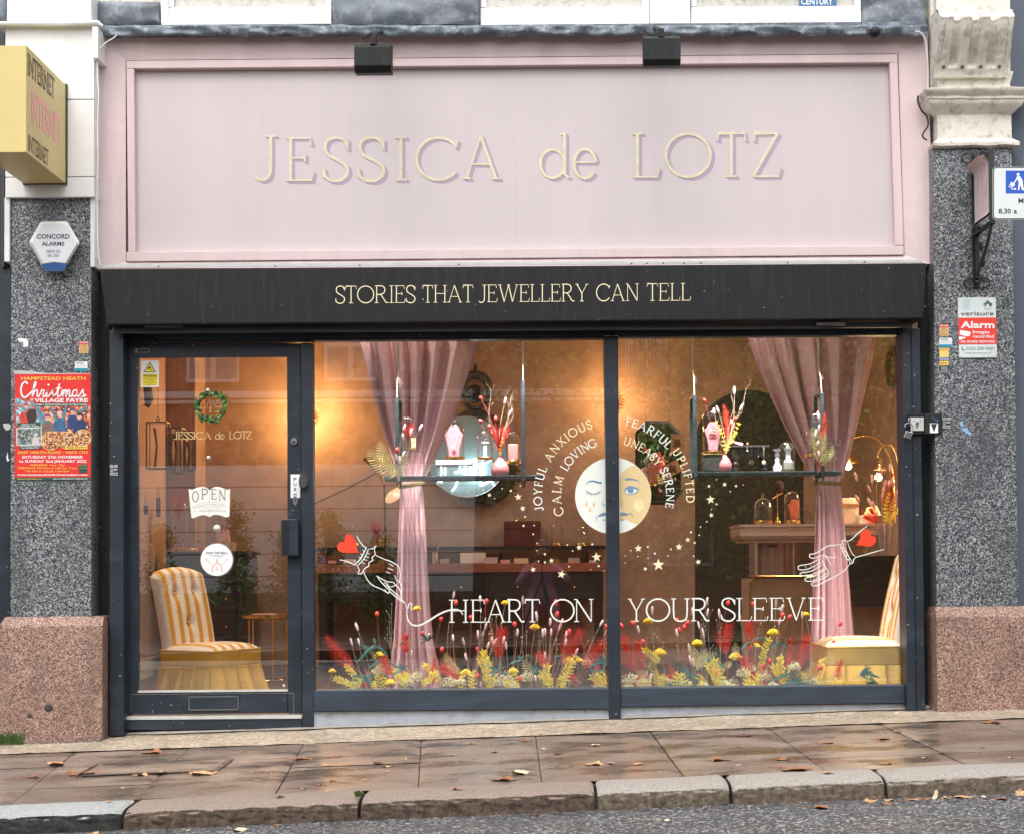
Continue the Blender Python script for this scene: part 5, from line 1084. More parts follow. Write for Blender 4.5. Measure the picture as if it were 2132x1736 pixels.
mb = MB(); mb.tube([P(u, v, -.17) for u, v in cr([(1905, 66), (1918, 70), (1925, 80), (1929, 100), (1931, 130), (1932, 160), (1931, 185), (1929, 190)])], .006, 6); tag(mb.build('perished_cable', m_galv), 'pale cable curling down the top right edge of the pink fascia', 'cable')
mb = MB(); mb.tube([P(u, v, -.19) for u, v in cr([(1911, 200), (1912, 215), (1920, 232), (1930, 243), (1932, 262), (1924, 275), (1921, 285), (1930, 293)])], .005, 6); tag(mb.build('black_cable', m_black), 'black cable looping beside the capital of the right pilaster', 'cable')
# projecting pink sign on iron bracket
hs_ = thing('hanging_sign', 'pink curled board sign edge on in black iron bracket, right pilaster', 'sign', P(2030, 600, -.12))
xh = P(2033, 400, -.2).x; zt, zb_ = P(2066, 322, -.47).z, P(2066, 456, -.47).z; ya, yb = -.46, -.17
mb = MB()
def hb(s, t_):
    e = max(0, (.13 - t_) / .13) ** 1.6 + max(0, (t_ - .87) / .13) ** 1.6
    return Vector((xh - .055 * e - .004, ya + (yb - ya) * s, zt + (zb_ - zt) * t_))
mb.grid(hb, 8, 30); b0 = len(mb.v); mb.grid(lambda s, t_: hb(s, t_) + Vector((.02, 0, 0)), 8, 30); mb.build('board', m_pink, hs_)
mb = MB(); mb.tube([hb(.1 + .1 * k, .32 + .28 * math.sin(k)) + Vector((-.002, 0, 0)) for k in range(8)], .0012, 4); mb.build('pencil_script', m_mauve, hs_)
mb = MB(); mb.box(xh - .008, xh + .022, ya - .022, ya - .004, zb_ - .03, zt + .035).box(xh - .008, xh + .022, ya - .02, yb + .05, zt + .004, zt + .022).box(xh - .008, xh + .022, ya - .02, yb + .05, zb_ - .03, zb_ - .012); mb.build('sign_frame', m_iron, hs_, bevel=.002)
zw0, zw1 = P(2030, 600, -.13).z, P(2030, 318, -.13).z; xw = P(2030, 450, -.13).x
mb = MB(); mb.box(xw - .018, xw + .022, -.14, -.12, zw0, zw1); mb.box(xw - .01, xw + .014, -.165, -.14, zw0 + .05, zw1 - .02); mb.build('wall_bar', m_iron, hs_, bevel=.002)
mb = MB(); mb.tube([(xh + .007, ya, zb_ - .03), (xh, -.36, zb_ - .16), (xw, -.17, zw0 + .08)], .010, 6)
for k in range(3):
    c_ = Vector((xw + .004, -.20 - .03 * (2 - k), zw0 + .12 + .10 * k)); rr = .032 - .003 * k
    mb.tube([c_ + Vector((0, rr * (1 - a / 14) * math.cos(a), rr * (1 - a / 14) * math.sin(a))) for a in [q * .5 for q in range(22)]], .006, 5)
mb.build('scroll_brace', m_iron, hs_)
for zc_, sg in ((zw0 + .03, 1), (zw1 - .03, -1)):
    mb = MB()
    for s_ in (-1, 1):
        mb.tube([Vector((xw + .002 + s_ * (.045 - .030 * math.cos(a)), -.135, zc_ + .030 * math.sin(a) * sg)) for a in [.2 + q * .42 for q in range(13)]], .005, 5)
    mb.ball((xw + .002, -.15, zc_), .014, 10, 7).ball((xw + .002, -.15, zc_ + .05 * sg), .012, 10, 7); mb.build('scroll_end', m_iron, hs_)
# loading bay plate
yl = -.9
ls = thing('parking_sign', 'white loading bay plate with blue panel cut off by right edge', 'sign', Vector((P(2140, 460, yl).x + .05, yl + .03, zg(3, -.87))))
u0, u1 = P(2068, 402, yl).x, P(2205, 402, yl).x
def rr_(u0, v0, u1, v1, r_):
    out = []
    for cx_, cy_, a0 in ((u1 - r_, v0 + r_, -90), (u1 - r_, v1 - r_, 0), (u0 + r_, v1 - r_, 90), (u0 + r_, v0 + r_, 180)):
        out += [(cx_ + r_ * math.cos(R(a0 + q)), cy_ + r_ * math.sin(R(a0 + q))) for q in (0, 30, 60, 90)]
    return out
mb = MB(); mb.prism([P(a, b, yl) for a, b in rr_(2067, 348, 2205, 458, 7)], (0, .006, 0)); mb.build('plate_edge', m_galv, ls)
mb = MB(); mb.poly(rr_(2067.8, 348.8, 2204, 457, 6.5), yl - .0008); mb.build('black_border', m_ink, ls)
mb = MB(); mb.poly(rr_(2069.6, 350.6, 2202, 455.2, 5.5), yl - .0014); mb.build('white_face', paint('reflective_white', (.66, .70, .71), .4, .03), ls)
mb = MB(); mb.poly(rr_(2094, 356, 2178, 403.5, 1.5), yl - .002); mb.build('blue_panel', paint('sign_blue', (.01, .09, .50), .4, .03), ls)
mb = MB(); mb.disc(2119.8, 363.8, 3.2, yl - .0026, 16).poly([(2116, 370), (2119, 367.5), (2124, 368), (2129, 376), (2131, 392), (2133, 397), (2128, 397), (2124, 385), (2122, 397), (2119, 397), (2121, 380)], yl - .0026)
mb.ribbon([(2118, 371), (2112, 381), (2107, 386)], 2.4, yl - .0027).poly([(2106, 379), (2114, 385), (2108, 391), (2101.5, 385)], yl - .0028).disc(2113.4, 394, 2.3, yl - .0026, 12).ribbon([(2100, 388), (2110, 396)], 1.6, yl - .0029); mb.build('loading_pictogram', m_paper, ls)
mb = MB(); sans(mb, 'M', 2120.5, 2131, 423.5, 10, yl - .002, .02); sans(mb, '8.30', 2079, 2105, 445.5, 10, yl - .002, .025, None, 445); sans(mb, 'a', 2110.5, 2117.5, 445, 10, yl - .002, .025); mb.build('lettering', m_ink, ls)
xp = P(2150, 400, yl).x
mb = MB(); mb.tube([(xp, yl + .04, zg(xp, yl) - .02), (xp, yl + .04, P(2150, 320, yl).z)], .03, 14); mb.build('pole', m_galv, ls)

# ================================================================== LEAVES, GRIT, GRASS
def G(u, v, road=False):
    a, b = -6.5, -.01
    f = (lambda p: p.z - zroad(p.x, p.y)) if road else (lambda p: p.z - zg(p.x, p.y) - .004)
    for _ in range(40):
        m_ = (a + b) / 2
        if f(P(u, v, m_)) > 0: a = m_
        else: b = m_
    return P(u, v, (a + b) / 2)
lmats = [paint('brown_leaf', (.30, .12, .055), .5, .35, 40, .4), paint('tan_leaf', (.58, .34, .17), .55, .25, 40, .4), paint('pale_leaf', (.72, .58, .38), .55, .15, 40, .3), paint('dark_leaf', (.12, .035, .03), .4, .3, 40, .3)]
def mk_leaf(kind, seed):
    """a curled plane leaf: lobed outline, raised edges, a stalk"""
    r_ = random.Random(seed); n = 40; vs = [Vector((0, 0, .01))]
    for ring, k in ((.5, 0), (1.0, 1)):
        for i in range(n):
            a = 2 * math.pi * i / n
            lob = .62 + .30 * abs(math.cos(2.5 * (a - math.pi / 2))) ** .8 + .06 * math.sin(11 * a + seed)
            if kind == 'oval': lob = .9 - .45 * abs(math.cos(a)) ** 1.5 + .03 * math.sin(9 * a)
            q = ring * lob * .5
            x, y = q * math.cos(a) * 1.15, q * math.sin(a) * .9
            z = .012 + (.22 * x * x * math.cos(seed) + .5 * y * y * (1 if kind != 'flat' else .15)) * 1.0 + .06 * q * q * 4 * math.sin(3 * a + seed) + .03 * noise.noise(Vector((x * 5, y * 5, seed)))
            vs.append(Vector((x, y, max(z, .002))))
    fs = [(0, 1 + i, 1 + (i + 1) % n) for i in range(n)] + [(1 + i, 1 + n + i, 1 + n + (i + 1) % n, 1 + (i + 1) % n) for i in range(n)]
    me = bpy.data.meshes.new('leaf_blade'); me.from_pydata(vs, [], fs); me.polygons.foreach_set('use_smooth', [True] * len(me.polygons)); return me
lv = [mk_leaf('lobed', 1), mk_leaf('lobed', 2.3), mk_leaf('lobed', 4.1), mk_leaf('flat', 5.2), mk_leaf('oval', 0.7), mk_leaf('lobed', 3.4)]
st_m = bpy.data.meshes.new('leaf_stalk'); tb = MB(); tb.tube([(-.4, 0, .02), (-.6, .03, .03), (-.85, .1, .01)], [.012, .012, .014], 5); st_m.from_pydata(tb.v, [], tb.f)
meshes = {}
def leafm(i, m_):
    if (i, m_) not in meshes:
        me = lv[i].copy(); me.materials.append(lmats[m_]); s2 = st_m.copy(); s2.materials.append(lmats[0]); meshes[(i, m_)] = (me, s2)
    return meshes[(i, m_)]
words = {0: 'brown', 1: 'tan', 2: 'pale yellowish', 3: 'dark wet'}
def put_leaf(u, v, w, m_, lift=0, road=False, where=None):
    p = G(u, v, road)
    if road and p.y > YR - .03: p.y = YR - .03 - rnd.uniform(0, .03); p.z = zroad(p.x, p.y)
    W = w * SC(p.y) * (1.2 if road else .85); i = rnd.randrange(len(lv)) if m_ != 2 else 4
    me, s2 = leafm(i, m_); o = bpy.data.objects.new('fallen_leaf', me); COL.objects.link(o); o.location = p + Vector((0, 0, .001 + lift * W * .3)); o.scale = (W, W * 1.0, W * (1.0 if w < 30 else .85)); o.rotation_euler = (lift, 0, rnd.uniform(0, 6.28) if w < 30 else rnd.uniform(-.5, .5))
    if where is None or where == 'on the asphalt by the kerb':
        wx = next(s_ for lim, s_ in ((225, 'in front of the left pilaster'), (400, 'below the hinge side of the door'), (640, 'below the handle side of the door'), (820, 'below the left curtain'), (1000, 'below the word heart'), (1190, 'below the kneeling reflection'), (1330, 'below the mullion'), (1500, 'below the word your'), (1680, 'below the display case'), (1900, 'below the right curtain and chair'), (9999, 'in front of the right pilaster')) if u < lim)
        wy = 'on the road' if road else 'by the pebble strip' if p.y > -.95 else 'beside the kerb' if p.y < -1.85 else 'mid pavement' if p.y < -1.35 else 'on upper slabs'
        where = wy + ' ' + wx
    size = 'large' if w > 45 else 'very small' if w < 13 else 'small' if w < 18 else 'middling'
    tag(o, '%s %s fallen leaf %s' % (size, words[m_], where), 'leaf', 'fallen autumn leaves')
    if w > 24:
        s_ = bpy.data.objects.new('stalk', s2); COL.objects.link(s_); s_.parent = o
z1 = lambda a, b: (a * .3418, 1405.4 + b * .3418)
z2 = lambda a, b: (676.7 + a * .3418, 1405.4 + b * .3418)
z3 = lambda a, b: (1403.3 + a * .3418, 1405.4 + b * .3418)
for zf, lst in ((z1, [(930, 470, 180, 0), (340, 542, 200, 1), (510, 596, 250, 0), (205, 618, 100, 0), (855, 608, 130, 1), (1240, 602, 200, 1), (1850, 512, 150, 0), (755, 688, 55, 1), (665, 768, 55, 1), (800, 773, 45, 1), (1705, 740, 95, 3), (1570, 645, 50, 2), (1845, 692, 60, 1), (1940, 666, 70, 0), (2005, 553, 60, 3), (1115, 573, 70, 0), (1335, 661, 50, 0), (60, 425, 30, 0), (490, 518, 50, 2), (1850, 575, 50, 1), (690, 415, 25, 0), (1640, 600, 50, 1), (160, 470, 70, 1), (980, 590, 90, 1)]),
                (z2, [(885, 415, 60, 1), (1220, 401, 90, 0), (1600, 346, 70, 2), (1415, 479, 80, 3), (1640, 542, 150, 1), (1745, 538, 90, 1), (1900, 539, 90, 1), (1650, 428, 110, 2), (1190, 597, 210, 2), (1085, 634, 190, 0), (805, 694, 85, 0), (375, 556, 70, 1), (380, 585, 50, 1), (240, 636, 55, 1), (50, 640, 70, 0), (1500, 551, 50, 3), (780, 485, 60, 1), (1030, 470, 60, 3), (480, 510, 60, 1), (680, 400, 30, 0), (1310, 358, 30, 0), (1330, 450, 50, 2), (320, 532, 80, 3), (70, 495, 80, 0)]),
                (z3, [(925, 412, 150, 0), (1270, 390, 120, 0), (280, 517, 180, 0), (665, 513, 120, 0), (735, 570, 230, 0), (315, 602, 55, 3), (1290, 537, 90, 0), (1520, 504, 45, 1), (1360, 343, 65, 0), (1930, 289, 150, 0), (390, 547, 50, 2), (940, 594, 90, 1), (1880, 440, 50, 0), (2050, 502, 60, 2), (430, 370, 110, 3), (400, 440, 60, 3), (290, 380, 35, 0), (1030, 322, 30, 0), (1685, 200, 40, 1), (1320, 575, 40, 0)])):
    for a, b, w, m_ in lst:
        u, v = zf(a, b); put_leaf(u, v, w * .3418, m_)
for zf, lst in ((z1, [(1460, 945, 115, 2), (590, 953, 85, 1), (1150, 947, 45, 2), (1690, 913, 45, 0)]), (z2, [(1280, 845, 60, 3), (2085, 887, 55, 2)]),
                (z3, [(1190, 762, 85, 1), (1310, 760, 65, 1), (1380, 750, 60, 0), (1430, 742, 55, 1), (1515, 747, 60, 0), (1640, 738, 60, 1), (1760, 742, 90, 1), (1725, 740, 60, 0), (1480, 742, 50, 0), (1880, 737, 45, 2), (900, 808, 130, 0), (675, 778, 30, 0), (1300, 785, 70, 0), (2000, 755, 90, 0)])):
    for a, b, w, m_ in lst:
        u, v = zf(a, b); put_leaf(u, v, w * .3418, m_, 0, True, 'on the asphalt by the kerb')
put_leaf(*z1(1065, 925), 24, 0, 1.2, True, 'standing upright against the kerb on the asphalt'); put_leaf(*z3(1560, 735), 22, 2, 1.2, True, 'standing against the kerb in the leaf pile'); put_leaf(*z3(2078, 722), 16, 1, 1.2, True, 'standing in the gutter near the right edge')
mb = MB()
for k in range(700):
    u = rnd.uniform(0, 2132); v = rnd.uniform(1545, 1680) - u * .035; p = G(u, v)
    if p.y < YK + .05 or p.y > -.1: continue
    s_ = rnd.uniform(.001, .0035) * (2.0 if rnd.random() < .06 else 1); a = rnd.uniform(0, 6)
    q = [p + Vector((s_ * math.cos(a + b), s_ * math.sin(a + b) * 1.2, .001 + (s_ * .5 if b else 0))) for b in (0, 1.6, 3.1, 4.7)] + [p + Vector((0, 0, s_ * .8))]
    mb.add(q, [(0, 1, 4), (1, 2, 4), (2, 3, 4), (3, 0, 4)])
mb.build('grit', m_grav, kind='stuff', label='pale grit and crumbs scattered over the paving')
def grass(name, u0, u1, v, n, h, label):
    mb = MB()
    for k in range(n):
        u = rnd.uniform(u0, u1); p = G(u, v + rnd.uniform(-4, 3)); hh = h * rnd.uniform(.4, 1); d = Vector((rnd.uniform(-.7, .7), rnd.uniform(-.7, .2), 1)); w = .003
        mb.add([p - Vector((w, 0, 0)), p + Vector((w, 0, 0)), p + d * hh * .6 + Vector((w * .7, 0, 0)), p + d * hh * .6 - Vector((w * .7, 0, 0)), p + d * hh + Vector((d.x * hh * .5, 0, -hh * .1))], [(0, 1, 2, 3), (3, 2, 4)])
    mb.build(name, paint('fresh_grass', (.06, .13, .025), .5, .3, 60), kind='stuff', label=label)
grass('grass_tuft', -14, 46, 1547, 320, .09, 'green grass tuft at the foot of the left pilaster')
grass('moss_tuft', 740, 753, 1655, 70, .025, 'small green weed in the kerb joint')
grass('dry_weed', 1995, 2010, 1468, 14, .05, 'dry weed at the foot of the right pilaster')
mb = MB()
for k in range(260):
    u = rnd.uniform(0, 215); p = P(u, 1500, -.21); p.y = rnd.uniform(-.26, -.2); p.z = zg(p.x, -.2) + .002
    s_ = rnd.uniform(.004, .012); mb.ball(p, s_, 5, 3, (1.2, 1, .5))
mb.build('dirt_bank', m_mortar, kind='stuff', label='dark dirt gathered along the foot of the left pilaster')
mb = MB()
for k in range(900):
    x = rnd.uniform(-3.6, 3.6); y = YR - abs(rnd.gauss(0, .05)) - .004; p = Vector((x, y, zroad(x, y))); s_ = rnd.uniform(.002, .007); a = rnd.uniform(0, 6)
    q = [p + Vector((s_ * math.cos(a + b), s_ * math.sin(a + b), .001)) for b in (0, 1.6, 3.1, 4.7)] + [p + Vector((0, 0, s_ * .7))]
    mb.add(q, [(0, 1, 4), (1, 2, 4), (2, 3, 4), (3, 0, 4)])
mb.build('gutter_litter', m_mortar, kind='stuff', label='dark crumbs and dirt gathered in the gutter')
# ================================================================== SHOP INTERIOR: SHELL
FZ = P(1128, 1490, 0).z; CZ = 3.25; RX0, RX1, RY = -3.2, 2.85, 4.3
mb = MB(); mb.box(RX0 - .1, RX1 + .1, .06, RY + .1, FZ - .1, FZ)
ifl = struct(mb, 'shop_floor', m_mortar)
for k in range(44):
    xa = RX0 + k * .14; mb = MB(); mb.box(xa + .002, xa + .138, .07, RY, FZ, FZ + .006 + rnd.uniform(0, .001)); mb.build('floorboard', m_floorw, ifl)
mb = MB(); mb.box(RX0 - .1, RX1 + .1, .12, RY + .1, CZ, CZ + .1); struct(mb, 'shop_ceiling', m_ceil)
mb = MB(); mb.box(RX0 - .1, RX1 + .1, RY, RY + .1, FZ, CZ); struct(mb, 'back_wall', m_room)
mb = MB(); mb.box(RX0 - .1, RX0, .06, RY, FZ, CZ); lw_ = struct(mb, 'left_wall', m_roompink)
mb = MB(); mb.box(RX0, RX0 + .02, .1, RY, FZ, FZ + .16); mb.build('skirting_board', m_white, lw_, bevel=.003)
mb = MB(); mb.box(RX1, RX1 + .1, .06, RY, FZ, CZ); struct(mb, 'right_wall', m_room)
mb = MB(); mb.box(RX0, -2.46, .09, .12, FZ, CZ).box(2.19, RX1, .09, .12, FZ, CZ).box(-2.46, 2.19, .09, .12, P(1128, 696, .1).z + .03, CZ); struct(mb, 'front_inner_wall', m_room)
mb = MB(); mb.box(RX0, P(406, 900, 3.9).x, 3.9, RY, FZ, CZ); struct(mb, 'chimney_breast', m_room)
# black painted arch
mb = MB(); ya = RY - .004; pts = [P(1447, 1400, ya), P(1447, 925, ya)] + [P(1560 - 113 * math.cos(R(a)), 925 - 113 * math.sin(R(a)), ya) for a in range(6, 180, 6)] + [P(1673, 925, ya), P(1673, 1400, ya)]
mb.prism(pts, (0, .003, 0)); tag(mb.build('painted_arch', m_archp), 'black painted arch on the back wall behind the right hand shelf', 'wall arch')

def light(name, loc, w, col=(1, .62, .30), r_=.05, typ='POINT', rot=None, parent=None, size=None):
    l = bpy.data.lights.new(name, typ); l.energy = w; l.color = col
    if typ == 'POINT': l.shadow_soft_size = r_
    if typ == 'SPOT': l.shadow_soft_size = r_; l.spot_size = R(size or 90); l.spot_blend = .8
    o = bpy.data.objects.new(name, l); COL.objects.link(o); o.location = loc
    if rot: o.rotation_euler = rot
    if parent: o.parent = parent; o.location = Vector(loc) - BASE[parent]
    return o
m_amber_g = paint('amber_glass_shade', (.9, .45, .12), .3)
def sconce(u, v, label, w):
    q = P(u, v, RY - .14); t_ = thing('wall_lamp', label, 'lamp', Vector((q.x, RY, q.z)), 'amber wall lamps')
    mb = MB(); mb.lathe([(.05, 0), (.05, -.015), (.01, -.02), (.01, -.1)], (q.x, RY - .001, q.z), 18, 'y'); mb.build('bracket', m_brass, t_)
    mb = MB()
    for k in range(7):
        z = (k - 3) * .026; r_ = math.sqrt(max(0.002, .095 ** 2 - z * z)); mb.tube([(q.x + r_ * math.cos(a), RY - .14 + r_ * math.sin(a), q.z + z) for a in [2 * math.pi * j / 20 for j in range(21)]], .004, 5)
    mb.build('wire_globe', m_brass, t_)
    mb = MB(); mb.ball(q, .035, 12, 8); mb.build('bulb', m_bulb, t_)
    light('wall_lamp_light', q + Vector((0, -.10, .0)), w, (1, .52, .16), .06, parent=t_)
sconce(641, 868, 'amber wire globe wall lamp half hidden behind the door post', 26)
sconce(1278, 838, 'amber wire globe wall lamp half hidden behind the centre mullion', 12)
for k, (x, y, w) in enumerate(((-.9, 2.3, 20), (1.25, 2.3, 36), (-2.1, 1.3, 120), (2.2, 1.4, 100), (-1.0, .30, 14), (1.1, .30, 14))):
    t_ = thing('ceiling_downlight', 'warm ceiling downlight ' + ('before the workbench', 'before the black arch', 'over the striped chair', 'over the display case', 'over the left hanging shelf', 'over the right hanging shelf')[k], 'lamp', (x, y, CZ), 'ceiling downlights')
    mb = MB(); mb.lathe([(.055, 0), (.055, -.09), (.05, -.09), (.05, -.02)], (x, y, CZ), 16); mb.build('can', m_black, t_)
    mb = MB(); mb.lathe([(.045, -.03), (0, -.03)], (x, y, CZ), 16, cap=False); mb.build('lit_lens', m_bulb, t_)
    light('downlight_beam', (x, y, CZ - .10), w, (1, .84, .68), .05, 'SPOT', (R(24 if y > 2 else 0), 0, 0), t_, 125)

for x, w_, nm in ((-.55, 1.6, 'left'), (1.25, 1.6, 'right')):
    zz = P(1128, 690, .12).z; t_ = thing('led_strip', 'white strip light tucked above the %s window pane, lighting the display' % nm, 'lamp', (x, .13, zz), 'window strip lights')
    mb = MB(); mb.box(x - w_ / 2 - .02, x + w_ / 2 + .02, .115, .155, zz + .005, zz + .035); mb.build('housing', m_black, t_)
    mb = MB(); mb.box(x - w_ / 2, x + w_ / 2, .12, .15, zz + .001, zz + .006); mb.build('lit_diffuser', emis('led_white', (1, .97, .92), 4), t_)
    l = bpy.data.lights.new('strip_beam', 'AREA'); l.shape = 'RECTANGLE'; l.size = w_; l.size_y = .03; l.energy = 11.5; l.spread = R(44); l.color = (1, .96, .91)
    o = bpy.data.objects.new('strip_beam', l); COL.objects.link(o); o.parent = t_; o.location = (0, .005, -.004); o.rotation_euler = (R(11), 0, 0)
# ------------------------------------------------------------------ furniture at the back
def bxt(mb, u0, v0, u1, v1, y, th): mb.rect(u0, v0, u1, v1, y, th); return mb
wb = thing('workbench', 'long black workbench with rosewood top along the back wall', 'workbench', P(955, 1394, 3.6))
mb = MB(); bxt(mb, 655, 1173, 1262, 1191, 3.6, .6); mb.build('top', m_workt, wb, bevel=.004)
mb = MB(); bxt(mb, 662, 1192, 1256, 1252, 3.63, .55); mb.build('drawer_case', m_cab, wb, bevel=.004)
for k in range(5):
    mb = MB(); bxt(mb, 668 + k * 118, 1198, 780 + k * 118, 1246, 3.615, .02); d_ = mb.build('drawer_front', m_cab, wb, bevel=.004)
    mb = MB(); mb.ball(P(724 + k * 118, 1222, 3.6), .014, 8, 6); mb.build('knob', m_brass, d_)
for u in (664, 806, 1050, 1240):
    for yy in (3.65, 4.05):
        mb = MB(); q = P(u, 1252, 3.65); mb.box(q.x, q.x + .06, yy, yy + .06, FZ, q.z + .01); mb.build('leg', m_cab, wb)
shf = thing('wall_shelf', 'long thin black wall shelf above the workbench', 'shelf', P(955, 1145, 4.1))
mb = MB(); bxt(mb, 655, 1137, 1264, 1145, 4.02, .26); mb.build('board', m_cab, shf)
for u in (680, 860, 1040, 1220):
    mb = MB(); q = P(u, 1147, 4.1); mb.prism([(q.x, 4.29, q.z), (q.x, 4.05, q.z), (q.x, 4.29, q.z - .14)], (.02, 0, 0)); mb.build('bracket', m_cab, shf)
def box_item(name, u0, v0, u1, v1, y, th, mat, label, cat, bevel=.003, group=None):
    mb = MB(); mb.rect(u0, v0, u1, v1, y, th); return tag(mb.build(name, mat, bevel=bevel), label, cat, group)
m_redbox = paint('oxblood_leather', (.11, .02, .02), .5, .2)
rb = box_item('leather_box', 1049, 1084, 1126, 1136.5, 4.08, .16, m_redbox, 'dark oxblood box standing on the back wall shelf', 'box')
mb = MB(); mb.rect(1049, 1098, 1126, 1099, 4.076, .004); mb.build('lid_seam', m_cab, rb)
mb = MB(); mb.tube([P(1075, 1084, 4.1), P(1080, 1080.5, 4.1), P(1092, 1080.5, 4.1), P(1097, 1084, 4.1)], .006, 6); mb.build('handle', m_brass, rb)
box_item('paper_pile', 958, 1150, 1010, 1172, 3.8, .2, m_paper, 'pile of pale papers on the workbench below the round mirror', 'papers')
box_item('brass_box', 788, 1123, 809, 1136.5, 4.1, .1, m_brass, 'small brass box on the left end of the back wall shelf', 'box')
box_item('red_case', 660, 1170 - 14, 712, 1172.5, 3.75, .2, m_redbox, 'low dark red case at the left end of the workbench', 'case')
# tools rack on workbench: small jars
for k, (u, lb_) in enumerate(((838, 'first'), (870, 'second'), (905, 'third'))):
    q = P(u, 1172.5, 3.8); mb = MB(); h_ = .06 + .02 * k; mb.lathe([(.03, 0), (.03, h_), (.027, h_), (.027, .006)], q, 14); o = tag(mb.build('tool_pot', (m_brass, m_dwood, m_silver)[k]), ('small brass pot', 'small dark wooden pot', 'small silver pot')[k] + ' of tools on the workbench', 'pot')
    for j in range(5):
        mb = MB(); a = rnd.uniform(0, 6); mb.tube([q + Vector((.015 * math.cos(a), .015 * math.sin(a), .01)), q + Vector((.035 * math.cos(a), .035 * math.sin(a), h_ + .07))], .003, 5); mb.build('tool', m_dwood if j % 2 else m_silver, o)

def cloche(u, vb, vt, r_u, y, label, finial=False, base=m_brass, basev=7, group='glass cloches'):
    """bell glass on a metal base; r_u = radius in photo units"""
    k = SC(y); r_ = r_u * k; b = P(u, vb, y + r_); z0 = b.z; H = (vb - vt) * k; bh = basev * k
    b = Vector((P(u, vb, y).x, y + r_, P(u, vb, y).z)); t_ = thing('glass_cloche', label, 'cloche', b, group)
    mb = MB(); mb.lathe([(0, .001), (r_ * 1.06, .001), (r_ * 1.06, bh * .8), (r_ * .98, bh), (0, bh)], b, 28, cap=False); mb.build('base', base, t_)
    top = H - (0.16 * H if finial else 0)
    pr = [(r_ * .94, bh)] + [(r_ * .95, bh + (top - r_ - bh) * q) for q in (.5, 1)] + [(r_ * .95 * math.cos(R(a)), top - r_ + r_ * math.sin(R(a))) for a in range(12, 90, 12)] + [(.002, top)]
    mb = MB(); mb.lathe(pr, b, 28, cap=False); d_ = mb.build('dome', m_cloche, t_)
    if finial:
        mb = MB(); mb.lathe([(.004, top - .002), (r_ * .16, top + .006), (r_ * .10, top + .012), (r_ * .2, top + (H - top) * .45), (r_ * .09, top + (H - top) * .6), (r_ * .2, top + (H - top) * .8), (0, H)], b, 14, cap=False); mb.build('finial', m_cloche, t_)
    return b + Vector((0, 0, bh)), k
def bust(u, v0, v1, w, y, label, mat=m_bust, name='necklace_bust'):
    """flat padded necklace bust: rounded neck, wide shoulders, narrow foot"""
    cx = u; h = v1 - v0
    pr = [(-.24, 0), (-.12, -.03 + .0), (.12, -.03), (.24, 0), (.30, .10), (.34, .17), (.5, .24), (.46, .34), (.36, .55), (.28, .78), (.26, 1), (-.26, 1), (-.28, .78), (-.36, .55), (-.46, .34), (-.5, .24), (-.34, .17), (-.30, .10)]
    t_ = thing(name, label, 'bust', P(cx, v1, y + .02), None)
    mb = MB(); mb.prism([P(cx + a * w, v0 + b * h, y) for a, b in pr], (0, .022, 0)); mb.build('form', mat, t_, bevel=.003)
    return t_
cnt_ = ('rose', 'cream', 'oxblood', 'brass', 'kraft', 'lilac')
for k in range(12):
    u = (690, 728, 762, 800, 925, 1022, 1052, 1085, 1122, 1158, 1195, 1235)[k]; w = 7 + (k * 5) % 9; c_ = k % 6
    box_item('ring_box', u - w, 1172.5 - 6 - (k * 3) % 8, u + w, 1172.5, 3.66 + .03 * (k % 3), .08, (m_blush, m_butter, m_redbox, m_brass, m_card, m_lilac)[c_], '%s ring box on the workbench, %s of two that colour' % (cnt_[c_], 'left' if k < 6 else 'right'), 'box', .002, 'ring boxes on the workbench')
# back shelf and counter cloches
cloche(1120, 1136.5, 1088, 12, 4.08, 'small cloche beside the oxblood box on the back wall shelf')
cloche(1160, 1136.5, 1085, 13, 4.08, 'cloche just left of the moon drawing on the back wall shelf')
q, k = cloche(1212, 1136.5, 1092, 14, 4.08, 'low cloche at the right end of the back wall shelf')
cloche(735, 1136.5, 1092, 14, 4.08, 'cloche at the left end of the back wall shelf')
def redplume(c, h, n, label, w=.3, mat=None, name='dried_plume'):
    mb = MB(); r2 = random.Random(n)
    for i in range(n):
        a = r2.uniform(0, 6.28); s_ = r2.uniform(.1, w); p = Vector(c); pts = [p, p + Vector((s_ * .35 * h * math.cos(a), s_ * .35 * h * math.sin(a), h * .5)), p + Vector((s_ * h * math.cos(a), s_ * h * math.sin(a), h * r2.uniform(.7, 1)))]
        mb.tube(pts, [.0012, .0022, .0006], 3)
    return tag(mb.build(name, mat or paint('red_plume', (.55, .03, .025), .7, .2, 40)), label, 'dried flowers')
redplume(P(784, 1136, 4.12), .24, 90, 'bunch of dark red dried flowers on the back wall shelf', .35)
# cabinet behind the door glass
cb = thing('black_cabinet', 'tall black drawer cabinet seen through the door glass', 'cabinet', P(430, 1400, 3.3))
mb = MB(); mb.rect(352, 1154, 512, 1394, 3.3, .5); mb.build('carcass', m_cab, cb, bevel=.004)
mb = MB(); mb.rect(348, 1147, 516, 1155, 3.27, .56); mb.build('top', m_cab, cb, bevel=.003)
for r_ in range(4):
    for c_ in range(2):
        mb = MB(); mb.rect(360 + c_ * 76, 1162 + r_ * 58, 430 + c_ * 76, 1214 + r_ * 58, 3.285, .02); d_ = mb.build('drawer_front', m_cab, cb, bevel=.005)
        mb = MB(); mb.ball(P(395 + c_ * 76, 1188 + r_ * 58, 3.27), .012, 8, 6); mb.build('knob', m_brass, d_)
cloche(371, 1146.5, 1040, 16, 3.4, 'tall cloche at the left end of the black cabinet')
cloche(396, 1146.5, 1062, 14, 3.34, 'middle cloche on the black cabinet, lower than its neighbours')
cloche(425, 1146.5, 1042, 18, 3.45, 'wide cloche on the black cabinet nearest the paper boxes')
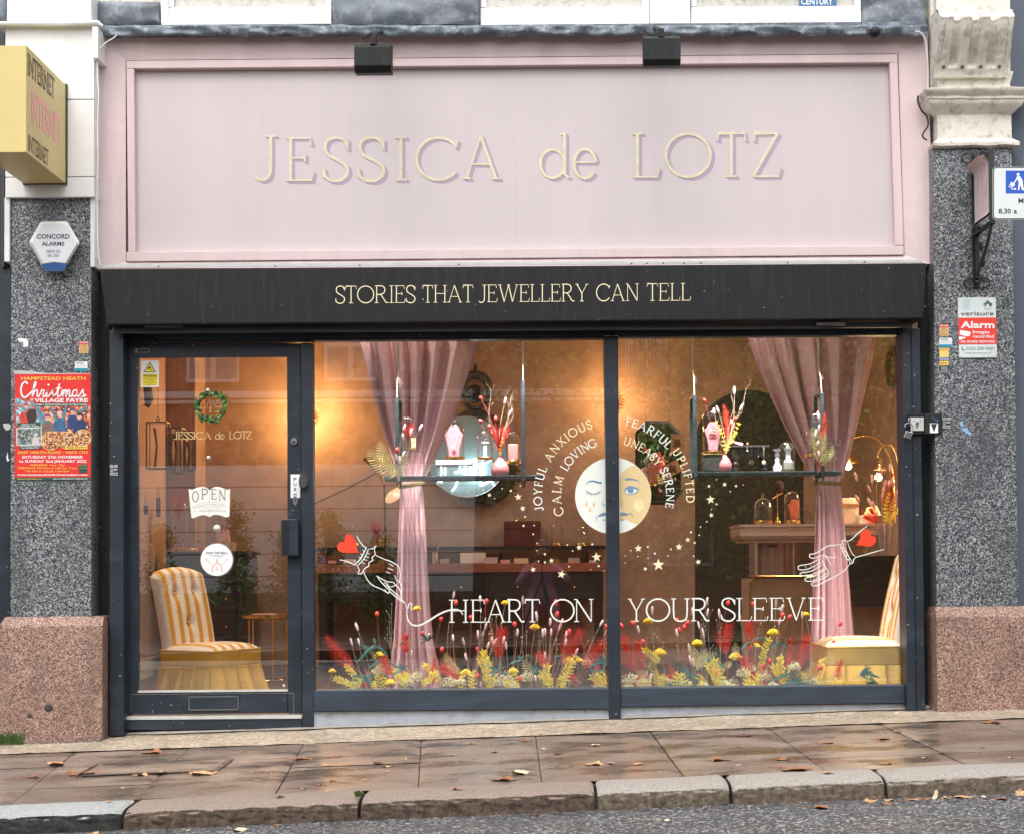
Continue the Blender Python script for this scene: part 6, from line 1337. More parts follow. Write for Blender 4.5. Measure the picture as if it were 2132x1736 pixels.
o = box_item('gift_box', 455, 1128, 484, 1146.5, 3.5, .14, m_card, 'kraft gift box lying on the black cabinet', 'box')
mb = MB(); mb.quadbox([(449, 1105), (473, 1101), (478, 1128), (452, 1128)], 3.52, .05); tag(mb.build('tall_gift_box', m_blush, bevel=.003), 'pinkish box leaning upright on the kraft box', 'box')
mb = MB(); mb.tube([P(395, 1122, 3.42), P(425, 1128, 3.40), P(462, 1131, 3.4)], .006, 6); tag(mb.build('brass_rod', m_brass), 'thin brass rod resting across the cloches', 'rod')
redplume(P(372, 1090, 3.48), .30, 70, 'dark red dried flowers standing above the black cabinet', .4)
q, k = P(372, 1092, 3.48), SC(3.48); mb = MB(); mb.lathe([(0, 0), (.03, .0), (.045, .05), (.02, .11), (.022, .13)], P(372, 1146.5, 3.62), 16); tag(mb.build('bud_vase', m_vase), 'rose bud vase behind the cloches on the black cabinet', 'vase')
# glass lanterns in front of the wall
def lantern(u0, v0, u1, v1, y, dep, label, hook=True):
    t_ = thing('glass_lantern', label, 'lantern', P((u0 + u1) / 2, v1, y), 'hanging glass lanterns')
    a, b = P(u0, (v0 + v1) / 2, y).x, P(u1, (v0 + v1) / 2, y).x; z0, z1_ = P(u0, v1, y).z, P(u0, v0, y).z; w = .0045
    mb = MB()
    for x in (a, b):
        for yy in (y, y + dep): mb.box(x - w, x + w, yy - w, yy + w, z0, z1_)
    for z in (z0, z1_):
        for yy in (y, y + dep): mb.box(a, b, yy - w * .9, yy + w * .9, z - w, z + w)
        for x in (a, b): mb.box(x - w * .9, x + w * .9, y, y + dep, z - w * 1.1, z + w * 1.1)
    mb.build('cage', m_iron, t_)
    mb = MB(); mb.box(a + w, b - w, y + .001, y + dep - .001, z0 + w, z1_ - w); mb.build('panes', m_cloche, t_)
    if hook:
        mb = MB(); xm = (a + b) / 2; mb.tube([(xm, y + dep / 2, z1_), (xm - .012, y + dep / 2, z1_ + .03), (xm, y + dep / 2, z1_ + .05), (xm + .012, y + dep / 2, z1_ + .03), (xm, y + dep / 2, z1_)], .004, 5); mb.build('ring', m_iron, t_)
    mb = MB(); mb.tube([P((u0 + u1) / 2 - 3, v1 - 3, y + dep / 2), P((u0 + u1) / 2 + 1, (v0 + v1) / 2, y + dep / 2), P((u0 + u1) / 2 - 4, v0 + 12, y + dep / 2)], [.012, .008, .012], 6); mb.build('necklace_display', m_dwood, t_)
    mb = MB(); mb.tube([((a + b) / 2, y + dep / 2, z1_ + .04), ((a + b) / 2, y + dep / 2, CZ)], .002, 4); mb.build('wire', m_iron, t_)
lantern(305, 879, 346, 975, 2.4, .10, 'leftmost and tallest hanging glass lantern behind the door')
lantern(356, 891, 377, 984, 2.55, .12, 'narrow middle glass lantern behind the door')
lantern(385, 907, 402, 978, 2.7, .08, 'smallest rightmost glass lantern behind the door')
mb = MB(); mb.tube([P(302, 755, 2.3), P(306, 800, 2.3), P(310, 832, 2.3), P(306, 846, 2.3), P(300, 842, 2.3)], [.02, .03, .035, .02, .006], 8); tag(mb.build('dark_ornament', m_dwood), 'dark hanging ornament at the upper left edge of the door glass', 'ornament')
for k, (u, v0, v1, lb_) in enumerate(((329, 1036, 1075, 'thin dark wall frame beside the lantern'), (303, 1052, 1070, 'short dark slat hanging at the left edge of the door glass'))):
    mb = MB(); mb.rect(u - 4, v0, u + 4, v1, 2.6, .02); mb.tube([P(u - 3, v0, 2.6), P(u, v0 - 26, 2.6), P(u + 3, v0, 2.6)], .003, 4); tag(mb.build('slim_wall_frame', m_dwood), lb_, 'panel')
# brass side table
st_ = thing('side_table', 'small round brass side table behind the door glass', 'table', P(556, 1420, 2.6))
c_ = P(556, 1282, 2.8); mb = MB(); mb.lathe([(0, -.02), (.19, -.02), (.2, -.012), (.2, .012), (.19, .014), (0, .008)], c_, 32, cap=False); mb.build('top', m_brass, st_)
for a in (.3, 1.4, 2.9, 4.1, 5.2):
    mb = MB(); mb.tube([c_ + Vector((.15 * math.cos(a), .15 * math.sin(a), -.01)), Vector((c_.x + .15 * math.cos(a), c_.y + .15 * math.sin(a), FZ + .01))], .008, 7); mb.build('leg', m_brass, st_)
mb = MB(); mb.tube([Vector((c_.x + .15 * math.cos(a), c_.y + .15 * math.sin(a), FZ + .014)) for a in [2 * math.pi * j / 24 for j in range(25)]], .008, 6); mb.build('foot_ring', m_brass, st_)
mb = MB(); mb.box(c_.x - .1, c_.x + .08, c_.y - .1, c_.y + .03, c_.z + .014, c_.z + .02); tag(mb.build('magazine', m_blush), 'thin pink magazine on the brass side table', 'magazine')
mb = MB(); mb.rect(341, 1330, 347, 1358, 3.0, .01); mb.v = [Vector((RX0 + .012 + (v.x - mb.v[0].x) * .05, v.y, v.z)) for v in mb.v]; tag(mb.build('wall_socket', m_paper), 'white socket plate on the pale left wall behind the chair', 'socket')

# ------------------------------------------------------------------ round mirror, neon, dark ring, ornate frame
yM = 4.18
rm = thing('round_mirror', 'round mirror with neon and sky tint in its colour, hung on the back wall behind the left shelf', 'mirror', P(972, 1034, yM))
t = NT('neon_tint_mirror'); bs_ = t.bsdf((.30, .42, .43), .22, .3); MATS['ft'] = t.m  # teal in the colour stands in for neon light and reflected sky
mb = MB(); mb.lathe([(0, -.01), (83 * SC(yM), -.01), (84 * SC(yM), 0), (84 * SC(yM), .02)], P(972, 950, yM), 56, 'y'); mb.build('disc', t.m, rm)
mb = MB(); mb.tube([P(972 + 84 * math.cos(a), 950 + 84 * math.sin(a), yM - .012) for a in [2 * math.pi * j / 56 for j in range(57)]], .005, 6); mb.build('rim', m_silver, rm)
Q = lambda pts: [P(770.3 + .1587 * a, 832.8 + .1587 * b, yM - .05) for a, b in pts]
ns = thing('neon_sign', 'white neon handwriting glowing on the round mirror', 'neon sign', P(985, 1010, yM - .05))
for pts in ([(1408, 775), (1390, 870), (1372, 962)], [(1330, 800), (1360, 775), (1408, 770)], [(1482, 798), (1462, 900), (1448, 985)], [(1392, 885), (1460, 850), (1560, 800), (1600, 795)], [(1180, 870), (1165, 950)], [(1252, 868), (1236, 942)], [(1105, 950), (1160, 935), (1250, 895)], [(1145, 1055), (1120, 1130), (1075, 1190)],
            [(1450, 1045), (1448, 1100), (1458, 1115), (1520, 1085), (1585, 1058), (1610, 1080), (1618, 1108)], [(938, 868), (930, 985)], [(985, 880), (985, 975)], [(890, 1062), (950, 1072)]):
    mb = MB(); mb.tube([p for p in [Vector(x) for x in Q(cr(pts, 4))]], .0062, 6); mb.build('neon_tube', m_neon, ns)
light('neon_light', P(985, 975, yM - .16), 3.5, (.70, .93, 1.0), .12, parent=ns)
mw = thing('dark_ring', 'dark ring with leafy tufts behind the round mirror', 'wreath', P(1010, 1060, 4.26))  # dark olive ring with leaf-shaped tufts behind the disc
c_ = P(1008, 984, 4.25); r_ = 56 * SC(4.25); m_olive = paint('dark_olive', (.045, .05, .015), .9, .4, 30, 1)
mb = MB(); mb.tube([c_ + Vector((r_ * math.cos(a), 0, r_ * math.sin(a))) for a in [2 * math.pi * j / 36 for j in range(37)]], .05, 8); mb.build('ring', m_olive, mw)
mb = MB()
for k in range(900):
    a = rnd.uniform(0, 6.28); rr = r_ + rnd.uniform(-.06, .07); p = c_ + Vector((rr * math.cos(a), rnd.uniform(-.06, -.03), rr * math.sin(a))); d = Vector((rnd.uniform(-1, 1), rnd.uniform(-1, 0), rnd.uniform(-1, 1))).normalized()
    leaf(mb, p, d, Vector((.1, -1, .2)), .035, .012)
mb.build('ring_tufts', m_olive, mw, kind='stuff')
of = thing('ornate_frame', 'black carved ring and crest above the round mirror', 'ornament', P(990, 900, 4.22))
c_ = P(990, 815, 4.22); k_ = SC(4.22)
mb = MB(); mb.tube([c_ + Vector((29 * k_ * math.cos(a), 0, 35 * k_ * math.sin(a))) for a in [2 * math.pi * j / 36 for j in range(37)]], [(.030 + .012 * math.sin(a)) for a in [2 * math.pi * j / 36 for j in range(37)]], 8); mb.build('ring', m_dwood, of)
mb = MB(); mb.ball(c_ + Vector((-.01, 0, -.02)), 19 * k_, 18, 12, (1, .5, 1)); mb.build('ball', m_cab, of)
mb = MB(); mb.lathe([(.0, .10), (.012, .08), (.02, .04), (.01, .02), (.03, 0)], c_ + Vector((0, 0, 36 * k_)), 12); mb.build('finial', m_dwood, of)
mb = MB(); mb.prism([P(a, b, 4.23) for a, b in cr([(935, 905), (948, 872), (965, 856), (985, 850), (1010, 855), (1035, 872), (1050, 905), (1050, 960), (935, 960)], 5)], (0, .04, 0)); mb.build('crest', m_dwood, of, bevel=.006)
# bevelled octagonal mirror
om = thing('octagonal_mirror', 'eight sided mirror hung inside the right window showing green foliage', 'mirror', P(1373, 1050, 2.3))
oc = [(1344, 876), (1392, 876), (1423, 904), (1423, 1022), (1400, 1050), (1348, 1050), (1323, 1026), (1323, 900)]
mb = MB(); mb.prism([P(a, b, 2.32) for a, b in oc], (0, .03, 0)); mb.build('backing', m_dwood, om)
cx, cy = 1373, 963; inn = [(cx + (a - cx) * .90, cy + (b - cy) * .94) for a, b in oc]
mb = MB(); mb.poly(inn, 2.308); mb.build('mirror_glass', m_mirror, om, smooth=False)
mb = MB(); a_ = [P(a, b, 2.319) for a, b in oc]; b_ = [P(a, b, 2.308) for a, b in inn]; mb.add(a_ + b_, [(i, (i + 1) % 8, 8 + (i + 1) % 8, 8 + i) for i in range(8)]); mb.build('bevel', m_dwood, om, smooth=False)
for u, v, w, h, an, lb_ in ((1409, 922, 25, 37, 3, 'sepia couple photograph clipped to the mirror edge'), (1400, 975, 34, 26, -25, 'tilted sepia card clipped low on the mirror edge')):
    a = R(an); pts = [(u + x * math.cos(a) - y * math.sin(a), v + x * math.sin(a) + y * math.cos(a)) for x, y in ((-w / 2, -h / 2), (w / 2, -h / 2), (w / 2, h / 2), (-w / 2, h / 2))]
    mb = MB(); mb.prism([P(p, q, 2.28) for p, q in pts], (0, .003, 0)); o = tag(mb.build('sepia_photograph', paint('sepia_card', (.45, .26, .13), .7, .1)), lb_, 'photograph')
    mb = MB(); mb.disc(u - 3, v - 6, 3, 2.278, 12).disc(u + 4, v - 5, 3, 2.278, 12).poly([(u - 8, v + 8), (u - 6, v - 3), (u + 8, v - 2), (u + 9, v + 8)], 2.2775); mb.build('printed_figures', paint('sepia_dark', (.12, .05, .025), .7), o)
mb = MB()
for u in (1344, 1394): mb.tube([P(u, 880, 2.33), Vector((P(u, 880, 2.33).x, 2.33, CZ))], .0018, 4)
mb.build('wire', m_iron, om); om.rotation_euler = (0, 0, R(1.3))
# shield on the right wall
mb = MB(); cz_, cy_ = P(1824, 765, 3.2).z, 3.2
sh = thing('wall_shield', 'round dark brass plate on the right wall', 'wall plate', (RX1 - .02, cy_, cz_ - .17))
mb = MB()
for k in range(1):
    pr = [(0, -.05), (.04, -.045), (.05, -.025), (.08, -.022), (.10, -.035), (.15, -.02), (.175, -.005)]
    n = 32; vs = []
    for r_, h in pr:
        for j in range(n): a = 2 * math.pi * j / n; vs.append((RX1 - .01 + h, cy_ + r_ * math.cos(a), cz_ + r_ * math.sin(a)))
    mb.add(vs, [(i * n + j, i * n + (j + 1) % n, (i + 1) * n + (j + 1) % n, (i + 1) * n + j) for i in range(len(pr) - 1) for j in range(n)]); mb.sm = True
mb.build('plate', paint('old_bronze', (.12, .085, .03), .5, .3, 12, .4, metal=.4), sh)

# ------------------------------------------------------------------ brass trumpet lamp at left
tl = thing('trumpet_lamp', 'brass trumpet shaped lamp on long arm, left of the left curtain', 'lamp', P(660, 1060, 1.5))
mb = MB(); a, b = P(776, 950, 1.4), P(800, 1008, 1.4); d = (b - a)
n = 16; rings = []
for k in range(9):
    t_ = k / 8; c_ = a + d * t_; r_ = .065 * (1 - t_) ** 1.6 + .006; up = Vector((1, 0, .25)).normalized(); rings += [c_ + up * r_ * math.cos(2 * math.pi * j / n) + Vector((0, 1, 0)) * r_ * math.sin(2 * math.pi * j / n) for j in range(n)]
mb.add(rings, [(i * n + j, i * n + (j + 1) % n, (i + 1) * n + (j + 1) % n, (i + 1) * n + j) for i in range(8) for j in range(n)]); mb.sm = True; mb.build('horn', m_brass, tl)
mb = MB(); mb.tube([P(655, 1048, 1.5), P(720, 1018, 1.45), P(795, 978, 1.4)], .005, 7).tube([P(800, 1008, 1.4), P(802, 1100, 1.4), P(803, 1250, 1.4), P(803, 1452, 1.4)], .006, 7).ball(P(797, 978, 1.4), .012, 8, 6); mb.build('arm', m_iron, tl)
mb = MB(); c_ = P(821, 1030, 1.3); R3 = Matrix.Rotation(R(-55), 3, 'Y')
vs = []; n = 24
for r_, h in ((.0, .02), (.045, .012), (.075, 0), (.07, -.004), (0, .008)):
    for j in range(n): a = 2 * math.pi * j / n; vs.append(c_ + Matrix.Rotation(R(-38), 3, 'Y') @ (Matrix.Rotation(R(35), 3, 'X') @ Vector((r_ * math.cos(a), r_ * math.sin(a), h))))
mb.add(vs, [(i * n + j, i * n + (j + 1) % n, (i + 1) * n + (j + 1) % n, (i + 1) * n + j) for i in range(4) for j in range(n)]); mb.sm = True; mb.build('reflector_dish', paint('warm_cream_enamel', (.85, .6, .35), .4), tl)  # dish has one even warm cream colour

# ------------------------------------------------------------------ curtains
def curtain(rows, y, nf, seed, label, ropev, ropeu):
    t_ = thing('curtain', label, 'curtain', P((rows[-1][1] + rows[-1][2]) / 2, rows[-1][0], y), 'velvet curtains')
    def edge(v, i):
        if v <= rows[0][0]: return rows[0][i]
        for a, b in zip(rows, rows[1:]):
            if v <= b[0]: f = (v - a[0]) / (b[0] - a[0]); f2 = f; return a[i] * (1 - f2) + b[i] * f2
        return rows[-1][i]
    r2 = random.Random(seed); ph = [r2.uniform(0, 6.28) for _ in range(6)]
    v0, v1 = rows[0][0] - 14, rows[-1][0]
    def fn(s, t_2):
        v = v0 + (v1 - v0) * t_2; l, r_ = edge(v, 1), edge(v, 2); w = (r_ - l) * SC(y)
        g = nf * 2 * math.pi * (s + .035 * math.sin(3 * s * 2 + ph[3]) + .012 * math.sin(t_2 * 7 + ph[4]))
        wav = math.sin(g + .5 * math.sin(t_2 * 5 + ph[0])) + .26 * math.sin(2.17 * g + ph[1] + t_2 * 2) + .3 * math.sin(.53 * g + ph[2])
        amp = min(.06, w * .13) * (.35 + .65 * min(1, abs(v - ropev) / 120))
        pinch = 1 - .0 * s
        du = .004 * math.cos(g) * (r_ - l)
        q = P(l + (r_ - l) * s + du, v, y); q.y += wav * amp + .004 * noise.noise(Vector((s * 9, t_2 * 22, seed))); return q
    mb = MB(); mb.grid(fn, 260, 130); mb.build('drape', m_curt, t_, smooth='all')
    # twisted rope tie
    (ua, va), (ub, vb) = ropeu; c = P((ua + ub) / 2, (va + vb) / 2, y); rx = (ub - ua) / 2 * SC(y); tb = t_
    mb = MB()
    for st2 in range(3):
        pts = []
        for j in range(97):
            a = 2 * math.pi * j / 96; tw = a * 9 + st2 * 2.094; rr = .009
            pts.append(c + Vector(((rx + rr * math.cos(tw) * .6) * math.cos(a), (.10) * math.sin(a) - .0, (va - vb) * SC(y) * .5 * -math.cos(a) + rr * math.sin(tw) - .01 * abs(math.sin(a)))))
        mb.tube(pts, .0075, 6)
    mb.build('rope_tie', m_rope, t_)
    return t_
curtain([(697, 745, 998), (707, 748, 995), (760, 762, 979), (830, 778, 957), (900, 798, 930), (950, 815, 907), (985, 829, 890), (1008, 834, 880), (1030, 833, 882), (1080, 831, 886), (1160, 828, 889), (1260, 824, 895), (1330, 820, 901), (1440, 806, 922)], .55, 5.5, 3, 'dusty pink velvet curtain tied back in the left window', 1008, ((833, 1004), (881, 1012)))
curtain([(688, 1549, 1832), (697, 1553, 1830), (760, 1574, 1819), (830, 1604, 1803), (900, 1637, 1786), (950, 1664, 1771), (985, 1684, 1759), (1008, 1698, 1751), (1030, 1698, 1753), (1100, 1696, 1761), (1200, 1692, 1769), (1300, 1689, 1778), (1440, 1682, 1790)], .82, 5.5, 9, 'dusty pink velvet curtain tied back in the right window', 1008, ((1697, 1006), (1752, 1003)))

# ------------------------------------------------------------------ hanging shelves
def hshelf(u0, u1, v0, v1, fr, label):
    y0, y1 = .22, .42
    t_ = thing('hanging_shelf', label, 'shelf', P((u0 + u1) / 2, v1, y0), 'hanging black shelves')
    mb = MB(); mb.rect(u0, v0, u1, v1, y0, y1 - y0); mb.build('board', m_shelf, t_, bevel=.002)
    mb = MB(); mb.rect(u0 + 4, v0 + 3.4, u1 - 4, v0 + 4.4, y0 - .002, .004); mb.build('edge_groove', m_cab, t_)
    for (ua, vt) in fr:
        x0 = P(ua, 900, y0).x; zt = P(ua, vt, y0).z; zb = P(ua, v1 + 4, y0).z; w = .022
        mb = MB(); mb.box(x0, x0 + w, y0 - .012, y0 - .002, zb, zt).box(x0, x0 + w, y1 + .002, y1 + .012, zb, zt).box(x0, x0 + w, y0 - .002, y1 + .002, zt - .012, zt).box(x0, x0 + w, y0 - .002, y1 + .002, zb - .0, zb + .008); mb.build('strap_frame', m_shelf, t_, bevel=.001)
        mb = MB()
        for yy in (y0 - .005, y1 + .005): mb.lathe([(0, -.026), (.006, -.022), (.004, -.008), (.009, -.004), (.009, .0)], (x0 + w / 2, yy, zb), 10)
        mb.build('bolt', m_cab, t_)
        mb = MB(); zc_ = P(ua, 760, y0).z; xm = x0 + w / 2; zt2 = P(ua, 640, y0).z
        for dy in (0, (y1 - y0)):
            mb.tube([(xm, y0 + dy, zt - .01), (xm, y0 + dy * .55 + .03, zt + .10), (xm + .002, y0 + .09, zt + .16)], .0028, 5)
        for q_ in (-1, 0, 1): mb.tube([(xm + .003 * q_, y0 + .09, zt + .13), (xm + .005 * q_, y0 + .1, zt2)], .0022, 5)
        mb.tube([(xm, y0 + .085, zt + .13), (xm + .012, y0 + .07, zt + .12), (xm + .025, y0 + .07, zt + .09)], .002, 5).tube([(xm, y0 + .085, zt + .13), (xm + .008, y0 + .07, zt + .12), (xm + .012, y0 + .07, zt + .075)], .002, 5)
        mb.build('cord', paint('natural_cord', (.62, .50, .38), .8, .1, 40), t_)
hshelf(800, 1130, 989.5, 998, ((823, 828), (1086, 792)), 'left hanging black display shelf on cords')
hshelf(1429, 1753, 980.5, 989, ((1443, 822), (1708, 818)), 'right hanging black display shelf on cords')
YS = .27; SL_ = 989.5; SR_ = 980.5
m_acr = glass('acrylic', .07, (.97, .99, .98), edge=.9)
def riser(u0, v0, u1, v1, y, dep, label, mat=None, cat='display riser'):
    a, b = P(u0, (v0 + v1) / 2, y).x, P(u1, (v0 + v1) / 2, y).x; z0, z1_ = P((u0 + u1) / 2, v1, y).z, P((u0 + u1) / 2, v0, y).z
    mb = MB(); e = .004
    mb.box(a, b, y, y + dep, z1_ - e, z1_).box(a, a + e, y, y + dep, z0 + .001, z1_ - e).box(b - e, b, y, y + dep, z0 + .001, z1_ - e)
    return tag(mb.build('display_riser', mat or m_acr), label, cat, 'clear display risers')
riser(842, 938, 882, SL_, YS, .1, 'tall clear riser in front of the left curtain')
riser(908, 969, 974, SL_, YS, .1, 'clear riser carrying the lilac plinth')
riser(1050, 964.5, 1088, SL_, YS + .02, .1, 'clear riser under the pink block cloche by the right strap')
box_item('lilac_plinth', 906.5, 957, 982.5, 967.5, YS - .01, .13, m_lilac, 'flat lilac plinth under the tallest cloche on the left shelf', 'plinth')
G1 = 'cloches on the hanging shelves'
b1, k1 = cloche(851, 937, 864, 14.5, YS + .01, 'cloche with red feather half hidden behind the fern, left shelf', group=G1, basev=4)
b2, k2 = cloche(945, 956.5, 861, 21, YS, 'largest cloche with knobbed top over a pink bust, left shelf', True, group=G1)
b3, k3 = cloche(1010, 957, 892, 17, YS, 'cloche with a ring stand in front of the neon mirror', group=G1)
b4, k4 = cloche(1068, 964, 893, 16.5, YS + .02, 'cloche with a pink block at right end of the left shelf', group=G1)
box_item('cream_card', 856, 912, 866, 933, YS + .04, .006, m_cream, 'cream card inside the feather cloche', 'card')
riser(994, 957.5, 1029, SL_, YS, .1, 'clear riser under the ring stand cloche')
def necklace(u, v0, v1, w, y, mat, label, pend, parent=None):
    mb = MB(); pts = [P(u - w / 2, v0, y), P(u - w * .3, (v0 + v1) / 2, y - .002), P(u, v1 - 3, y - .003), P(u + w * .3, (v0 + v1) / 2, y - .002), P(u + w / 2, v0, y)]
    mb.tube([Vector(p) for p in pts], .0009, 4); t_ = mb.build('necklace', mat); tag(t_, label, 'necklace')
    mb = MB(); pend(mb, u, v1, y - .004); mb.build('pendant', mat, t_)
    return t_
bust(945, 889, 950, 40, YS + .07, 'pink velvet necklace bust with round pendant inside the largest cloche')
def pd(mb, u, v, y):
    mb.tube([P(u + 3.4 * math.cos(a), v - .5 + 3.4 * math.sin(a), y) for a in [2 * math.pi * j / 16 for j in range(17)]], .0018, 5); mb.lathe([(0, -.003), (.006, -.002), (.0065, 0)], P(u, v, y), 12, 'y')
necklace(945, 906, 932, 14, YS + .065, m_gold, 'gold chain with round pendant on the left pink bust', pd)
rs_ = thing('ring_stand', 'white T shaped ring stand inside the middle left cloche', 'ring stand', b3)
mb = MB(); mb.rect(1006.5, 922, 1013.5, 949.5, YS + .06, .02).rect(1003, 919, 1017.5, 922, YS + .055, .03); mb.build('stand', m_plaster, rs_)
mb = MB(); mb.tube([P(1012 + 3 * math.cos(a), 916 + 3 * math.sin(a), YS + .06) for a in [2 * math.pi * j / 16 for j in range(17)]], .0016, 5); mb.build('ring', m_silver, rs_)
box_item('blush_block', 1057.5, 924, 1078.5, 957, YS + .04, .06, m_blush, 'pale pink block inside the cloche at the right strap', 'block', .004)
mb = MB(); 
def vase(u, vt, vb, r_u, y, label):
    k = SC(y); q = P(u, vb, y); b = Vector((q.x, y + r_u * k, q.z)); h = (vb - vt) * k; r_ = r_u * k
    mb = MB(); mb.lathe([(0, .001), (r_ * .82, .001), (r_ * .92, h * .08), (r_, h * .22), (r_ * .97, h * .42), (r_ * .7, h * .66), (r_ * .34, h * .82), (r_ * .26, h * .93), (r_ * .30, h), (r_ * .2, h), (r_ * .2, h * .85)], b, 30, cap=False)
    tag(mb.build('bud_vase', m_vase), label, 'vase', 'rose bud vases'); return b + Vector((0, 0, h * .9))
vL = vase(1041, 947, SL_ - .3, 19.3, YS - .02, 'rose ceramic vase at the front of the left shelf'); vR = vase(1511, 942, SR_ - .3, 15, YS - .02, 'rose ceramic vase at the front of the right shelf')
# right shelf contents
box_item('green_plinth', 1464, 945, 1504, SR_ - .4, YS, .12, m_archp, 'dark green block with brass edges under the handcuff bust cloche', 'plinth')
mb = MB(); mb.tube([P(1464, SR_ - 1, YS - .002), P(1464, 945, YS - .002), P(1504, 945, YS - .002), P(1504, SR_ - 1, YS - .002)], .002, 5); tag(mb.build('brass_edging', m_brass), 'brass edging round the dark green block', 'edging')
b5, _ = cloche(1486, 944.5, 847, 22, YS, 'tall cloche over the handcuff necklace bust, left end of right shelf', group=G1)
bust(1485, 880, 937.5, 37, YS + .08, 'pink velvet bust with handcuff necklace on the right shelf')
def pcuff(mb, u, v, y):
    for d in (-4, 4): mb.tube([P(u + d + 4 * math.cos(a), v + 3.6 * math.sin(a), y) for a in [2 * math.pi * j / 16 for j in range(17)]], .0026, 6)
necklace(1485, 887, 899, 20, YS + .074, m_gold, 'chunky gold handcuff necklace on the right pink bust', pcuff)
stl = thing('carved_stool', 'miniature carved dark wood stool displaying pendants', 'stool', P(1562, SR_, YS))
mb = MB(); mb.rect(1522, 927, 1602, 931.5, YS - .01, .17); mb.build('seat', m_dwood, stl, bevel=.003)
mb = MB(); mb.rect(1530, 931.5, 1596, 951, YS + .005, .13); mb.v = mb.v; mb.build('apron', m_dwood, stl, bevel=.002)
for u in (1532.5, 1592):
    for yy in (YS + .01, YS + .11):
        q = P(u, SR_ - .3, YS); kk = SC(YS); mb = MB(); H = 31 * kk; mb.lathe([(.010, 0), (.014, .004), (.017, H * .15), (.012, H * .28), (.02, H * .42), (.018, H * .58), (.010, H * .68), (.013, H * .74), (.010, H * .80), (.015, H * .88), (.015, H)], (q.x, yy + .012, q.z), 14); mb.build('leg', m_dwood, stl)
for u, v0, v1, r_, m_, lb_ in ((1556, 931, 938, 2, m_gold, 'short fine chain with a gold drop, first on the carved stool'), (1565, 931, 962, 5.5, m_silver, 'silver chain with a large round pendant on the carved stool'), (1579, 931, 950, 1.6, m_silver, 'silver chain with a thin bar, third on the carved stool'), (1590, 931, 962, 4.2, m_gold, 'gold chain with a round medallion on the carved stool')):
    yy = YS - .016; mb = MB(); mb.tube([P(u - 1, v0 - 1, yy), P(u, v1 - r_, yy), P(u + 1, v0 - 1, yy)], .0011, 4); o = tag(mb.build('pendant_chain', m_), lb_, 'necklace', 'pendants on the carved stool')
    mb = MB(); mb.lathe([(0, -.003), (r_ * kk, -.002), (r_ * kk, .002)], P(u, v1, yy), 16, 'y'); mb.build('pendant', m_, o)
mb = MB(); mb.quadbox([(1522, 920), (1526, 916), (1548, 924), (1544, 927)], YS + .03, .06); tag(mb.build('jewel_box', m_blush), 'small open pink jewel box on the carved stool', 'box')
mb = MB(); mb.lathe([(0, 0), (.012, 0), (.016, .008), (.012, .016), (0, .02)], P(1542, 927, YS + .05), 12); tag(mb.build('shell', m_lilac), 'tiny pale shell dish on the carved stool', 'dish')
mb = MB(); mb.ball(P(1556, 924, YS + .05), .010, 10, 6); tag(mb.build('amber_ring', m_brass), 'tiny amber ring on top of the carved stool', 'ring')
col = thing('white_column', 'small white figure column standing free on the right shelf', 'figurine', P(1619, SR_, YS))
q = P(1619, SR_ - .3, YS + .03); kk = SC(YS); mb = MB(); mb.box(q.x - 8 * kk, q.x + 8 * kk, YS + .02, YS + .07, q.z, q.z + 11 * kk); mb.build('base', m_plaster, col, bevel=.001)
mb = MB(); c_ = Vector((q.x, YS + .045, q.z)); mb.lathe([(6 * kk, 11 * kk), (6.5 * kk, 14 * kk), (3.5 * kk, 17 * kk), (5 * kk, 22 * kk), (3 * kk, 27 * kk), (4.5 * kk, 31 * kk), (5.2 * kk, 34 * kk), (3.4 * kk, 38 * kk), (3 * kk, 40 * kk), (8 * kk, 42 * kk), (9 * kk, 46 * kk), (0, 46 * kk)], c_, 16, cap=False); mb.build('figure', m_plaster, col)
b6, _ = cloche(1641, SR_ - .3, 917, 17.5, YS, 'small cloche over a white pedestal on the right shelf', group=G1, basev=3)
box_item('stone_block', 1632, 962, 1653, 977, YS + .04, .07, paint('grey_green_block', (.22, .24, .20), .7, .1), 'grey green block inside the pedestal cloche', 'block')
pdl = thing('white_pedestal', 'white pedestal with a ring inside the small cloche', 'pedestal', P(1641, 962, YS + .07))
q = P(1641, 962, YS + .07); mb = MB(); mb.lathe([(9 * kk, 0), (9 * kk, 2 * kk), (5.5 * kk, 5 * kk), (5.5 * kk, 23 * kk), (9 * kk, 26 * kk), (9.5 * kk, 29 * kk), (0, 29 * kk)], q, 18, cap=False); mb.build('column', m_plaster, pdl)
mb = MB(); mb.tube([q + Vector((3 * kk * math.cos(a), 0, 31 * kk + 3 * kk * math.sin(a))) for a in [2 * math.pi * j / 14 for j in range(15)]], .0022, 5); mb.build('ring', m_gold, pdl)
b7, _ = cloche(1702, 950, 852, 22, YS + .02, 'tall cloche half behind the fern at right end of the right shelf', group=G1)
riser(1680, 951, 1726, SR_, YS + .02, .1, 'clear riser under the cloche by the right curtain')
box_item('dark_bust', 1690, 876, 1712, 942, YS + .08, .04, m_archp, 'dark velvet form inside the cloche behind the right fern', 'bust', .008)
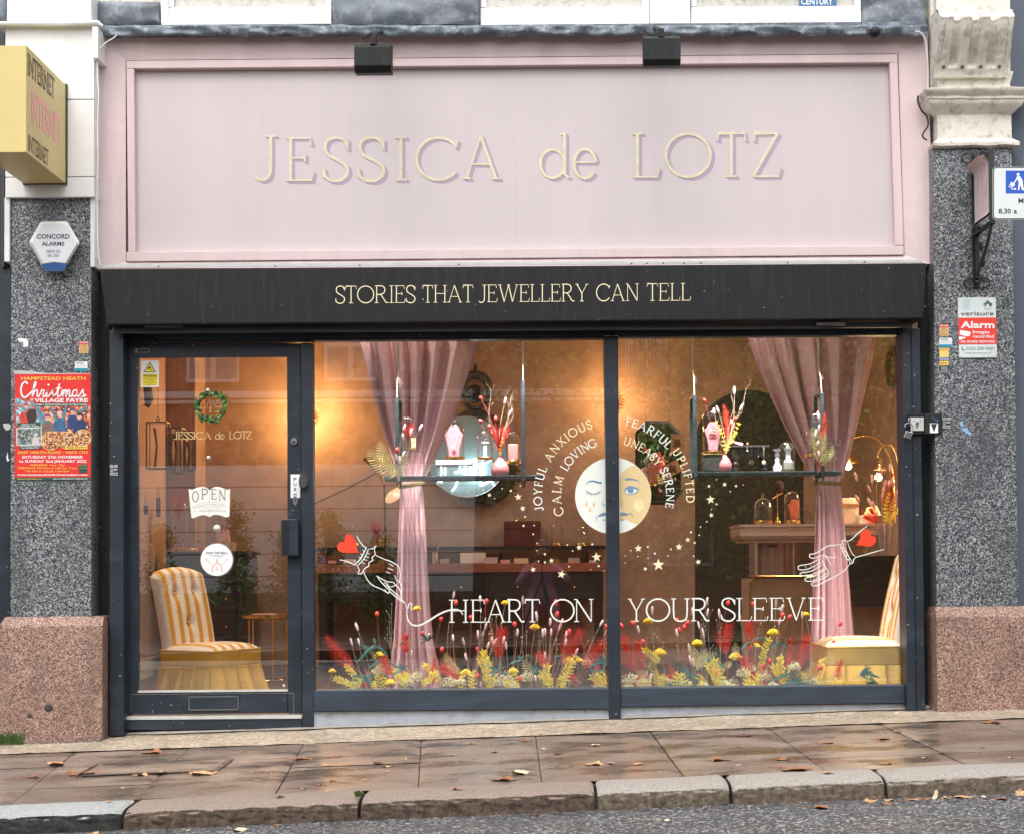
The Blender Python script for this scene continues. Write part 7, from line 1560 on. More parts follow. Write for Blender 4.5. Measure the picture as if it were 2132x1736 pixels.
# ------------------------------------------------------------------ dried flowers
m_bw = paint('pale_pink_tail', (.95, .80, .79), .8, .08, 40, trans=.35); m_bp = paint('pink_tail', (.88, .56, .58), .8, .1, 40); m_br = paint('red_tail', (.85, .06, .055), .7, .15, 40)
m_stem = paint('straw_stem', (.55, .44, .30), .7, .15, 30); m_stemr = paint('red_stem', (.50, .13, .10), .6, .2, 30)
m_yar = paint('yarrow_yellow', (.92, .60, .03), .8, .2, 60, .4, trans=.2); m_feather = paint('red_feather', (.88, .06, .035), .6, .25, 50, trans=.4); m_fernl = paint('lime_fern', (.80, .72, .34), .7, .15, 20, trans=.45); m_fernd = paint('dark_fern', (.03, .075, .045), .6, .25, 20)
m_yl = paint('yellow_leaf', (.97, .78, .12), .6, .15, 20, trans=.45); m_teal = paint('teal_leaf', (.07, .27, .25), .5, .25, 12, trans=.3); m_gyp = paint('gypsophila', (.86, .82, .56), .8, .2, 90, trans=.4); m_seed = paint('seed_pod', (.55, .42, .22), .7, .2, 60)
GF = 'dried flowers along the foot of the window'
def curve(ub, vb, uh, vh, y, n=6, bow=.06):
    du, dv = uh - ub, vh - vb; out = []
    b = bow * (1 if (int(uh * 7) % 2) else -1)
    for i in range(n + 1):
        t_ = i / n; s_ = math.sin(t_ * math.pi) * b; out.append((ub + du * t_ - dv * s_ * .8, vb + dv * t_ + du * s_ * .3))
    return out
def half(u): return 'left' if u < 1270 else 'right'
NEAR = [(705, 'at the far left end'), (730, 'below the left red heart'), (755, 'below the drawn cuff'), (780, 'left of the left curtain'), (805, 'below the drawn wrist'), (830, 'at left hem of left curtain'), (855, 'at middle of left curtain'), (880, 'below the swash loop'), (905, 'at right hem of left curtain'), (932, 'left of letter H'), (978, 'below letter H'), (1011, 'below the E of heart'), (1053, 'below letter A'), (1092, 'below the R of heart'), (1124, 'below letter T'), (1147, 'between heart and on'), (1195, 'below the O of on'), (1236, 'below letter N'), (1272, 'left of the mullion'), (1305, 'right of the mullion'), (1343, 'below letter Y'), (1394, 'below the O of your'), (1436, 'below letter U'), (1477, 'below the R of your'), (1501, 'between your and sleeve'), (1530, 'below letter S'), (1565, 'below letter L'), (1599, 'below the first E of sleeve'), (1634, 'below the second E of sleeve'), (1678, 'below letter V'), (1716, 'below the last E'), (1760, 'at the right curtain hem'), (1800, 'right of the right curtain'), (1900, 'before the right chair')]
NV = [1448]
def near(u):
    hw = next(h for lim, h in ((1265, 'highest'), (1300, 'very tall'), (1335, 'tall'), (1365, 'waist high'), (1395, 'short'), (1415, 'low'), (9999, 'lowest')) if NV[0] < lim)
    for a, s_ in NEAR:
        if u < a: return s_ + ', ' + hw
VB0 = 1448
def bunny(u, v, ub=None, mat=m_bw, y=None, size=1.0, tilt=None, vb=None, word='pale pink', grp=GF, where=None, rstem=None):
    NV[0] = v
    y = rnd.uniform(.13, .34) if y is None else y; ub = (u + rnd.uniform(-28, 28)) if ub is None else ub; vb = VB0 if vb is None else vb
    c = curve(ub, vb, u, v + 5 * size, y); pts = [P(a, b, y) for a, b in c]
    size *= 1.18; t_ = thing('bunny_tail_grass', '%s bunny tail grass stem %s' % (word, where or near(u)), 'dried flower', pts[0], grp)
    mb = MB(); mb.tube(pts, .0015, 4); mb.build('stem', (rstem or (m_stemr if mat is m_br else m_stem)), t_)
    d = (pts[-1] - pts[-2]).normalized(); rot = d.to_track_quat('Z', 'Y').to_matrix(); k = SC(y)
    L = (14.5 if mat is not m_br else 9.5) * k * size * rnd.uniform(.85, 1.15); W = (2.2 if mat is not m_br else 3.6) * k * size; c0 = pts[-1] + d * L * .45
    mb = MB(); mb.ball(c0, 1, 8, 8, (W, W, L * .5), rot)
    if mat is not m_br:
        for _ in range(34):
            a = rnd.uniform(0, 6.28); h = rnd.uniform(-.4, .5); rr = W * math.sqrt(max(.1, 1 - (h * 1.8) ** 2)); p = c0 + rot @ Vector((rr * math.cos(a), rr * math.sin(a), h * L)); o_ = rot @ Vector((math.cos(a), math.sin(a), 1.4)) * W * .7; s_ = (rot @ Vector((-math.sin(a), math.cos(a), 0))) * .0006
            mb.add([p - s_, p + s_, p + o_], [(0, 1, 2)])
    mb.build('flower_head', mat, t_, smooth='all')
def yarrow(u, v, wd, ub=None, y=None, vb=None):
    NV[0] = v
    y = rnd.uniform(.12, .3) if y is None else y; ub = u + rnd.uniform(-20, 20) if ub is None else ub
    c = curve(ub, vb or VB0, u, v + wd * .12, y); pts = [P(a, b, y) for a, b in c]; k = SC(y); r_ = wd * k * .5
    t_ = thing('yarrow', '%s flat yellow yarrow head %s' % ('large' if wd > 12 else 'small', near(u)), 'dried flower', pts[0], GF)
    mb = MB(); mb.tube(pts, .0018, 4)
    for j in range(7): a = j * .9; mb.tube([pts[-1], pts[-1] + Vector((r_ * .6 * math.cos(a), r_ * .5 * math.sin(a), r_ * .35))], .0012, 3)
    mb.build('stem', m_stem, t_)
    mb = MB(); mb.ball(pts[-1] + Vector((0, 0, r_ * .35)), 1, 10, 6, (r_ * .9, r_ * .7, r_ * .6))
    for j in range(110):
        a = j * 2.39996; q = math.sqrt((j + .5) / 110); p = pts[-1] + Vector((r_ * q * math.cos(a), r_ * .85 * q * math.sin(a), r_ * (.95 - .75 * q * q) + rnd.uniform(-.1, .1) * r_ * .5)); mb.ball(p, r_ * .12, 5, 3)
    mb.build('flower_head', m_yar, t_)
def feather(u, v, ub, vb, y=None, wd=1.0, mat=None, vbase=None, lab=None):
    NV[0] = v
    y = rnd.uniform(.14, .32) if y is None else y; mat = mat or m_feather; k = SC(y)
    c = curve(ub, vb, u, v, y, 14, .08); pts = [P(a, b, y) for a, b in c]
    root = P(ub + (ub - u) * .0, VB0 if vbase is None else vbase, y)
    t_ = thing('red_feather', lab or 'scarlet peacock style feather %s' % near(u), 'feather', root, GF)
    mb = MB(); mb.tube([root] + pts, [.0022] * 8 + [.0014] * 8, 4); mb.build('quill', m_stemr, t_)
    mb = MB(); n = 60
    for i in range(n):
        f = .18 + .82 * i / n; j = min(int(f * 14), 13); g = f * 14 - j; p = pts[j].lerp(pts[j + 1], g); d = (pts[j + 1] - pts[j]).normalized()
        for s_ in (-1, 1):
            sd = Vector((d.z, 0, -d.x)) * s_ + Vector((0, rnd.uniform(-.5, .5), 0)); L = k * wd * (26 * (1 - f) * .7 + 15 * math.sin(min(1, f * 1.05) * math.pi) ** .5 + 3) * rnd.uniform(.7, 1.1)
            sp = .35 + .35 * (1 - f)
            a = p + (sd * sp * .55 + d * .5) * L * .5; b = p + (sd * sp + d * 1.15) * L; w = .0009; nn = Vector((d.x, 0, d.z)).cross(Vector((0, 1, 0))) * 0 + sd * 0 + d * w
            mb.add([p - nn, p + nn, a + nn * 1.4, a - nn * 1.4, b], [(0, 1, 2, 3), (3, 2, 4)])
    for i in range(40):   # dense eye near the tip
        j = rnd.uniform(.66, .95); q = int(j * 14); p = pts[min(q, 13)]; d = (pts[-1] - pts[-4]).normalized(); a = rnd.uniform(-1, 1); sd = Vector((d.z, 0, -d.x)) * a
        b = p + (d * .6 + sd * .45) * 14 * k * wd; w = sd.normalized() * 0 + Vector((.0022, 0, .0012)); mb.add([p - w, p + w, b + Vector((0, rnd.uniform(-.01, .01), 0))], [(0, 1, 2)])
    mb.build('barbs', mat, t_)
def fern(u, v, ub, vb, y=None, wd=26, mat=None, word='lime', grp=GF, where=None, name='fern_frond', n=17, bow=.12):
    NV[0] = v
    y = rnd.uniform(.12, .3) if y is None else y; mat = mat or m_fernl; k = SC(y); c = curve(ub, vb, u, v, y, 16, bow); pts = [P(a, b, y) for a, b in c]
    t_ = thing(name, '%s fern frond %s' % (word, where or near(u)), 'dried leaf', pts[0], grp)
    mb = MB(); mb.tube(pts, .0013, 4); mb.build('rachis', mat, t_)
    mb = MB()
    n = max(7, min(15, int(math.hypot(u - ub, v - vb) / 4.6)))
    for i in range(1, n * 2):
        f = i / (n * 2); j = min(int(f * 16), 15); p = pts[j].lerp(pts[j + 1], f * 16 - j); d = (pts[j + 1] - pts[j]).normalized(); s_ = 1 if i % 2 else -1
        L = wd * k * (math.sin(math.pi * (f * .82 + .16)) ** .8) * .5 + .003; sd = (Vector((d.z, 0, -d.x)) * s_ + d * .45 + Vector((0, rnd.uniform(-.35, .1), 0))).normalized(); w = .0032
        # pinna with toothed leaflets
        w = min(.0042, L * .12)
        mb.add([p - d * w * .5, p + sd * L * .45 - d * w, p + sd * L + d * L * .12, p + sd * L * .45 + d * w, p + d * w * .5], [(0, 1, 3, 4), (1, 2, 3)])
    mb.build('leaflets', mat, t_, kind=None)
def sprig(u, v, ub, vb, y=None, mat=None, L=11, n=9, word='yellow', wd=.36, where=None, grp=GF, cat='dried leaf', nm='leaf_sprig'):
    NV[0] = v
    y = rnd.uniform(.12, .3) if y is None else y; mat = mat or m_yl; k = SC(y); c = curve(ub, vb, u, v, y, n, .08); pts = [P(a, b, y) for a, b in c]
    t_ = thing(nm, '%s leafy sprig %s' % (word, where or near(u)), cat, pts[0], grp)
    mb = MB(); mb.tube(pts, .0016, 4); mb.build('stem', mat, t_)
    mb = MB()
    for i in range(1, n + 1):
        d = (pts[i] - pts[i - 1]).normalized()
        for s_ in (-1, 1):
            dd = (d * .7 + Vector((d.z, 0, -d.x)) * s_ * rnd.uniform(.6, 1.1) + Vector((0, rnd.uniform(-.6, .3), 0))); leaf(mb, pts[i], dd, Vector((rnd.uniform(-.3, .3), -1, rnd.uniform(-.3, .3))), L * k * rnd.uniform(.7, 1.15), L * k * wd)
    leaf(mb, pts[-1], d, Vector((0, -1, 0)), L * k, L * k * wd); mb.build('leaves', mat, t_)
def fan(u, v, rad, n, y=None, mat=None, word='teal', a0=-100, a1=100, grp=GF, where=None):
    NV[0] = v
    y = rnd.uniform(.11, .26) if y is None else y; mat = mat or m_teal; k = SC(y); c = P(u, v, y)
    mb = MB()
    for i in range(n):
        a = R(a0 + (a1 - a0) * (i + rnd.uniform(-.3, .3)) / max(1, n - 1)); L = rad * k * rnd.uniform(.7, 1.1); d = Vector((math.sin(a), rnd.uniform(-.5, .1), math.cos(a))).normalized(); p = c.copy(); w = L * .10; s_ = Vector((d.z, 0, -d.x)); vs = []
        for j in range(7):
            f = j / 6; ww = w * math.sin(math.pi * (f * .92 + .06)); q = p + d * L * f + Vector((0, 0, -L * .35 * f * f)); vs += [q - s_ * ww, q + s_ * ww + Vector((0, .002, 0))]
        mb.add(vs, [(2 * j, 2 * j + 1, 2 * j + 3, 2 * j + 2) for j in range(6)])
    tag(mb.build('long_leaf_cluster', mat), '%s long leaf cluster %s' % (word, where or near(u)), 'dried leaf', grp)
def gyps(u, v, r_u, n=170, y=None, mat=None):
    NV[0] = v
    y = rnd.uniform(.10, .24) if y is None else y; k = SC(y); c = P(u, v + r_u, y); r_ = r_u * k
    t_ = thing('gypsophila', 'frothy pale gypsophila clump %s' % near(u), 'dried flower', c, GF)
    mb = MB(); mb2 = MB()
    for i in range(n):
        a = rnd.uniform(0, 6.28); q = rnd.random() ** .5; p = c + Vector((r_ * q * math.cos(a), r_ * .5 * q * math.sin(a), r_ * (.15 + 1.5 * rnd.random() * (1 - .5 * q)))); mb.ball(p, rnd.uniform(.0022, .0042), 4, 2)
        if i % 3 == 0: mb2.tube([c, p], .0006, 3)
    mb.build('blossoms', mat or m_gyp, t_, kind='stuff'); mb2.build('twigs', m_stem, t_, kind='stuff')
def seeds(u, v, ub, n=3, y=None, vb=None):
    NV[0] = v
    y = rnd.uniform(.13, .34) if y is None else y; c = curve(ub, vb or VB0, u, v, y, 6, .05); pts = [P(a, b, y) for a, b in c]
    t_ = thing('seed_stem', 'straw stem with round seeds %s' % near(u), 'dried flower', pts[0], GF)
    mb = MB(); mb.tube(pts, .0011, 4); hd = [pts[-1]]
    for j in range(n): p = pts[3 + j % 3]; e = p + Vector((rnd.uniform(-.035, .035), rnd.uniform(-.02, .02), rnd.uniform(.03, .07))); mb.tube([p, e], .0009, 3); hd.append(e)
    mb.build('stem', m_stem, t_); mb = MB()
    for p in hd: mb.ball(p, .0042, 6, 4)
    mb.build('seed_heads', m_seed, t_)
ta = thing('flower_trough', 'low black planting ledge behind the foot of the window', 'ledge', P(1270, 1480, .2))
mb = MB(); x0, x1 = P(690, 1440, .2).x, P(1698, 1440, .2).x; zt_ = P(1270, 1447, .2).z; mb.box(x0, x1, .06, .44, FZ + .007, zt_); mb.build('ledge', m_black, ta, bevel=.004)

e1 = lambda a, b: (640.2 + .2398 * a, 1067 + .2398 * b)
e2 = lambda a, b: (1004.6 + .2399 * a, 1067 + .2399 * b)
e3 = lambda a, b: (1264.8 + .2399 * a, 1067 + .2399 * b)
for f, lst in ((e1, [(440, 1000, 560), (388, 1130, 560), (450, 1125, 600), (1265, 720, 1240), (1265, 1095, 1360), (1362, 1125, 1400), (1380, 1258, 1400), (1480, 1075, 1420), (1515, 1055, 1440), (1540, 1000, 1480), (1560, 1160, 1500), (1500, 755, 1400), (1620, 1125, 1500), (1075, 1095, 1170), (905, 1230, 960), (1405, 1415, 1420), (1545, 1460, 1540), (1505, 1500, 1500)]),
               (e2, [(350, 770, 240), (475, 915, 470), (588, 955, 500), (678, 950, 560), (660, 1000, 530), (595, 1050, 500), (545, 1045, 500), (525, 1060, 480), (300, 1050, 180), (180, 1110, 170), (207, 1165, 190), (97, 1130, 130), (718, 1075, 540), (718, 1132, 600), (803, 1215, 720), (1015, 970, 800), (545, 1245, 520), (465, 1450, 460), (500, 1440, 500)]),
               (e3, [(390, 860, 500), (275, 1022, 330), (605, 1050, 575), (740, 870, 850), (865, 880, 870), (800, 985, 850), (858, 780, 850), (835, 1050, 855), (972, 890, 920), (1155, 915, 1190), (1460, 800, 1300), (1510, 840, 1280), (1490, 955, 1320), (718, 1190, 740), (750, 1310, 750), (725, 1290, 740), (345, 1400, 360), (370, 1440, 370), (940, 1450, 940), (1690, 900, 1600)])):
    for a, b, c in lst: u, v = f(a, b); bunny(u, v, f(c, 0)[0], size=rnd.uniform(.9, 1.15), mat=m_bw if rnd.random() < .75 else m_bp)
for f, lst in ((e1, [(605, 880, 750), (1285, 780, 1265), (1550, 768, 1400), (1155, 920, 1100), (1418, 903, 1330), (997, 1045, 1010), (1470, 1180, 1440), (825, 1470, 830), (1480, 1412, 1480), (1165, 1190, 1180)]),
               (e2, [(30, 765, -40), (637, 780, 560), (640, 882, 560), (278, 970, 190), (750, 1035, 600), (1070, 993, 760), (327, 1440, 330)]),
               (e3, [(228, 957, 560), (130, 980, 330), (690, 960, 700), (665, 995, 690), (630, 1022, 690), (610, 930, 690), (1040, 782, 920), (1265, 790, 1170), (1515, 888, 1320), (1570, 905, 1330), (1410, 1290, 1400), (1578, 1275, 1560), (1330, 1335, 1320), (1350, 1325, 1330), (1280, 1370, 1280), (940, 1390, 940), (310, 1120, 420), (2010, 960, 1720), (1950, 1120, 1700), (1830, 1340, 1660)])):
    for a, b, c in lst: u, v = f(a, b); bunny(u, v, f(c, 0)[0], m_br, size=1.05, word='scarlet')
for f, lst in ((e1, [(950, 835, 35), (620, 1240, 44), (720, 1485, 55), (215, 1378, 34), (1375, 1395, 50), (1715, 785, 34)]), (e2, [(455, 998, 45), (750, 1290, 55), (840, 1285, 34), (268, 1380, 45)]),
               (e3, [(355, 943, 44), (455, 1222, 58), (780, 1138, 50), (1110, 1255, 56), (1435, 1045, 52), (1280, 1162, 46), (785, 1440, 54), (1720, 885, 36), (1950, 1440, 50)])):
    for a, b, c in lst: u, v = f(a, b); yarrow(u, v, c * .2399 * 2.0)
for f, lst in ((e1, [(165, 1075, 470, 1400, 1.0), (850, 1070, 880, 1250, .8), (1170, 1330, 1350, 1480, 1.1), (650, 1260, 760, 1440, .9), (1690, 1010, 1690, 1330, 1.2)]), (e2, [(860, 1020, 680, 1380, 1.3), (490, 1220, 570, 1420, .9), (1060, 1110, 850, 1420, 1.2)]),
               (e3, [(1045, 965, 1040, 1290, 1.15), (1230, 950, 1220, 1250, 1.15), (135, 1060, 300, 1450, 1.2), (250, 1100, 320, 1440, .8), (1180, 1260, 1200, 1450, 1.0), (560, 1400, 680, 1460, .9), (1740, 1060, 1600, 1400, 1.3), (1590, 1060, 1540, 1380, .5)])):
    for a, b, c, d, w in lst: u, v = f(a, b); p, q = f(c, d); feather(u, v, p, q, wd=w * 1.3)
for f, lst in ((e1, [(1190, 1215, 1330, 1400, 24), (540, 1190, 700, 1420, 24), (700, 1230, 640, 1440, 20), (1010, 1320, 940, 1500, 22)]), (e2, [(30, 1260, 130, 1460, 24), (360, 1270, 440, 1420, 22), (270, 1330, 180, 1480, 22)]),
               (e3, [(950, 1215, 770, 1340, 26), (960, 1260, 900, 1440, 22), (700, 1150, 790, 1350, 26), (850, 1180, 760, 1360, 26), (1105, 1125, 1090, 1280, 20), (1310, 1300, 1320, 1480, 22), (1000, 1340, 1080, 1290, 18), (250, 1370, 360, 1450, 22), (1750, 1340, 1720, 1500, 20), (1960, 1220, 1880, 1330, 24), (2000, 1380, 1870, 1500, 26), (1640, 1340, 1690, 1500, 20)])):
    for a, b, c, d, w in lst: u, v = f(a, b); p, q = f(c, d); fern(u, v, p, q, wd=w)
for a, b, c, d in ((560, 1285, 700, 1410), (640, 1270, 690, 1430), (330, 1240, 380, 1400)): u, v = e3(a, b); p, q = e3(c, d); fern(u, v, p, q, wd=26, mat=m_fernd, word='dark green')
for f, lst in ((e1, [(350, 1340, 480, 1480), (260, 1440, 420, 1510), (1530, 1220, 1565, 1460), (1500, 1270, 1560, 1450), (1040, 1330, 1150, 1480), (1100, 1400, 980, 1500), (770, 1380, 830, 1500), (860, 1400, 820, 1500)]), (e2, [(20, 1230, 50, 1440), (800, 1260, 670, 1500), (760, 1300, 700, 1480), (560, 1340, 560, 1500), (520, 1400, 590, 1500), (960, 1430, 1080, 1510), (1020, 1400, 1050, 1510), (60, 1330, 20, 1480)]),
               (e3, [(330, 1195, 450, 1310), (380, 1330, 440, 1500), (930, 1290, 930, 1500), (880, 1330, 940, 1480), (980, 1370, 920, 1500), (1395, 1115, 1340, 1350), (1500, 1265, 1510, 1440), (1450, 1340, 1520, 1450), (1270, 1440, 1300, 1510), (1220, 1470, 1290, 1510), (1860, 1300, 1990, 1240), (1560, 1370, 1500, 1500)])):
    for a, b, c, d in lst: u, v = f(a, b); p, q = f(c, d); sprig(u, v, p, q, L=12)
for f, lst in ((e1, [(500, 1460, 120, 9), (590, 1150, 90, 3), (540, 1200, 100, 4), (650, 1290, 110, 6), (820, 1360, 80, 5), (370, 1480, 70, 5)]), (e2, [(330, 1280, 70, 4), (460, 1380, 90, 6), (700, 1240, 70, 3), (1040, 1300, 100, 6), (1000, 1380, 80, 5), (140, 1370, 90, 5)]),
               (e3, [(900, 1300, 100, 6), (700, 1420, 110, 7), (610, 1490, 100, 7), (1310, 1080, 80, 3), (1230, 1120, 70, 3), (1500, 1120, 70, 2), (1630, 1480, 110, 8), (1540, 1420, 90, 5), (1750, 1480, 90, 5), (560, 1500, 60, 5), (1420, 1480, 60, 4)])):
    for a, b, w, n in lst: u, v = f(a, b); fan(u, v, w * .2399 * 1.3, n)
for a, b, w, n in ((1050, 1110, 110, 5), (860, 1110, 80, 2)): u, v = e1(a, b); fan(u, v, w * .2399, n, mat=m_fernd, word='dark', a0=-100, a1=40)
u, v = 1790, 1404; fan(u, v, 40, 5, mat=m_teal, word='dark teal', a0=40, a1=110); fan(1800, 1425, 45, 4, mat=m_fernd, word='blackish', a0=60, a1=125)
for f, lst in ((e1, [(610, 1370, 60), (860, 1470, 60), (940, 1430, 60), (1230, 1460, 80), (1330, 1470, 50), (1660, 1470, 60)]), (e2, [(170, 1420, 95), (380, 1420, 70), (800, 1470, 60), (260, 1480, 50), (910, 1300, 50)]), (e3, [(200, 1430, 80), (320, 1470, 70), (500, 1460, 60), (680, 1480, 60), (1090, 1470, 70), (1180, 1380, 70), (1370, 1420, 70), (1440, 1500, 50), (1620, 1330, 60), (830, 1490, 50), (1240, 1350, 60), (1010, 1480, 50), (1800, 1460, 60)])):
    for a, b, r_ in lst: u, v = f(a, b); gyps(u, v - 4, r_ * .22)
for f, lst in ((e1, [(732, 790, 800), (712, 945, 800), (690, 1055, 760), (880, 985, 960), (1600, 920, 1500), (1640, 905, 1520), (1605, 1020, 1560)]), (e2, [(120, 900, 60), (385, 1030, 430), (347, 1083, 420), (487, 1115, 470), (645, 1105, 560), (855, 1090, 1060), (1065, 970, 1090), (1025, 1145, 1040)]), (e3, [(875, 790, 960), (820, 925, 850), (947, 930, 960), (1335, 847, 1180), (1455, 985, 1300), (1345, 975, 1180), (600, 1155, 700), (430, 1005, 500), (1330, 1080, 1280), (1550, 1090, 1500), (340, 1085, 390)])):
    for a, b, c in lst: u, v = f(a, b); seeds(u, v, f(c, 0)[0])
for k in range(100):  # undergrowth so that the ledge does not show
    u = rnd.uniform(700, 1830)
    r_ = rnd.random()
    if r_ < .35: sprig(u, rnd.uniform(1400, 1428), u + rnd.uniform(-14, 14), 1448, L=9.5, n=6, y=rnd.uniform(.09, .2))
    elif r_ < .62: fan(u, 1442, rnd.uniform(18, 30), 6, y=rnd.uniform(.09, .2))
    elif r_ < .74: feather(u + rnd.uniform(-25, 25), rnd.uniform(1370, 1405), u, 1440, y=rnd.uniform(.15, .3), wd=.8)
    elif r_ < .86: gyps(u, rnd.uniform(1425, 1436), 13, 120)
    else: fern(u, rnd.uniform(1400, 1420), u + rnd.uniform(-25, 25), 1448, wd=20, y=rnd.uniform(.09, .2), mat=m_fernd if rnd.random() < .5 else m_fernl, word='short')
# dried flowers in the shelf vases and corsages on the curtain ties
GV = 'stems in the left shelf vase'
yv = YS + .03
for u, v, s_ in ((1050, 837, 1.0), (1060, 862, .8)): bunny(u, v, 1041, m_bw, yv, s_, vb=948, grp=GV, where='rising from the left shelf vase')
for u, v in ((1002, 876), (1003, 828), (1032, 872), (1020, 888)): bunny(u, v, 1041, m_br, yv, .95, vb=948, word='scarlet', grp=GV, where='in the left shelf vase')
redplume(Vector((vL.x, vL.y, vL.z)), 75 * SC(YS), 60, 'scarlet wispy plume in the left shelf vase', .4)
def twig(pts, y, label):
    mb = MB(); q = [P(a, b, y) for a, b in cr(pts, 4)]; mb.tube(q, .0012, 4); r2 = random.Random(int(pts[0][0]))
    for j in range(3, len(q), 3): mb.tube([q[j], q[j] + Vector((r2.uniform(-.04, .04), 0, r2.uniform(.02, .06)))], .0008, 3)
    mb.build('x', m_stem); o = bpy.context.scene.objects['x']; o.name = 'dried_twig'; tag(o, label, 'twig')
twig([(1040, 948), (1024, 900), (1018, 860), (1022, 815), (1012, 800)], yv, 'straw twig at the left side of the left shelf vase'); twig([(1043, 948), (1052, 900), (1060, 850), (1050, 828)], yv, 'straw twig at the right side of the left shelf vase'); twig([(1042, 948), (1045, 900), (1068, 870), (1062, 835), (1070, 815)], yv, 'tall straw twig nearest the shelf strap')
sprig(1046, 914, 1041, 950, y=yv - .01, L=5, n=5, where='low in the left shelf vase', grp=GV)
GV2 = 'stems in the right shelf vase'
for u, v, s_ in ((1529, 817, 1.1), (1540, 850, 1.0), (1487 + 1, 858, .9), (1497, 856, .9), (1523, 880, .7)):
    bunny(u, v, 1511, m_bw, yv, s_, vb=944, grp=GV2, where='in the right shelf vase')
for u, v in ((1468, 834), (1531, 871)): bunny(u, v, 1511, m_br, yv, .9, vb=944, word='scarlet', grp=GV2, where='in the right shelf vase')
feather(1507, 842, 1511, 930, yv + .02, .75, vbase=946, lab='scarlet feather standing in the right shelf vase')
twig([(1513, 944), (1530, 880), (1545, 855), (1553, 812), (1562, 800)], yv, 'tall forked straw twig in the right shelf vase'); twig([(1512, 944), (1519, 880), (1527, 850), (1522, 820)], yv, 'slim straw twig in the right shelf vase')
sprig(1530, 905, 1512, 944, y=yv - .01, L=6.5, n=6, where='reaching right from the right shelf vase', grp=GV2); sprig(1493, 880, 1510, 944, y=yv - .01, L=6.5, n=8, where='climbing left of the right shelf vase', grp=GV2); sprig(1537, 885, 1512, 930, y=yv - .01, L=6.5, n=6, where='highest in the right shelf vase', grp=GV2)
GC = 'corsages on the curtain ties'
yc = .18
fern(768, 935, 828, 992, yc, 40, grp=GC, where='sweeping left of the left curtain tie', n=20, bow=.16); fern(790, 918, 828, 992, yc + .02, 34, grp=GC, where='upright left of the left curtain tie', n=18); fern(850, 950, 830, 992, yc + .02, 26, grp=GC, where='right of the left curtain tie'); fern(845, 905, 828, 985, yc + .03, 30, m_fernd, 'dark green', GC, 'behind the left corsage')
for u, v in ((840, 892), (872, 892), (855, 903), (839, 910), (838, 948), (833, 962), (827, 955)): bunny(u, v, 829, m_bw, yc, 1.0, vb=1004, grp=GC, where='in the left curtain corsage')
bunny(826, 938, 829, m_br, yc, 1.0, vb=1000, word='scarlet', grp=GC, where='in the left curtain corsage')
redplume(P(851, 932, YS + .06), 56 * SC(YS), 60, 'scarlet plume inside the leftmost shelf cloche', .30)
fern(1691, 890, 1706, 962, yc, 42, grp=GC, where='upright at the right curtain tie', n=20, bow=.10); fern(1718, 892, 1708, 964, yc + .02, 30, grp=GC, where='second at the right curtain tie', n=16); fern(1752, 915, 1709, 968, yc + .02, 26, m_fernd, 'dark green', GC, 'right of the right curtain tie'); fern(1733, 925, 1709, 968, yc + .01, 22, grp=GC, where='low at the right curtain tie')
for u, v, s_ in ((1705, 870, 1.3), (1704, 893, 1.0), (1698, 908, 1.2), (1702, 925, 1.0), (1705, 946, 1.0)): bunny(u, v, 1703, m_bw, yc, s_, vb=984, grp=GC, where='in the right curtain corsage', rstem=m_stemr)
feather(1717, 858, 1704, 928, yc + .01, .55, vbase=984, lab='scarlet feather in the right curtain corsage')

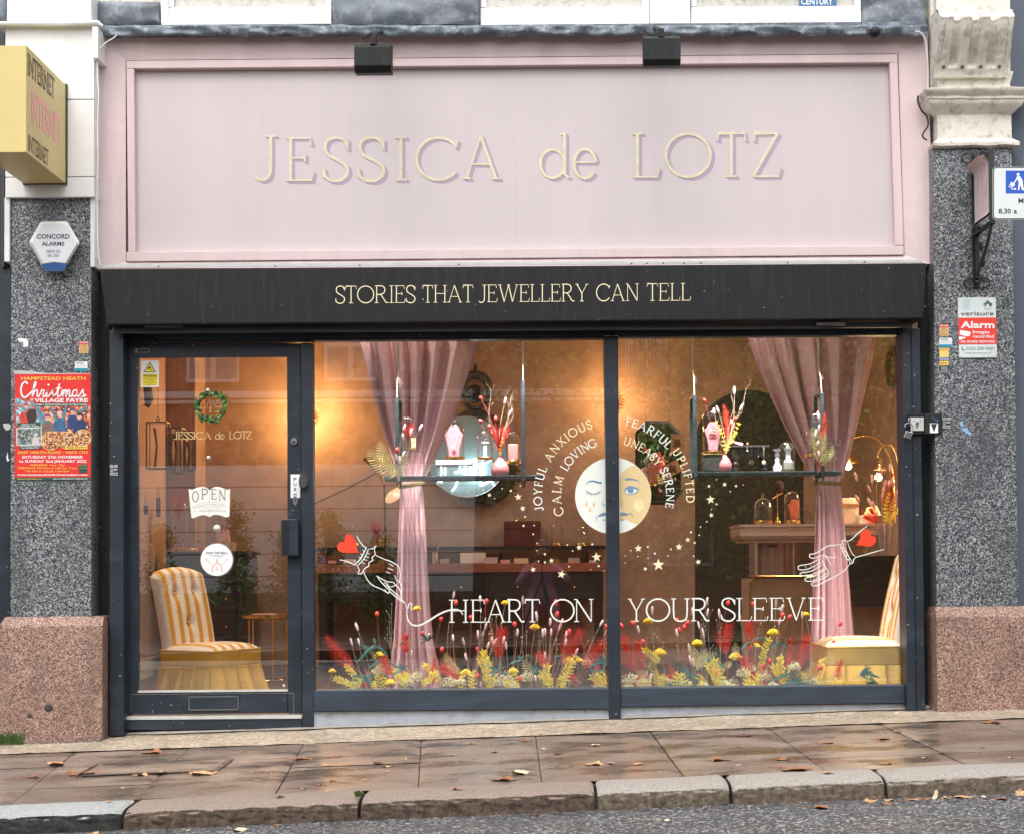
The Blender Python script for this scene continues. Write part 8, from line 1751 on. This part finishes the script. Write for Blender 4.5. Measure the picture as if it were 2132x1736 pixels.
# ------------------------------------------------------------------ striped slipper chairs
m_stripe = None
def stripe_mat(name, ax):
    """woven stripes along the cloth: cream ground with amber bands edged by thin lines (object space u stored per face corner)"""
    t = NT(name); uv = t.n('ShaderNodeUVMap'); s_ = t.n('ShaderNodeSeparateXYZ'); t.l(uv.outputs[0], s_.inputs[0])
    fr = t.math('FRACT', t.math('MULTIPLY', s_.outputs[0], 5.5))
    c = t.ramp(fr, [(0, (.84, .76, .64)), (.40, (.76, .50, .16)), (.44, (.84, .70, .42)), (.48, (.64, .31, .05)), (.86, (.84, .68, .36)), (.90, (.72, .44, .10)), (.94, (.84, .76, .64))], 'CONSTANT')
    t.bsdf(c, .85, 0, t.noise(t.coord(), 300, 2, .5), .3, .002); return t.m
m_stripe = stripe_mat('striped_upholstery', 0)
def chair(c, yaw, label, group):
    t_ = thing('slipper_chair', label, 'chair', (0, 0, 0), group); BASE[t_] = Vector((0, 0, 0))
    W, D, SH = .47, .46, .37
    def add_uv(o, fn):
        me = o.data; uvl = me.uv_layers.new(name='UVMap')
        for lp in me.loops: uvl.data[lp.index].uv = fn(me.vertices[lp.vertex_index].co)
    # seat: x forward, y width
    def seat(s, t_2):
        x = -D / 2 + D * s; y = -W / 2 + W * t_2; e = min(s, 1 - s, t_2, 1 - t_2)
        return Vector((x, y, SH - .035 + .05 * min(1, (e * 7)) ** .5 - .012 * (1 - math.cos((s - .5) * 3))))
    mb = MB(); mb.grid(seat, 24, 24); o = mb.build('seat', m_stripe, t_, smooth='all'); add_uv(o, lambda co: (co.y / W + .5, co.x))
    mb = MB(); mb.tube([(D / 2, -W / 2, SH - .03), (D / 2, W / 2, SH - .03), (-D / 2, W / 2, SH - .03), (-D / 2, -W / 2, SH - .03), (D / 2, -W / 2, SH - .03)], .006, 6); mb.build('piping', m_mustard, t_)
    mb = MB(); mb.box(-D / 2, D / 2, -W / 2, W / 2, SH - .13, SH - .03); mb.build('seat_band', m_mustard, t_, bevel=.006)
    # skirt with pleats
    per = [(D / 2, -W / 2), (D / 2, W / 2), (-D / 2, W / 2), (-D / 2, -W / 2)]
    def skirt(s, t_2):
        q = s * 4; i = int(q) % 4; f = q - int(q); a, b = per[i], per[(i + 1) % 4]; x = a[0] * (1 - f) + b[0] * f; y = a[1] * (1 - f) + b[1] * f
        n = Vector((x / (D / 2), y / (W / 2), 0)); m_ = max(abs(n.x), abs(n.y)); nn = Vector((n.x if abs(n.x) > .98 else n.x * .25, n.y if abs(n.y) > .98 else n.y * .25, 0))
        saw = ((f * 4) % 1.0); pl = (saw - .5) * (1.0 if saw < .82 else -2.5) + .25 * math.sin(f * 23 + i)
        return Vector((x, y, SH - .13)) + nn.normalized() * (.004 + t_2 * (.075 + .085 * pl)) + Vector((0, 0, -(SH - .135) * t_2))
    mb = MB(); mb.grid(skirt, 256, 10); mb.build('skirt', m_mustard, t_, smooth='all')
    # back: rounded top, tufted
    H = .52; TH = .10
    btn = [(.30, .70), (.70, .72), (.5, .36)]
    def outline(s): return H * (.93 + .07 * math.sin(math.pi * s)) if .06 < s < .94 else H * (.90 if 0 < s < 1 else .86)
    def back(s, t_2, side):
        y = -W / 2 * .96 + W * .96 * s; z = SH - .06 + (outline(s) + .06) * t_2; lean = -D / 2 + .03 - .12 * t_2 ** 1.3
        e = min(s, 1 - s, (1 - t_2), 1); pad = TH / 2 * min(1, (max(e, 0) * 17)) ** .5
        tuft = 0
        if side > 0:
            for a, b in btn: tuft += .028 * math.exp(-((s - a) ** 2 + ((t_2 - b) * 1.1) ** 2) / .006)
            tuft += .012 * math.exp(-((s - .5) ** 2) / .004) * (t_2 < .36)
        return Vector((lean + side * (pad - tuft) , y, z))
    mb = MB(); mb.grid(lambda s, q: back(s, q, 1), 40, 40); n0 = len(mb.v); mb.grid(lambda s, q: back(s, q, -1), 40, 40)
    o = mb.build('backrest', m_stripe, t_, smooth='all', weld=True); add_uv(o, lambda co: (co.y / W + .5, co.z))
    for a, b in btn: mb = MB(); p = back(a, b, 1); mb.ball(p + Vector((.004, 0, 0)), .009, 8, 6); mb.build('button', m_butter, t_)
    for x in (-D / 2 + .04, D / 2 - .04):
        for y in (-W / 2 + .04, W / 2 - .04): mb = MB(); mb.box(x - .02, x + .02, y - .02, y + .02, .0, SH - .12); mb.build('leg', m_dwood, t_)
    t_.location = c; t_.rotation_euler = (0, 0, yaw); return t_
chair(Vector((-2.215, 1.12, FZ + .008)), R(-32), 'amber and cream striped slipper chair behind the door, facing right', 'striped slipper chairs')
chair(Vector((1.97, .44, FZ + .008)), R(181), 'amber and cream striped slipper chair at the right edge, facing left', 'striped slipper chairs').scale = (1.08, 1.02, 1.1)

# ------------------------------------------------------------------ glass topped fluted display case at right
yc0 = 1.75
dc = thing('display_case', 'glass topped display case with fluted brass front', 'display case', P(1700, 1436, yc0))
def top_prof():
    mb = MB(); x0, x1 = P(1540, 1100, yc0 - .05).x, P(1856, 1100, yc0 - .05).x; z = lambda v: P(1700, v, yc0 - .05).z
    prof = [(0, z(1090)), (-.0, z(1095)), (.012, z(1097)), (.012, z(1100)), (.006, z(1102)), (.006, z(1114)), (.014, z(1117)), (.02, z(1120)), (.05, z(1124)), (.05, z(1128))]
    n = len(prof); vs = []
    for o, zz in prof: vs += [(x0 + o, yc0 + .55, zz), (x0 + o, yc0 - .05 + o, zz), (x1 - o, yc0 - .05 + o, zz), (x1 - o, yc0 + .55, zz)]
    mb.add(vs, [(i * 4 + k, i * 4 + k + 1, (i + 1) * 4 + k + 1, (i + 1) * 4 + k) for i in range(n - 1) for k in range(3)] + [(0, 1, 2, 3), ((n - 1) * 4, (n - 1) * 4 + 1, (n - 1) * 4 + 2, (n - 1) * 4 + 3)]); return mb
top_prof().build('top', m_case, dc)
mb = MB(); mb.rect(1576, 1128, 1800, 1196, yc0, .004).rect(1576, 1128, 1577, 1196, yc0 + .004, .4); mb.build('glazing', m_cloche, dc)
mb = MB(); mb.rect(1572, 1127, 1577, 1197, yc0 - .004, .02).rect(1651, 1128, 1654, 1197, yc0 - .006, .012).rect(1800, 1127, 1806, 1197, yc0 - .004, .02); mb.build('glazing_post', m_case, dc)
mb = MB(); mb.rect(1577, 1196, 1803, 1200, yc0 - .01, .45); mb.build('shelf', m_case, dc)
mb = MB(); mb.rect(1577, 1128, 1803, 1196, yc0 + .42, .01); mb.build('back_panel', m_case, dc)
def body(s, t_2):
    v = 1200 + (1440 - 1200) * t_2; sh = 14 * (1 - min(1, max(0, (v - 1200) / 14))) ** 2
    u0, u1 = 1560 + sh * .9, 1812 - sh * .9; ph = s * 66 * 2 * math.pi
    q = P(u0 + (u1 - u0) * s, v, yc0); q.y += (.006 * abs(math.sin(ph / 2)) * -1) + sh * .0012; return q
mb = MB(); mb.grid(body, 66 * 6, 24); mb.build('fluted_front', m_flute, dc, smooth='all')
mb = MB(); mb.rect(1562, 1204, 1810, 1440, yc0 + .012, .45); mb.build('carcass', m_case, dc)
mb = MB(); mb.tube([P(u, v, yc0 - .01) for u, v in ((1577, 1197), (1570, 1203), (1562, 1212), (1560, 1240), (1560, 1436))], .005, 6).tube([P(1577, 1199, yc0 - .01), P(1803, 1199, yc0 - .01)], .006, 6); mb.build('brass_edge', m_brass, dc)
gb = thing('paper_bag', 'plain kraft bag with cut out handle inside the display case', 'bag', P(1616, 1196, yc0 + .1))
mb = MB(); mb.rect(1590, 1130, 1631, 1195, yc0 + .1, .12); mb.build('bag', m_card, gb, bevel=.002)
mb = MB(); mb.prism([P(1609.5 + 10 * (1 if math.cos(a) > 0 else -1) * (1 if abs(math.cos(a)) > .5 else 0) * .7 + 3 * math.cos(a), 1135.5 + 3.2 * math.sin(a), yc0 + .097) for a in [2 * math.pi * j / 16 + .1 for j in range(16)]], (0, .002, 0)); mb.build('handle_hole', m_cab, gb)
# things on the case
VC = 1089.5
cloche(1592, VC, 1024, 20, yc0 + .05, 'large old cloche with a smaller dome inside, left end of the display case', True, group='cloches on the display case'); cloche(1652, VC, 1021, 17, yc0 + .05, 'cloche over a coral bust on the display case', group='cloches on the display case')
bust(1653, 1040, 1082, 24, yc0 + .12, 'small coral necklace bust in a cloche on the display case', paint('coral_velvet', (.70, .16, .08), .8, .1))
nk = thing('jewellery_tree', 'slender brass stand hung with a necklace on the display case', 'stand', P(1619, VC, yc0 + .1))
q = P(1619, VC, yc0 + .1); kk = SC(yc0 + .1); mb = MB(); mb.lathe([(8 * kk, 0), (8 * kk, 2 * kk), (3 * kk, 8 * kk), (1 * kk, 14 * kk), (1 * kk, 60 * kk), (2.4 * kk, 62 * kk), (0, 66 * kk)], q, 14, cap=False); mb.tube([q + Vector((-10 * kk, 0, 52 * kk)), q + Vector((0, 0, 58 * kk)), q + Vector((12 * kk, 0, 64 * kk))], .003, 5); mb.build('stand', m_brass, nk)
mb = MB(); mb.ball(q + Vector((5 * kk, .01, 78 * kk)), 1, 8, 6, (9 * kk, .012, 12 * kk)); mb.tube([q + Vector((-3 * kk, -.01, 62 * kk)), q + Vector((10 * kk, -.01, 78 * kk)), q + Vector((18 * kk, -.01, 90 * kk))], .0025, 5); mb.build('necklace_form', paint('umber_velvet', (.07, .03, .02), .8), nk)
cg = thing('card_boxes', 'stack of two pale boxes with gold lids on the display case', 'boxes', P(1768, VC, yc0 + .1))
for v0, v1, m_ in ((1053, VC, m_card), (1036, 1049, m_butter)): mb = MB(); mb.rect(1748, v0, 1788, v1, yc0 + .1, .14); mb.build('box', m_, cg, bevel=.003)
mb = MB(); mb.rect(1747, 1049, 1789, 1053, yc0 + .095, .15); mb.build('lid', m_brass, cg)
box_item('white_box', 1791, 1072, 1819, VC, yc0 + .02, .1, m_paper, 'small white box on the display case beside the vase', 'box')
mb = MB(); mb.quadbox([(1808, 1056), (1826, 1052), (1834, 1072), (1800, 1074)], yc0 + .14, .05); tag(mb.build('tissue_packet', m_butter), 'crumpled pale tissue packet behind the white box', 'packet')
# pharmacy style brass lamps
def dlamp(shade, rs, arms, bulb, label, w, y=yc0 + .25):
    t_ = thing('desk_lamp', label, 'lamp', P(arms[-1][0], arms[-1][1], y), 'lit brass desk lamps')
    q = P(shade[0], shade[1], y); k = SC(y); mb = MB(); mb.lathe([(rs * .16 * k, rs * 1.25 * k), (rs * .22 * k, rs * 1.0 * k), (rs * .3 * k, rs * .75 * k), (rs * .5 * k, rs * .55 * k), (rs * .85 * k, rs * .2 * k), (rs * k, -.0), (rs * .97 * k, -.002), (rs * .8 * k, rs * .2 * k), (rs * .2 * k, rs * .6 * k)], q, 28, cap=False); mb.build('shade', m_brass, t_)
    mb = MB(); mb.tube([P(a, b, y) for a, b in cr(arms, 5)], .006, 8); mb.build('arm', m_brass, t_)
    b = P(bulb[0], bulb[1], y); mb = MB(); mb.ball(b, .026, 12, 8); mb.build('bulb', m_bulb, t_)
    light('lamp_light', b + Vector((0, -.03, -.045)), w, (1, .68, .32), .03, parent=t_)
dlamp((1766, 963), 23, [(1766, 932), (1758, 926), (1764, 919), (1785, 909), (1808, 908), (1830, 918), (1846, 940), (1856, 965), (1862, 1005), (1864, 1088)], (1766, 970), 'brass pharmacy lamp with lit shade, left of the two desk lamps', 9)
dlamp((1832, 978), 15, [(1836, 958), (1828, 948), (1836, 930), (1850, 925), (1862, 935), (1870, 965), (1872, 1010), (1866, 1050), (1850, 1088)], (1829, 993), 'small brass lamp with ring arm, right of the two desk lamps', 8, yc0 + .1)
# black cabinet carrying the vase
mb = MB(); mb.rect(1768, 1156, 1884, 1262, 1.40, .32); bcb = tag(mb.build('black_side_cabinet', m_cab, bevel=.004), 'low black cabinet behind the right hand chair', 'cabinet')
mb = MB(); mb.grid(lambda s, t_2: P(1776 + 84 * s, 1262 + 170 * t_2, 1.55) + Vector((0, .006 * -abs(math.sin(s * 24 * math.pi)), 0)), 144, 4); mb.build('fluted_panel', m_flute, bcb, smooth='all')
gv = thing('glass_vase', 'tall clear glass vase of lilac stems on the black cabinet', 'vase', P(1841, 1156, 1.5))
q = P(1841, 1155.5, 1.5); k = SC(1.5); mb = MB(); mb.lathe([(11 * k, .001), (12 * k, 10 * k), (15 * k, 50 * k), (19 * k, 72 * k), (18.5 * k, 72 * k), (14.5 * k, 50 * k), (11 * k, 5 * k)], q, 26, cap=False); mb.build('glass', m_cloche, gv)
for j in range(16):
    a = rnd.uniform(0, 6.28); mb = MB(); mb.tube([q + Vector((5 * k * math.cos(a), 5 * k * math.sin(a), 3 * k)), q + Vector((13 * k * math.cos(a), 12 * k * math.sin(a), 60 * k))], .0045, 5); mb.build('stem', m_lilac if j % 2 else m_bw, gv)
GV3 = 'dried flowers in the glass vase'
for j in range(20):
    u = rnd.uniform(1783, 1868); v = rnd.uniform(965, 1060); bunny(u, v, 1841 + (u - 1841) * .25, m_bp if j % 3 else m_bw, rnd.uniform(1.45, 1.58), 1.1, vb=1110, grp=GV3, where='in the tall glass vase at right')
for a, b, w in ((1866, 975, 1.5), (1855, 1010, 1.2), (1812, 1058, 1.0), (1800, 1075, .9)): feather(a, b, 1842 + (a - 1842) * .2, 1088, 1.48, w, vbase=1120, lab='scarlet feather in the tall glass vase, %s' % {1866: 'highest', 1855: 'second highest', 1812: 'left', 1800: 'lowest left'}[a], mat=paint('orange_red_feather', (.60, .10, .03), .6, .2, 40) if a > 1850 else None)
for a, b in ((1862, 1045), (1872, 1060), (1850, 1030)): sprig(a, b, 1845, 1092, y=1.47, L=8, n=8, where='in the tall glass vase at right', grp=GV3)

# ================================================================== ACROSS THE STREET (seen only in the reflections)
YO = -14.0
GZ = zroad(0, -8.4) + .10
m_render = paint('white_render', (.90, .90, .89), .7, .05, 1)
m_brick = None
t = NT('london_brick'); v = t.coord(); mp = t.n('ShaderNodeMapping'); mp.inputs['Rotation'].default_value = (R(90), 0, 0); t.l(v, mp.inputs[0])
bk = t.n('ShaderNodeTexBrick'); bk.inputs['Scale'].default_value = 4.4; bk.inputs['Color1'].default_value = (.30, .13, .08, 1); bk.inputs['Color2'].default_value = (.20, .085, .055, 1); bk.inputs['Mortar'].default_value = (.32, .28, .24, 1); bk.inputs['Mortar Size'].default_value = .012; bk.inputs['Row Height'].default_value = .33; bk.inputs['Brick Width'].default_value = 1.0
t.l(mp.outputs[0], bk.inputs[0]); t.bsdf(bk.outputs['Color'], .85); m_brick = t.m
oh = thing('opposite_house', 'brick house with white rendered ground floor across the street', 'house', (0, YO, GZ))
mb = MB(); mb.box(-14, 14, YO - 6, YO, GZ - .5, 6.4); mb.build('wall', m_brick, oh)
for k in range(7):
    mb = MB(); z = GZ + .1 + k * .34; mb.box(-9, -.9, YO, YO + .05, z, z + .325); mb.build('render_course', m_render, oh, bevel=.008)
mb = MB(); mb.box(-9, 6, YO, YO + .12, 3.50, 3.60).box(-9, 6, YO, YO + .09, 3.42, 3.47); mb.build('string_course', m_render, oh)
for (x0, x1, z0, z1_) in ((1.3, 1.95, 3.75, 5.4), (3.15, 3.9, 3.75, 5.4), (-3.3, -2.5, 3.75, 5.4), (-5.4, -4.6, 3.75, 5.4), (-7.4, -6.6, 3.75, 5.4), (1.6, 2.6, .9, 2.7)):
    mb = MB(); mb.box(x0, x1, YO, YO + .03, z0, z1_); w_ = mb.build('window', m_render, oh)
    for i in range(2):
        for j in range(3):
            mb = MB(); dx = (x1 - x0) / 2; dz = (z1_ - z0) / 3; mb.box(x0 + dx * i + .05, x0 + dx * (i + 1) - .03, YO + .03, YO + .035, z0 + dz * j + .05, z0 + dz * (j + 1) - .03); mb.build('pane', paint('far_pane', (.30, .34, .38), .1), w_)
for x0, x1 in ((1.2, 2.05), (3.05, 4.0)):
    mb = MB()
    for k in range(9): x = x0 + (x1 - x0) * k / 8; mb.tube([(x, YO + .35, 3.72), (x, YO + .35, 4.5)], .012, 5)
    mb.tube([(x0, YO + .35, 4.5), (x1, YO + .35, 4.5)], .02, 6).tube([(x0, YO + .35, 3.75), (x1, YO + .35, 3.75)], .02, 6).box(x0, x1, YO, YO + .4, 3.66, 3.72); mb.build('balcony_rail', m_iron, oh)
m_lf = [paint('street_leaf_a', (.16, .33, .06), .5, .3, 20, trans=.5), paint('street_leaf_b', (.34, .50, .13), .5, .3, 20, trans=.55), paint('street_leaf_c', (.03, .08, .02), .5, .3, 20)]
def tree(x, y, z0, zc, rx, ry, rz, n, lsz, label, trunk=.12, name='street_tree', cone=False, cat='tree', seed=1):
    r2 = random.Random(seed); t_ = thing(name, label, cat, (x, y, z0))
    mb = MB(); mb.tube([(x, y, z0 - .1), (x + .05, y, z0 + (zc - z0) * .5), (x - .03, y + .04, zc), (x, y, zc + rz * .7)], [trunk, trunk * .8, trunk * .55, trunk * .15], 9)
    cl = []
    for i in range(26):
        a = r2.uniform(0, 6.28); b = r2.uniform(-.8, .9); q = math.sqrt(1 - b * b) if not cone else (1 - (b + 1) / 2) * 1.0 + .05; f = r2.uniform(.45, 1)
        c = Vector((x + rx * q * f * math.cos(a), y + ry * q * f * math.sin(a), zc + rz * b * (f if not cone else 1))); cl.append(c); mb.tube([(x, y, zc - rz * .4 + .3 * b * rz), (Vector((x, y, zc)) + c) / 2, c], [trunk * .3, trunk * .18, .008], 5)
    mb.build('trunk', m_dwood, t_)
    ms = [MB(), MB(), MB()]
    for i in range(n):
        c = r2.choice(cl); sp = min(rx, rz) * (.30 if not cone else .2); p = c + Vector((r2.gauss(0, sp), r2.gauss(0, sp), r2.gauss(0, sp))); d = Vector((r2.uniform(-1, 1), r2.uniform(-1, 1), r2.uniform(-1, .6))); leaf(ms[r2.choice((0, 0, 1, 2))], p, d, Vector((r2.uniform(-1, 1), r2.uniform(-1, 1), 1)), lsz * r2.uniform(.6, 1.2), lsz * .5)
    for m_, q in zip(m_lf, ms): q.build('crown', m_, t_, kind='stuff')
tree(2.9, -12.4, GZ, 2.4, 1.9, 1.0, 1.9, 9000, .13, 'broad green tree across the street opposite the right window', seed=2)
tree(6.0, -12.2, GZ, 3.0, 2.0, 1.2, 2.2, 5000, .14, 'second green tree further right across the street', seed=5)
tree(-.9, -12.0, GZ, 4.2, 1.3, .9, 1.0, 1800, .12, 'thin crowned tree opposite the mullion', seed=8, trunk=.09)
for k, (x, h) in enumerate(((-4.2, 1.75), (-3.5, 1.35), (-2.9, 1.6), (-2.2, 1.3), (-5.2, 1.5))):
    tree(x, -11.6, GZ, GZ + h * .55, .38, .3, h * .5, 1500, .07, ('tall', 'short', 'middle', 'small', 'far left')[k] + ' conical shrub in the front garden opposite', .03, 'conical_shrub', True, 'shrub', 20 + k)
mb = MB(); mb.box(-9, 9, -12.9, -12.75, GZ - .1, GZ + .55); tag(mb.build('garden_wall', m_brick), 'low brick garden wall across the street', 'wall')

# ------------------------------------------------------------------ the photographer, kneeling behind the camera, seen in the window's reflection
def skin_fig(name, joints, edges, mat, parent, sub=2):
    me = bpy.data.meshes.new(name); o = bpy.data.objects.new(name, me); COL.objects.link(o); me.from_pydata([Vector(j[0]) - BASE[parent] for j in joints], edges, []); o.parent = parent
    bm = bmesh.new(); bm.from_mesh(me); ly = bm.verts.layers.skin.verify()
    for v, j in zip(bm.verts, joints): v[ly].radius = (j[1], j[1] if len(j) < 3 else j[2])
    bm.verts.ensure_lookup_table(); bm.verts[0][ly].use_root = True; bm.to_mesh(me); bm.free()
    m1 = o.modifiers.new('skin', 'SKIN'); m1.use_smooth_shade = True; m2 = o.modifiers.new('sub', 'SUBSURF'); m2.levels = sub; m2.render_levels = sub
    me.materials.append(mat); return o
gz = GZ + .01
pn = thing('person', 'kneeling person in a mauve jumper and cap holding a camera, seen reflected', 'person', (0, -9.45, gz))
m_skin = paint('skin', (.50, .28, .20), .5, .06, 20); m_mauvej = paint('mauve_jumper', (.50, .20, .27), .85, .1, 20, .4); m_jean = paint('dark_jeans', (.03, .04, .07), .8, .2, 20)
J = [((0, -9.48, gz + .50), .13, .10), ((0, -9.49, gz + .70), .135, .10), ((0, -9.48, gz + .86), .15, .10), ((0, -9.46, gz + .94), .07), ((0, -9.44, gz + 1.01), .055),
     ((-.17, -9.46, gz + .88), .065), ((-.30, -9.36, gz + .68), .052), ((-.10, -9.20, gz + .90), .034), ((.17, -9.46, gz + .88), .065), ((.32, -9.34, gz + .72), .052), ((.10, -9.19, gz + .92), .034),
     ((-.13, -9.44, gz + .44), .10), ((-.15, -9.22, gz + .10), .065), ((-.15, -9.62, gz + .07), .045), ((-.15, -9.76, gz + .06), .04), ((.13, -9.44, gz + .44), .10), ((.15, -9.22, gz + .10), .065), ((.15, -9.62, gz + .07), .045), ((.15, -9.76, gz + .06), .04)]
E = [(0, 1), (1, 2), (2, 3), (3, 4), (2, 5), (5, 6), (6, 7), (2, 8), (8, 9), (9, 10), (0, 11), (11, 12), (12, 13), (13, 14), (0, 15), (15, 16), (16, 17), (17, 18)]
skin_fig('body', J, E, m_mauvej, pn)
mb = MB(); hc = Vector((0, -9.37, gz + 1.11)); mb.ball(hc, 1, 20, 14, (.076, .095, .115)); mb.ball(hc + Vector((0, .075, -.055)), 1, 12, 8, (.05, .03, .045)); mb.tube([hc + Vector((0, .085, .03)), hc + Vector((0, .115, -.01)), hc + Vector((0, .095, -.022))], [.008, .015, .01], 8)
for s_ in (-1, 1): mb.ball(hc + Vector((s_ * .078, -.005, 0)), 1, 8, 6, (.012, .022, .032))
mb.build('head', m_skin, pn)
mb = MB()
for s_ in (-1, 1): mb.ball(hc + Vector((s_ * .03, .083, .018)), .011, 8, 6)
mb.build('eyes', m_paper, pn)
mb = MB(); mb.ball(hc + Vector((0, -.004, .045)), 1, 20, 10, (.088, .104, .085)); mb.build('cap', m_dgrey, pn)
mb = MB(); mb.tube([hc + Vector((-.02, .088, -.048)), hc + Vector((.02, .088, -.048))], .006, 6); mb.build('mouth', paint('lips', (.4, .15, .13), .5), pn)
for s_ in (-1, 1):
    w = Vector((s_ * .10, -9.195, gz + .905)); palm = Vector((s_ * .075, -9.13, gz + .935)); jj = [(w, .026), (palm, .030, .018)]; ee = [(0, 1)]
    for k in range(4):
        a = palm + Vector((-s_ * .006 + s_ * .010 * (1.5 - k) * .4, .022, .024 - .016 * k)); n = len(jj); L = (.9, 1.0, .95, .75)[k]
        jj += [(a, .0095), (a + Vector((-s_ * .012, .026 * L, .002)), .0085), (a + Vector((-s_ * .032 * L, .034 * L, .002)), .0075), (a + Vector((-s_ * .048 * L, .030 * L, 0)), .0065)]; ee += [(1, n), (n, n + 1), (n + 1, n + 2), (n + 2, n + 3)]
    n = len(jj); a = palm + Vector((-s_ * .004, -.005, .022)); jj += [(a, .011), (a + Vector((-s_ * .024, .0, .020)), .009), (a + Vector((-s_ * .046, .008, .022)), .008)]; ee += [(1, n), (n, n + 1), (n + 1, n + 2)]
    skin_fig('hand', jj, ee, m_skin, pn, 1)
pc = thing('photo_camera', 'black camera on a low tripod held up to the face, seen reflected', 'camera', (0, -9.1, gz))
mb = MB(); mb.box(-.065, .065, -9.19, -9.13, 1.0 - .045, 1.0 + .045).box(-.025, .025, -9.19, -9.14, 1.045, 1.07); mb.build('camera_body', m_black, pc, bevel=.006)
mb = MB(); mb.lathe([(.036, 0), (.038, .03), (.035, .05), (.04, .06), (.04, .075), (.033, .075), (.03, .06)], (0, -9.13, 1.0), 24, 'y'); mb.build('camera_lens', m_black, pc)
mb = MB(); mb.tube([(0, -9.16, .955), (0, -9.16, .72)], .016, 8)
for a in (1.2, 3.3, 5.4): mb.tube([(0, -9.16, .80), (.30 * math.cos(a), -9.16 + .30 * math.sin(a), gz)], .012, 7)
mb.build('tripod', m_dgrey, pc)

# ------------------------------------------------------------------ look-alikes that still share a label are told apart by their order from the left
def meanx(o):
    xs = []
    for q in [o] + list(o.children):
        if q.type == 'MESH':
            n = len(q.data.vertices)
            for v in (q.data.vertices[0], q.data.vertices[n // 2], q.data.vertices[n - 1]): xs.append(v.co.x)
    return (sum(xs) / len(xs) if xs else 0) + o.location.x
by = {}
for o in COL.objects:
    if o.parent is None and 'category' in o and 'label' in o: by.setdefault(o['label'], []).append(o)
for lb, os_ in by.items():
    n = len(os_)
    if n < 2 or n > 8: continue
    room = 16 - len(lb.split())
    names = ['left one', 'right one'] if n == 2 else ['left one', 'middle one', 'right one'] if n == 3 else ['leftmost', 'second from left', 'third from left', 'fourth from left', 'fifth from left', 'sixth from left', 'seventh from left'][:n - 1] + ['rightmost']
    for k, o in enumerate(sorted(os_, key=meanx)):
        if len(names[k].split()) <= room: o['label'] = lb + ', ' + names[k]
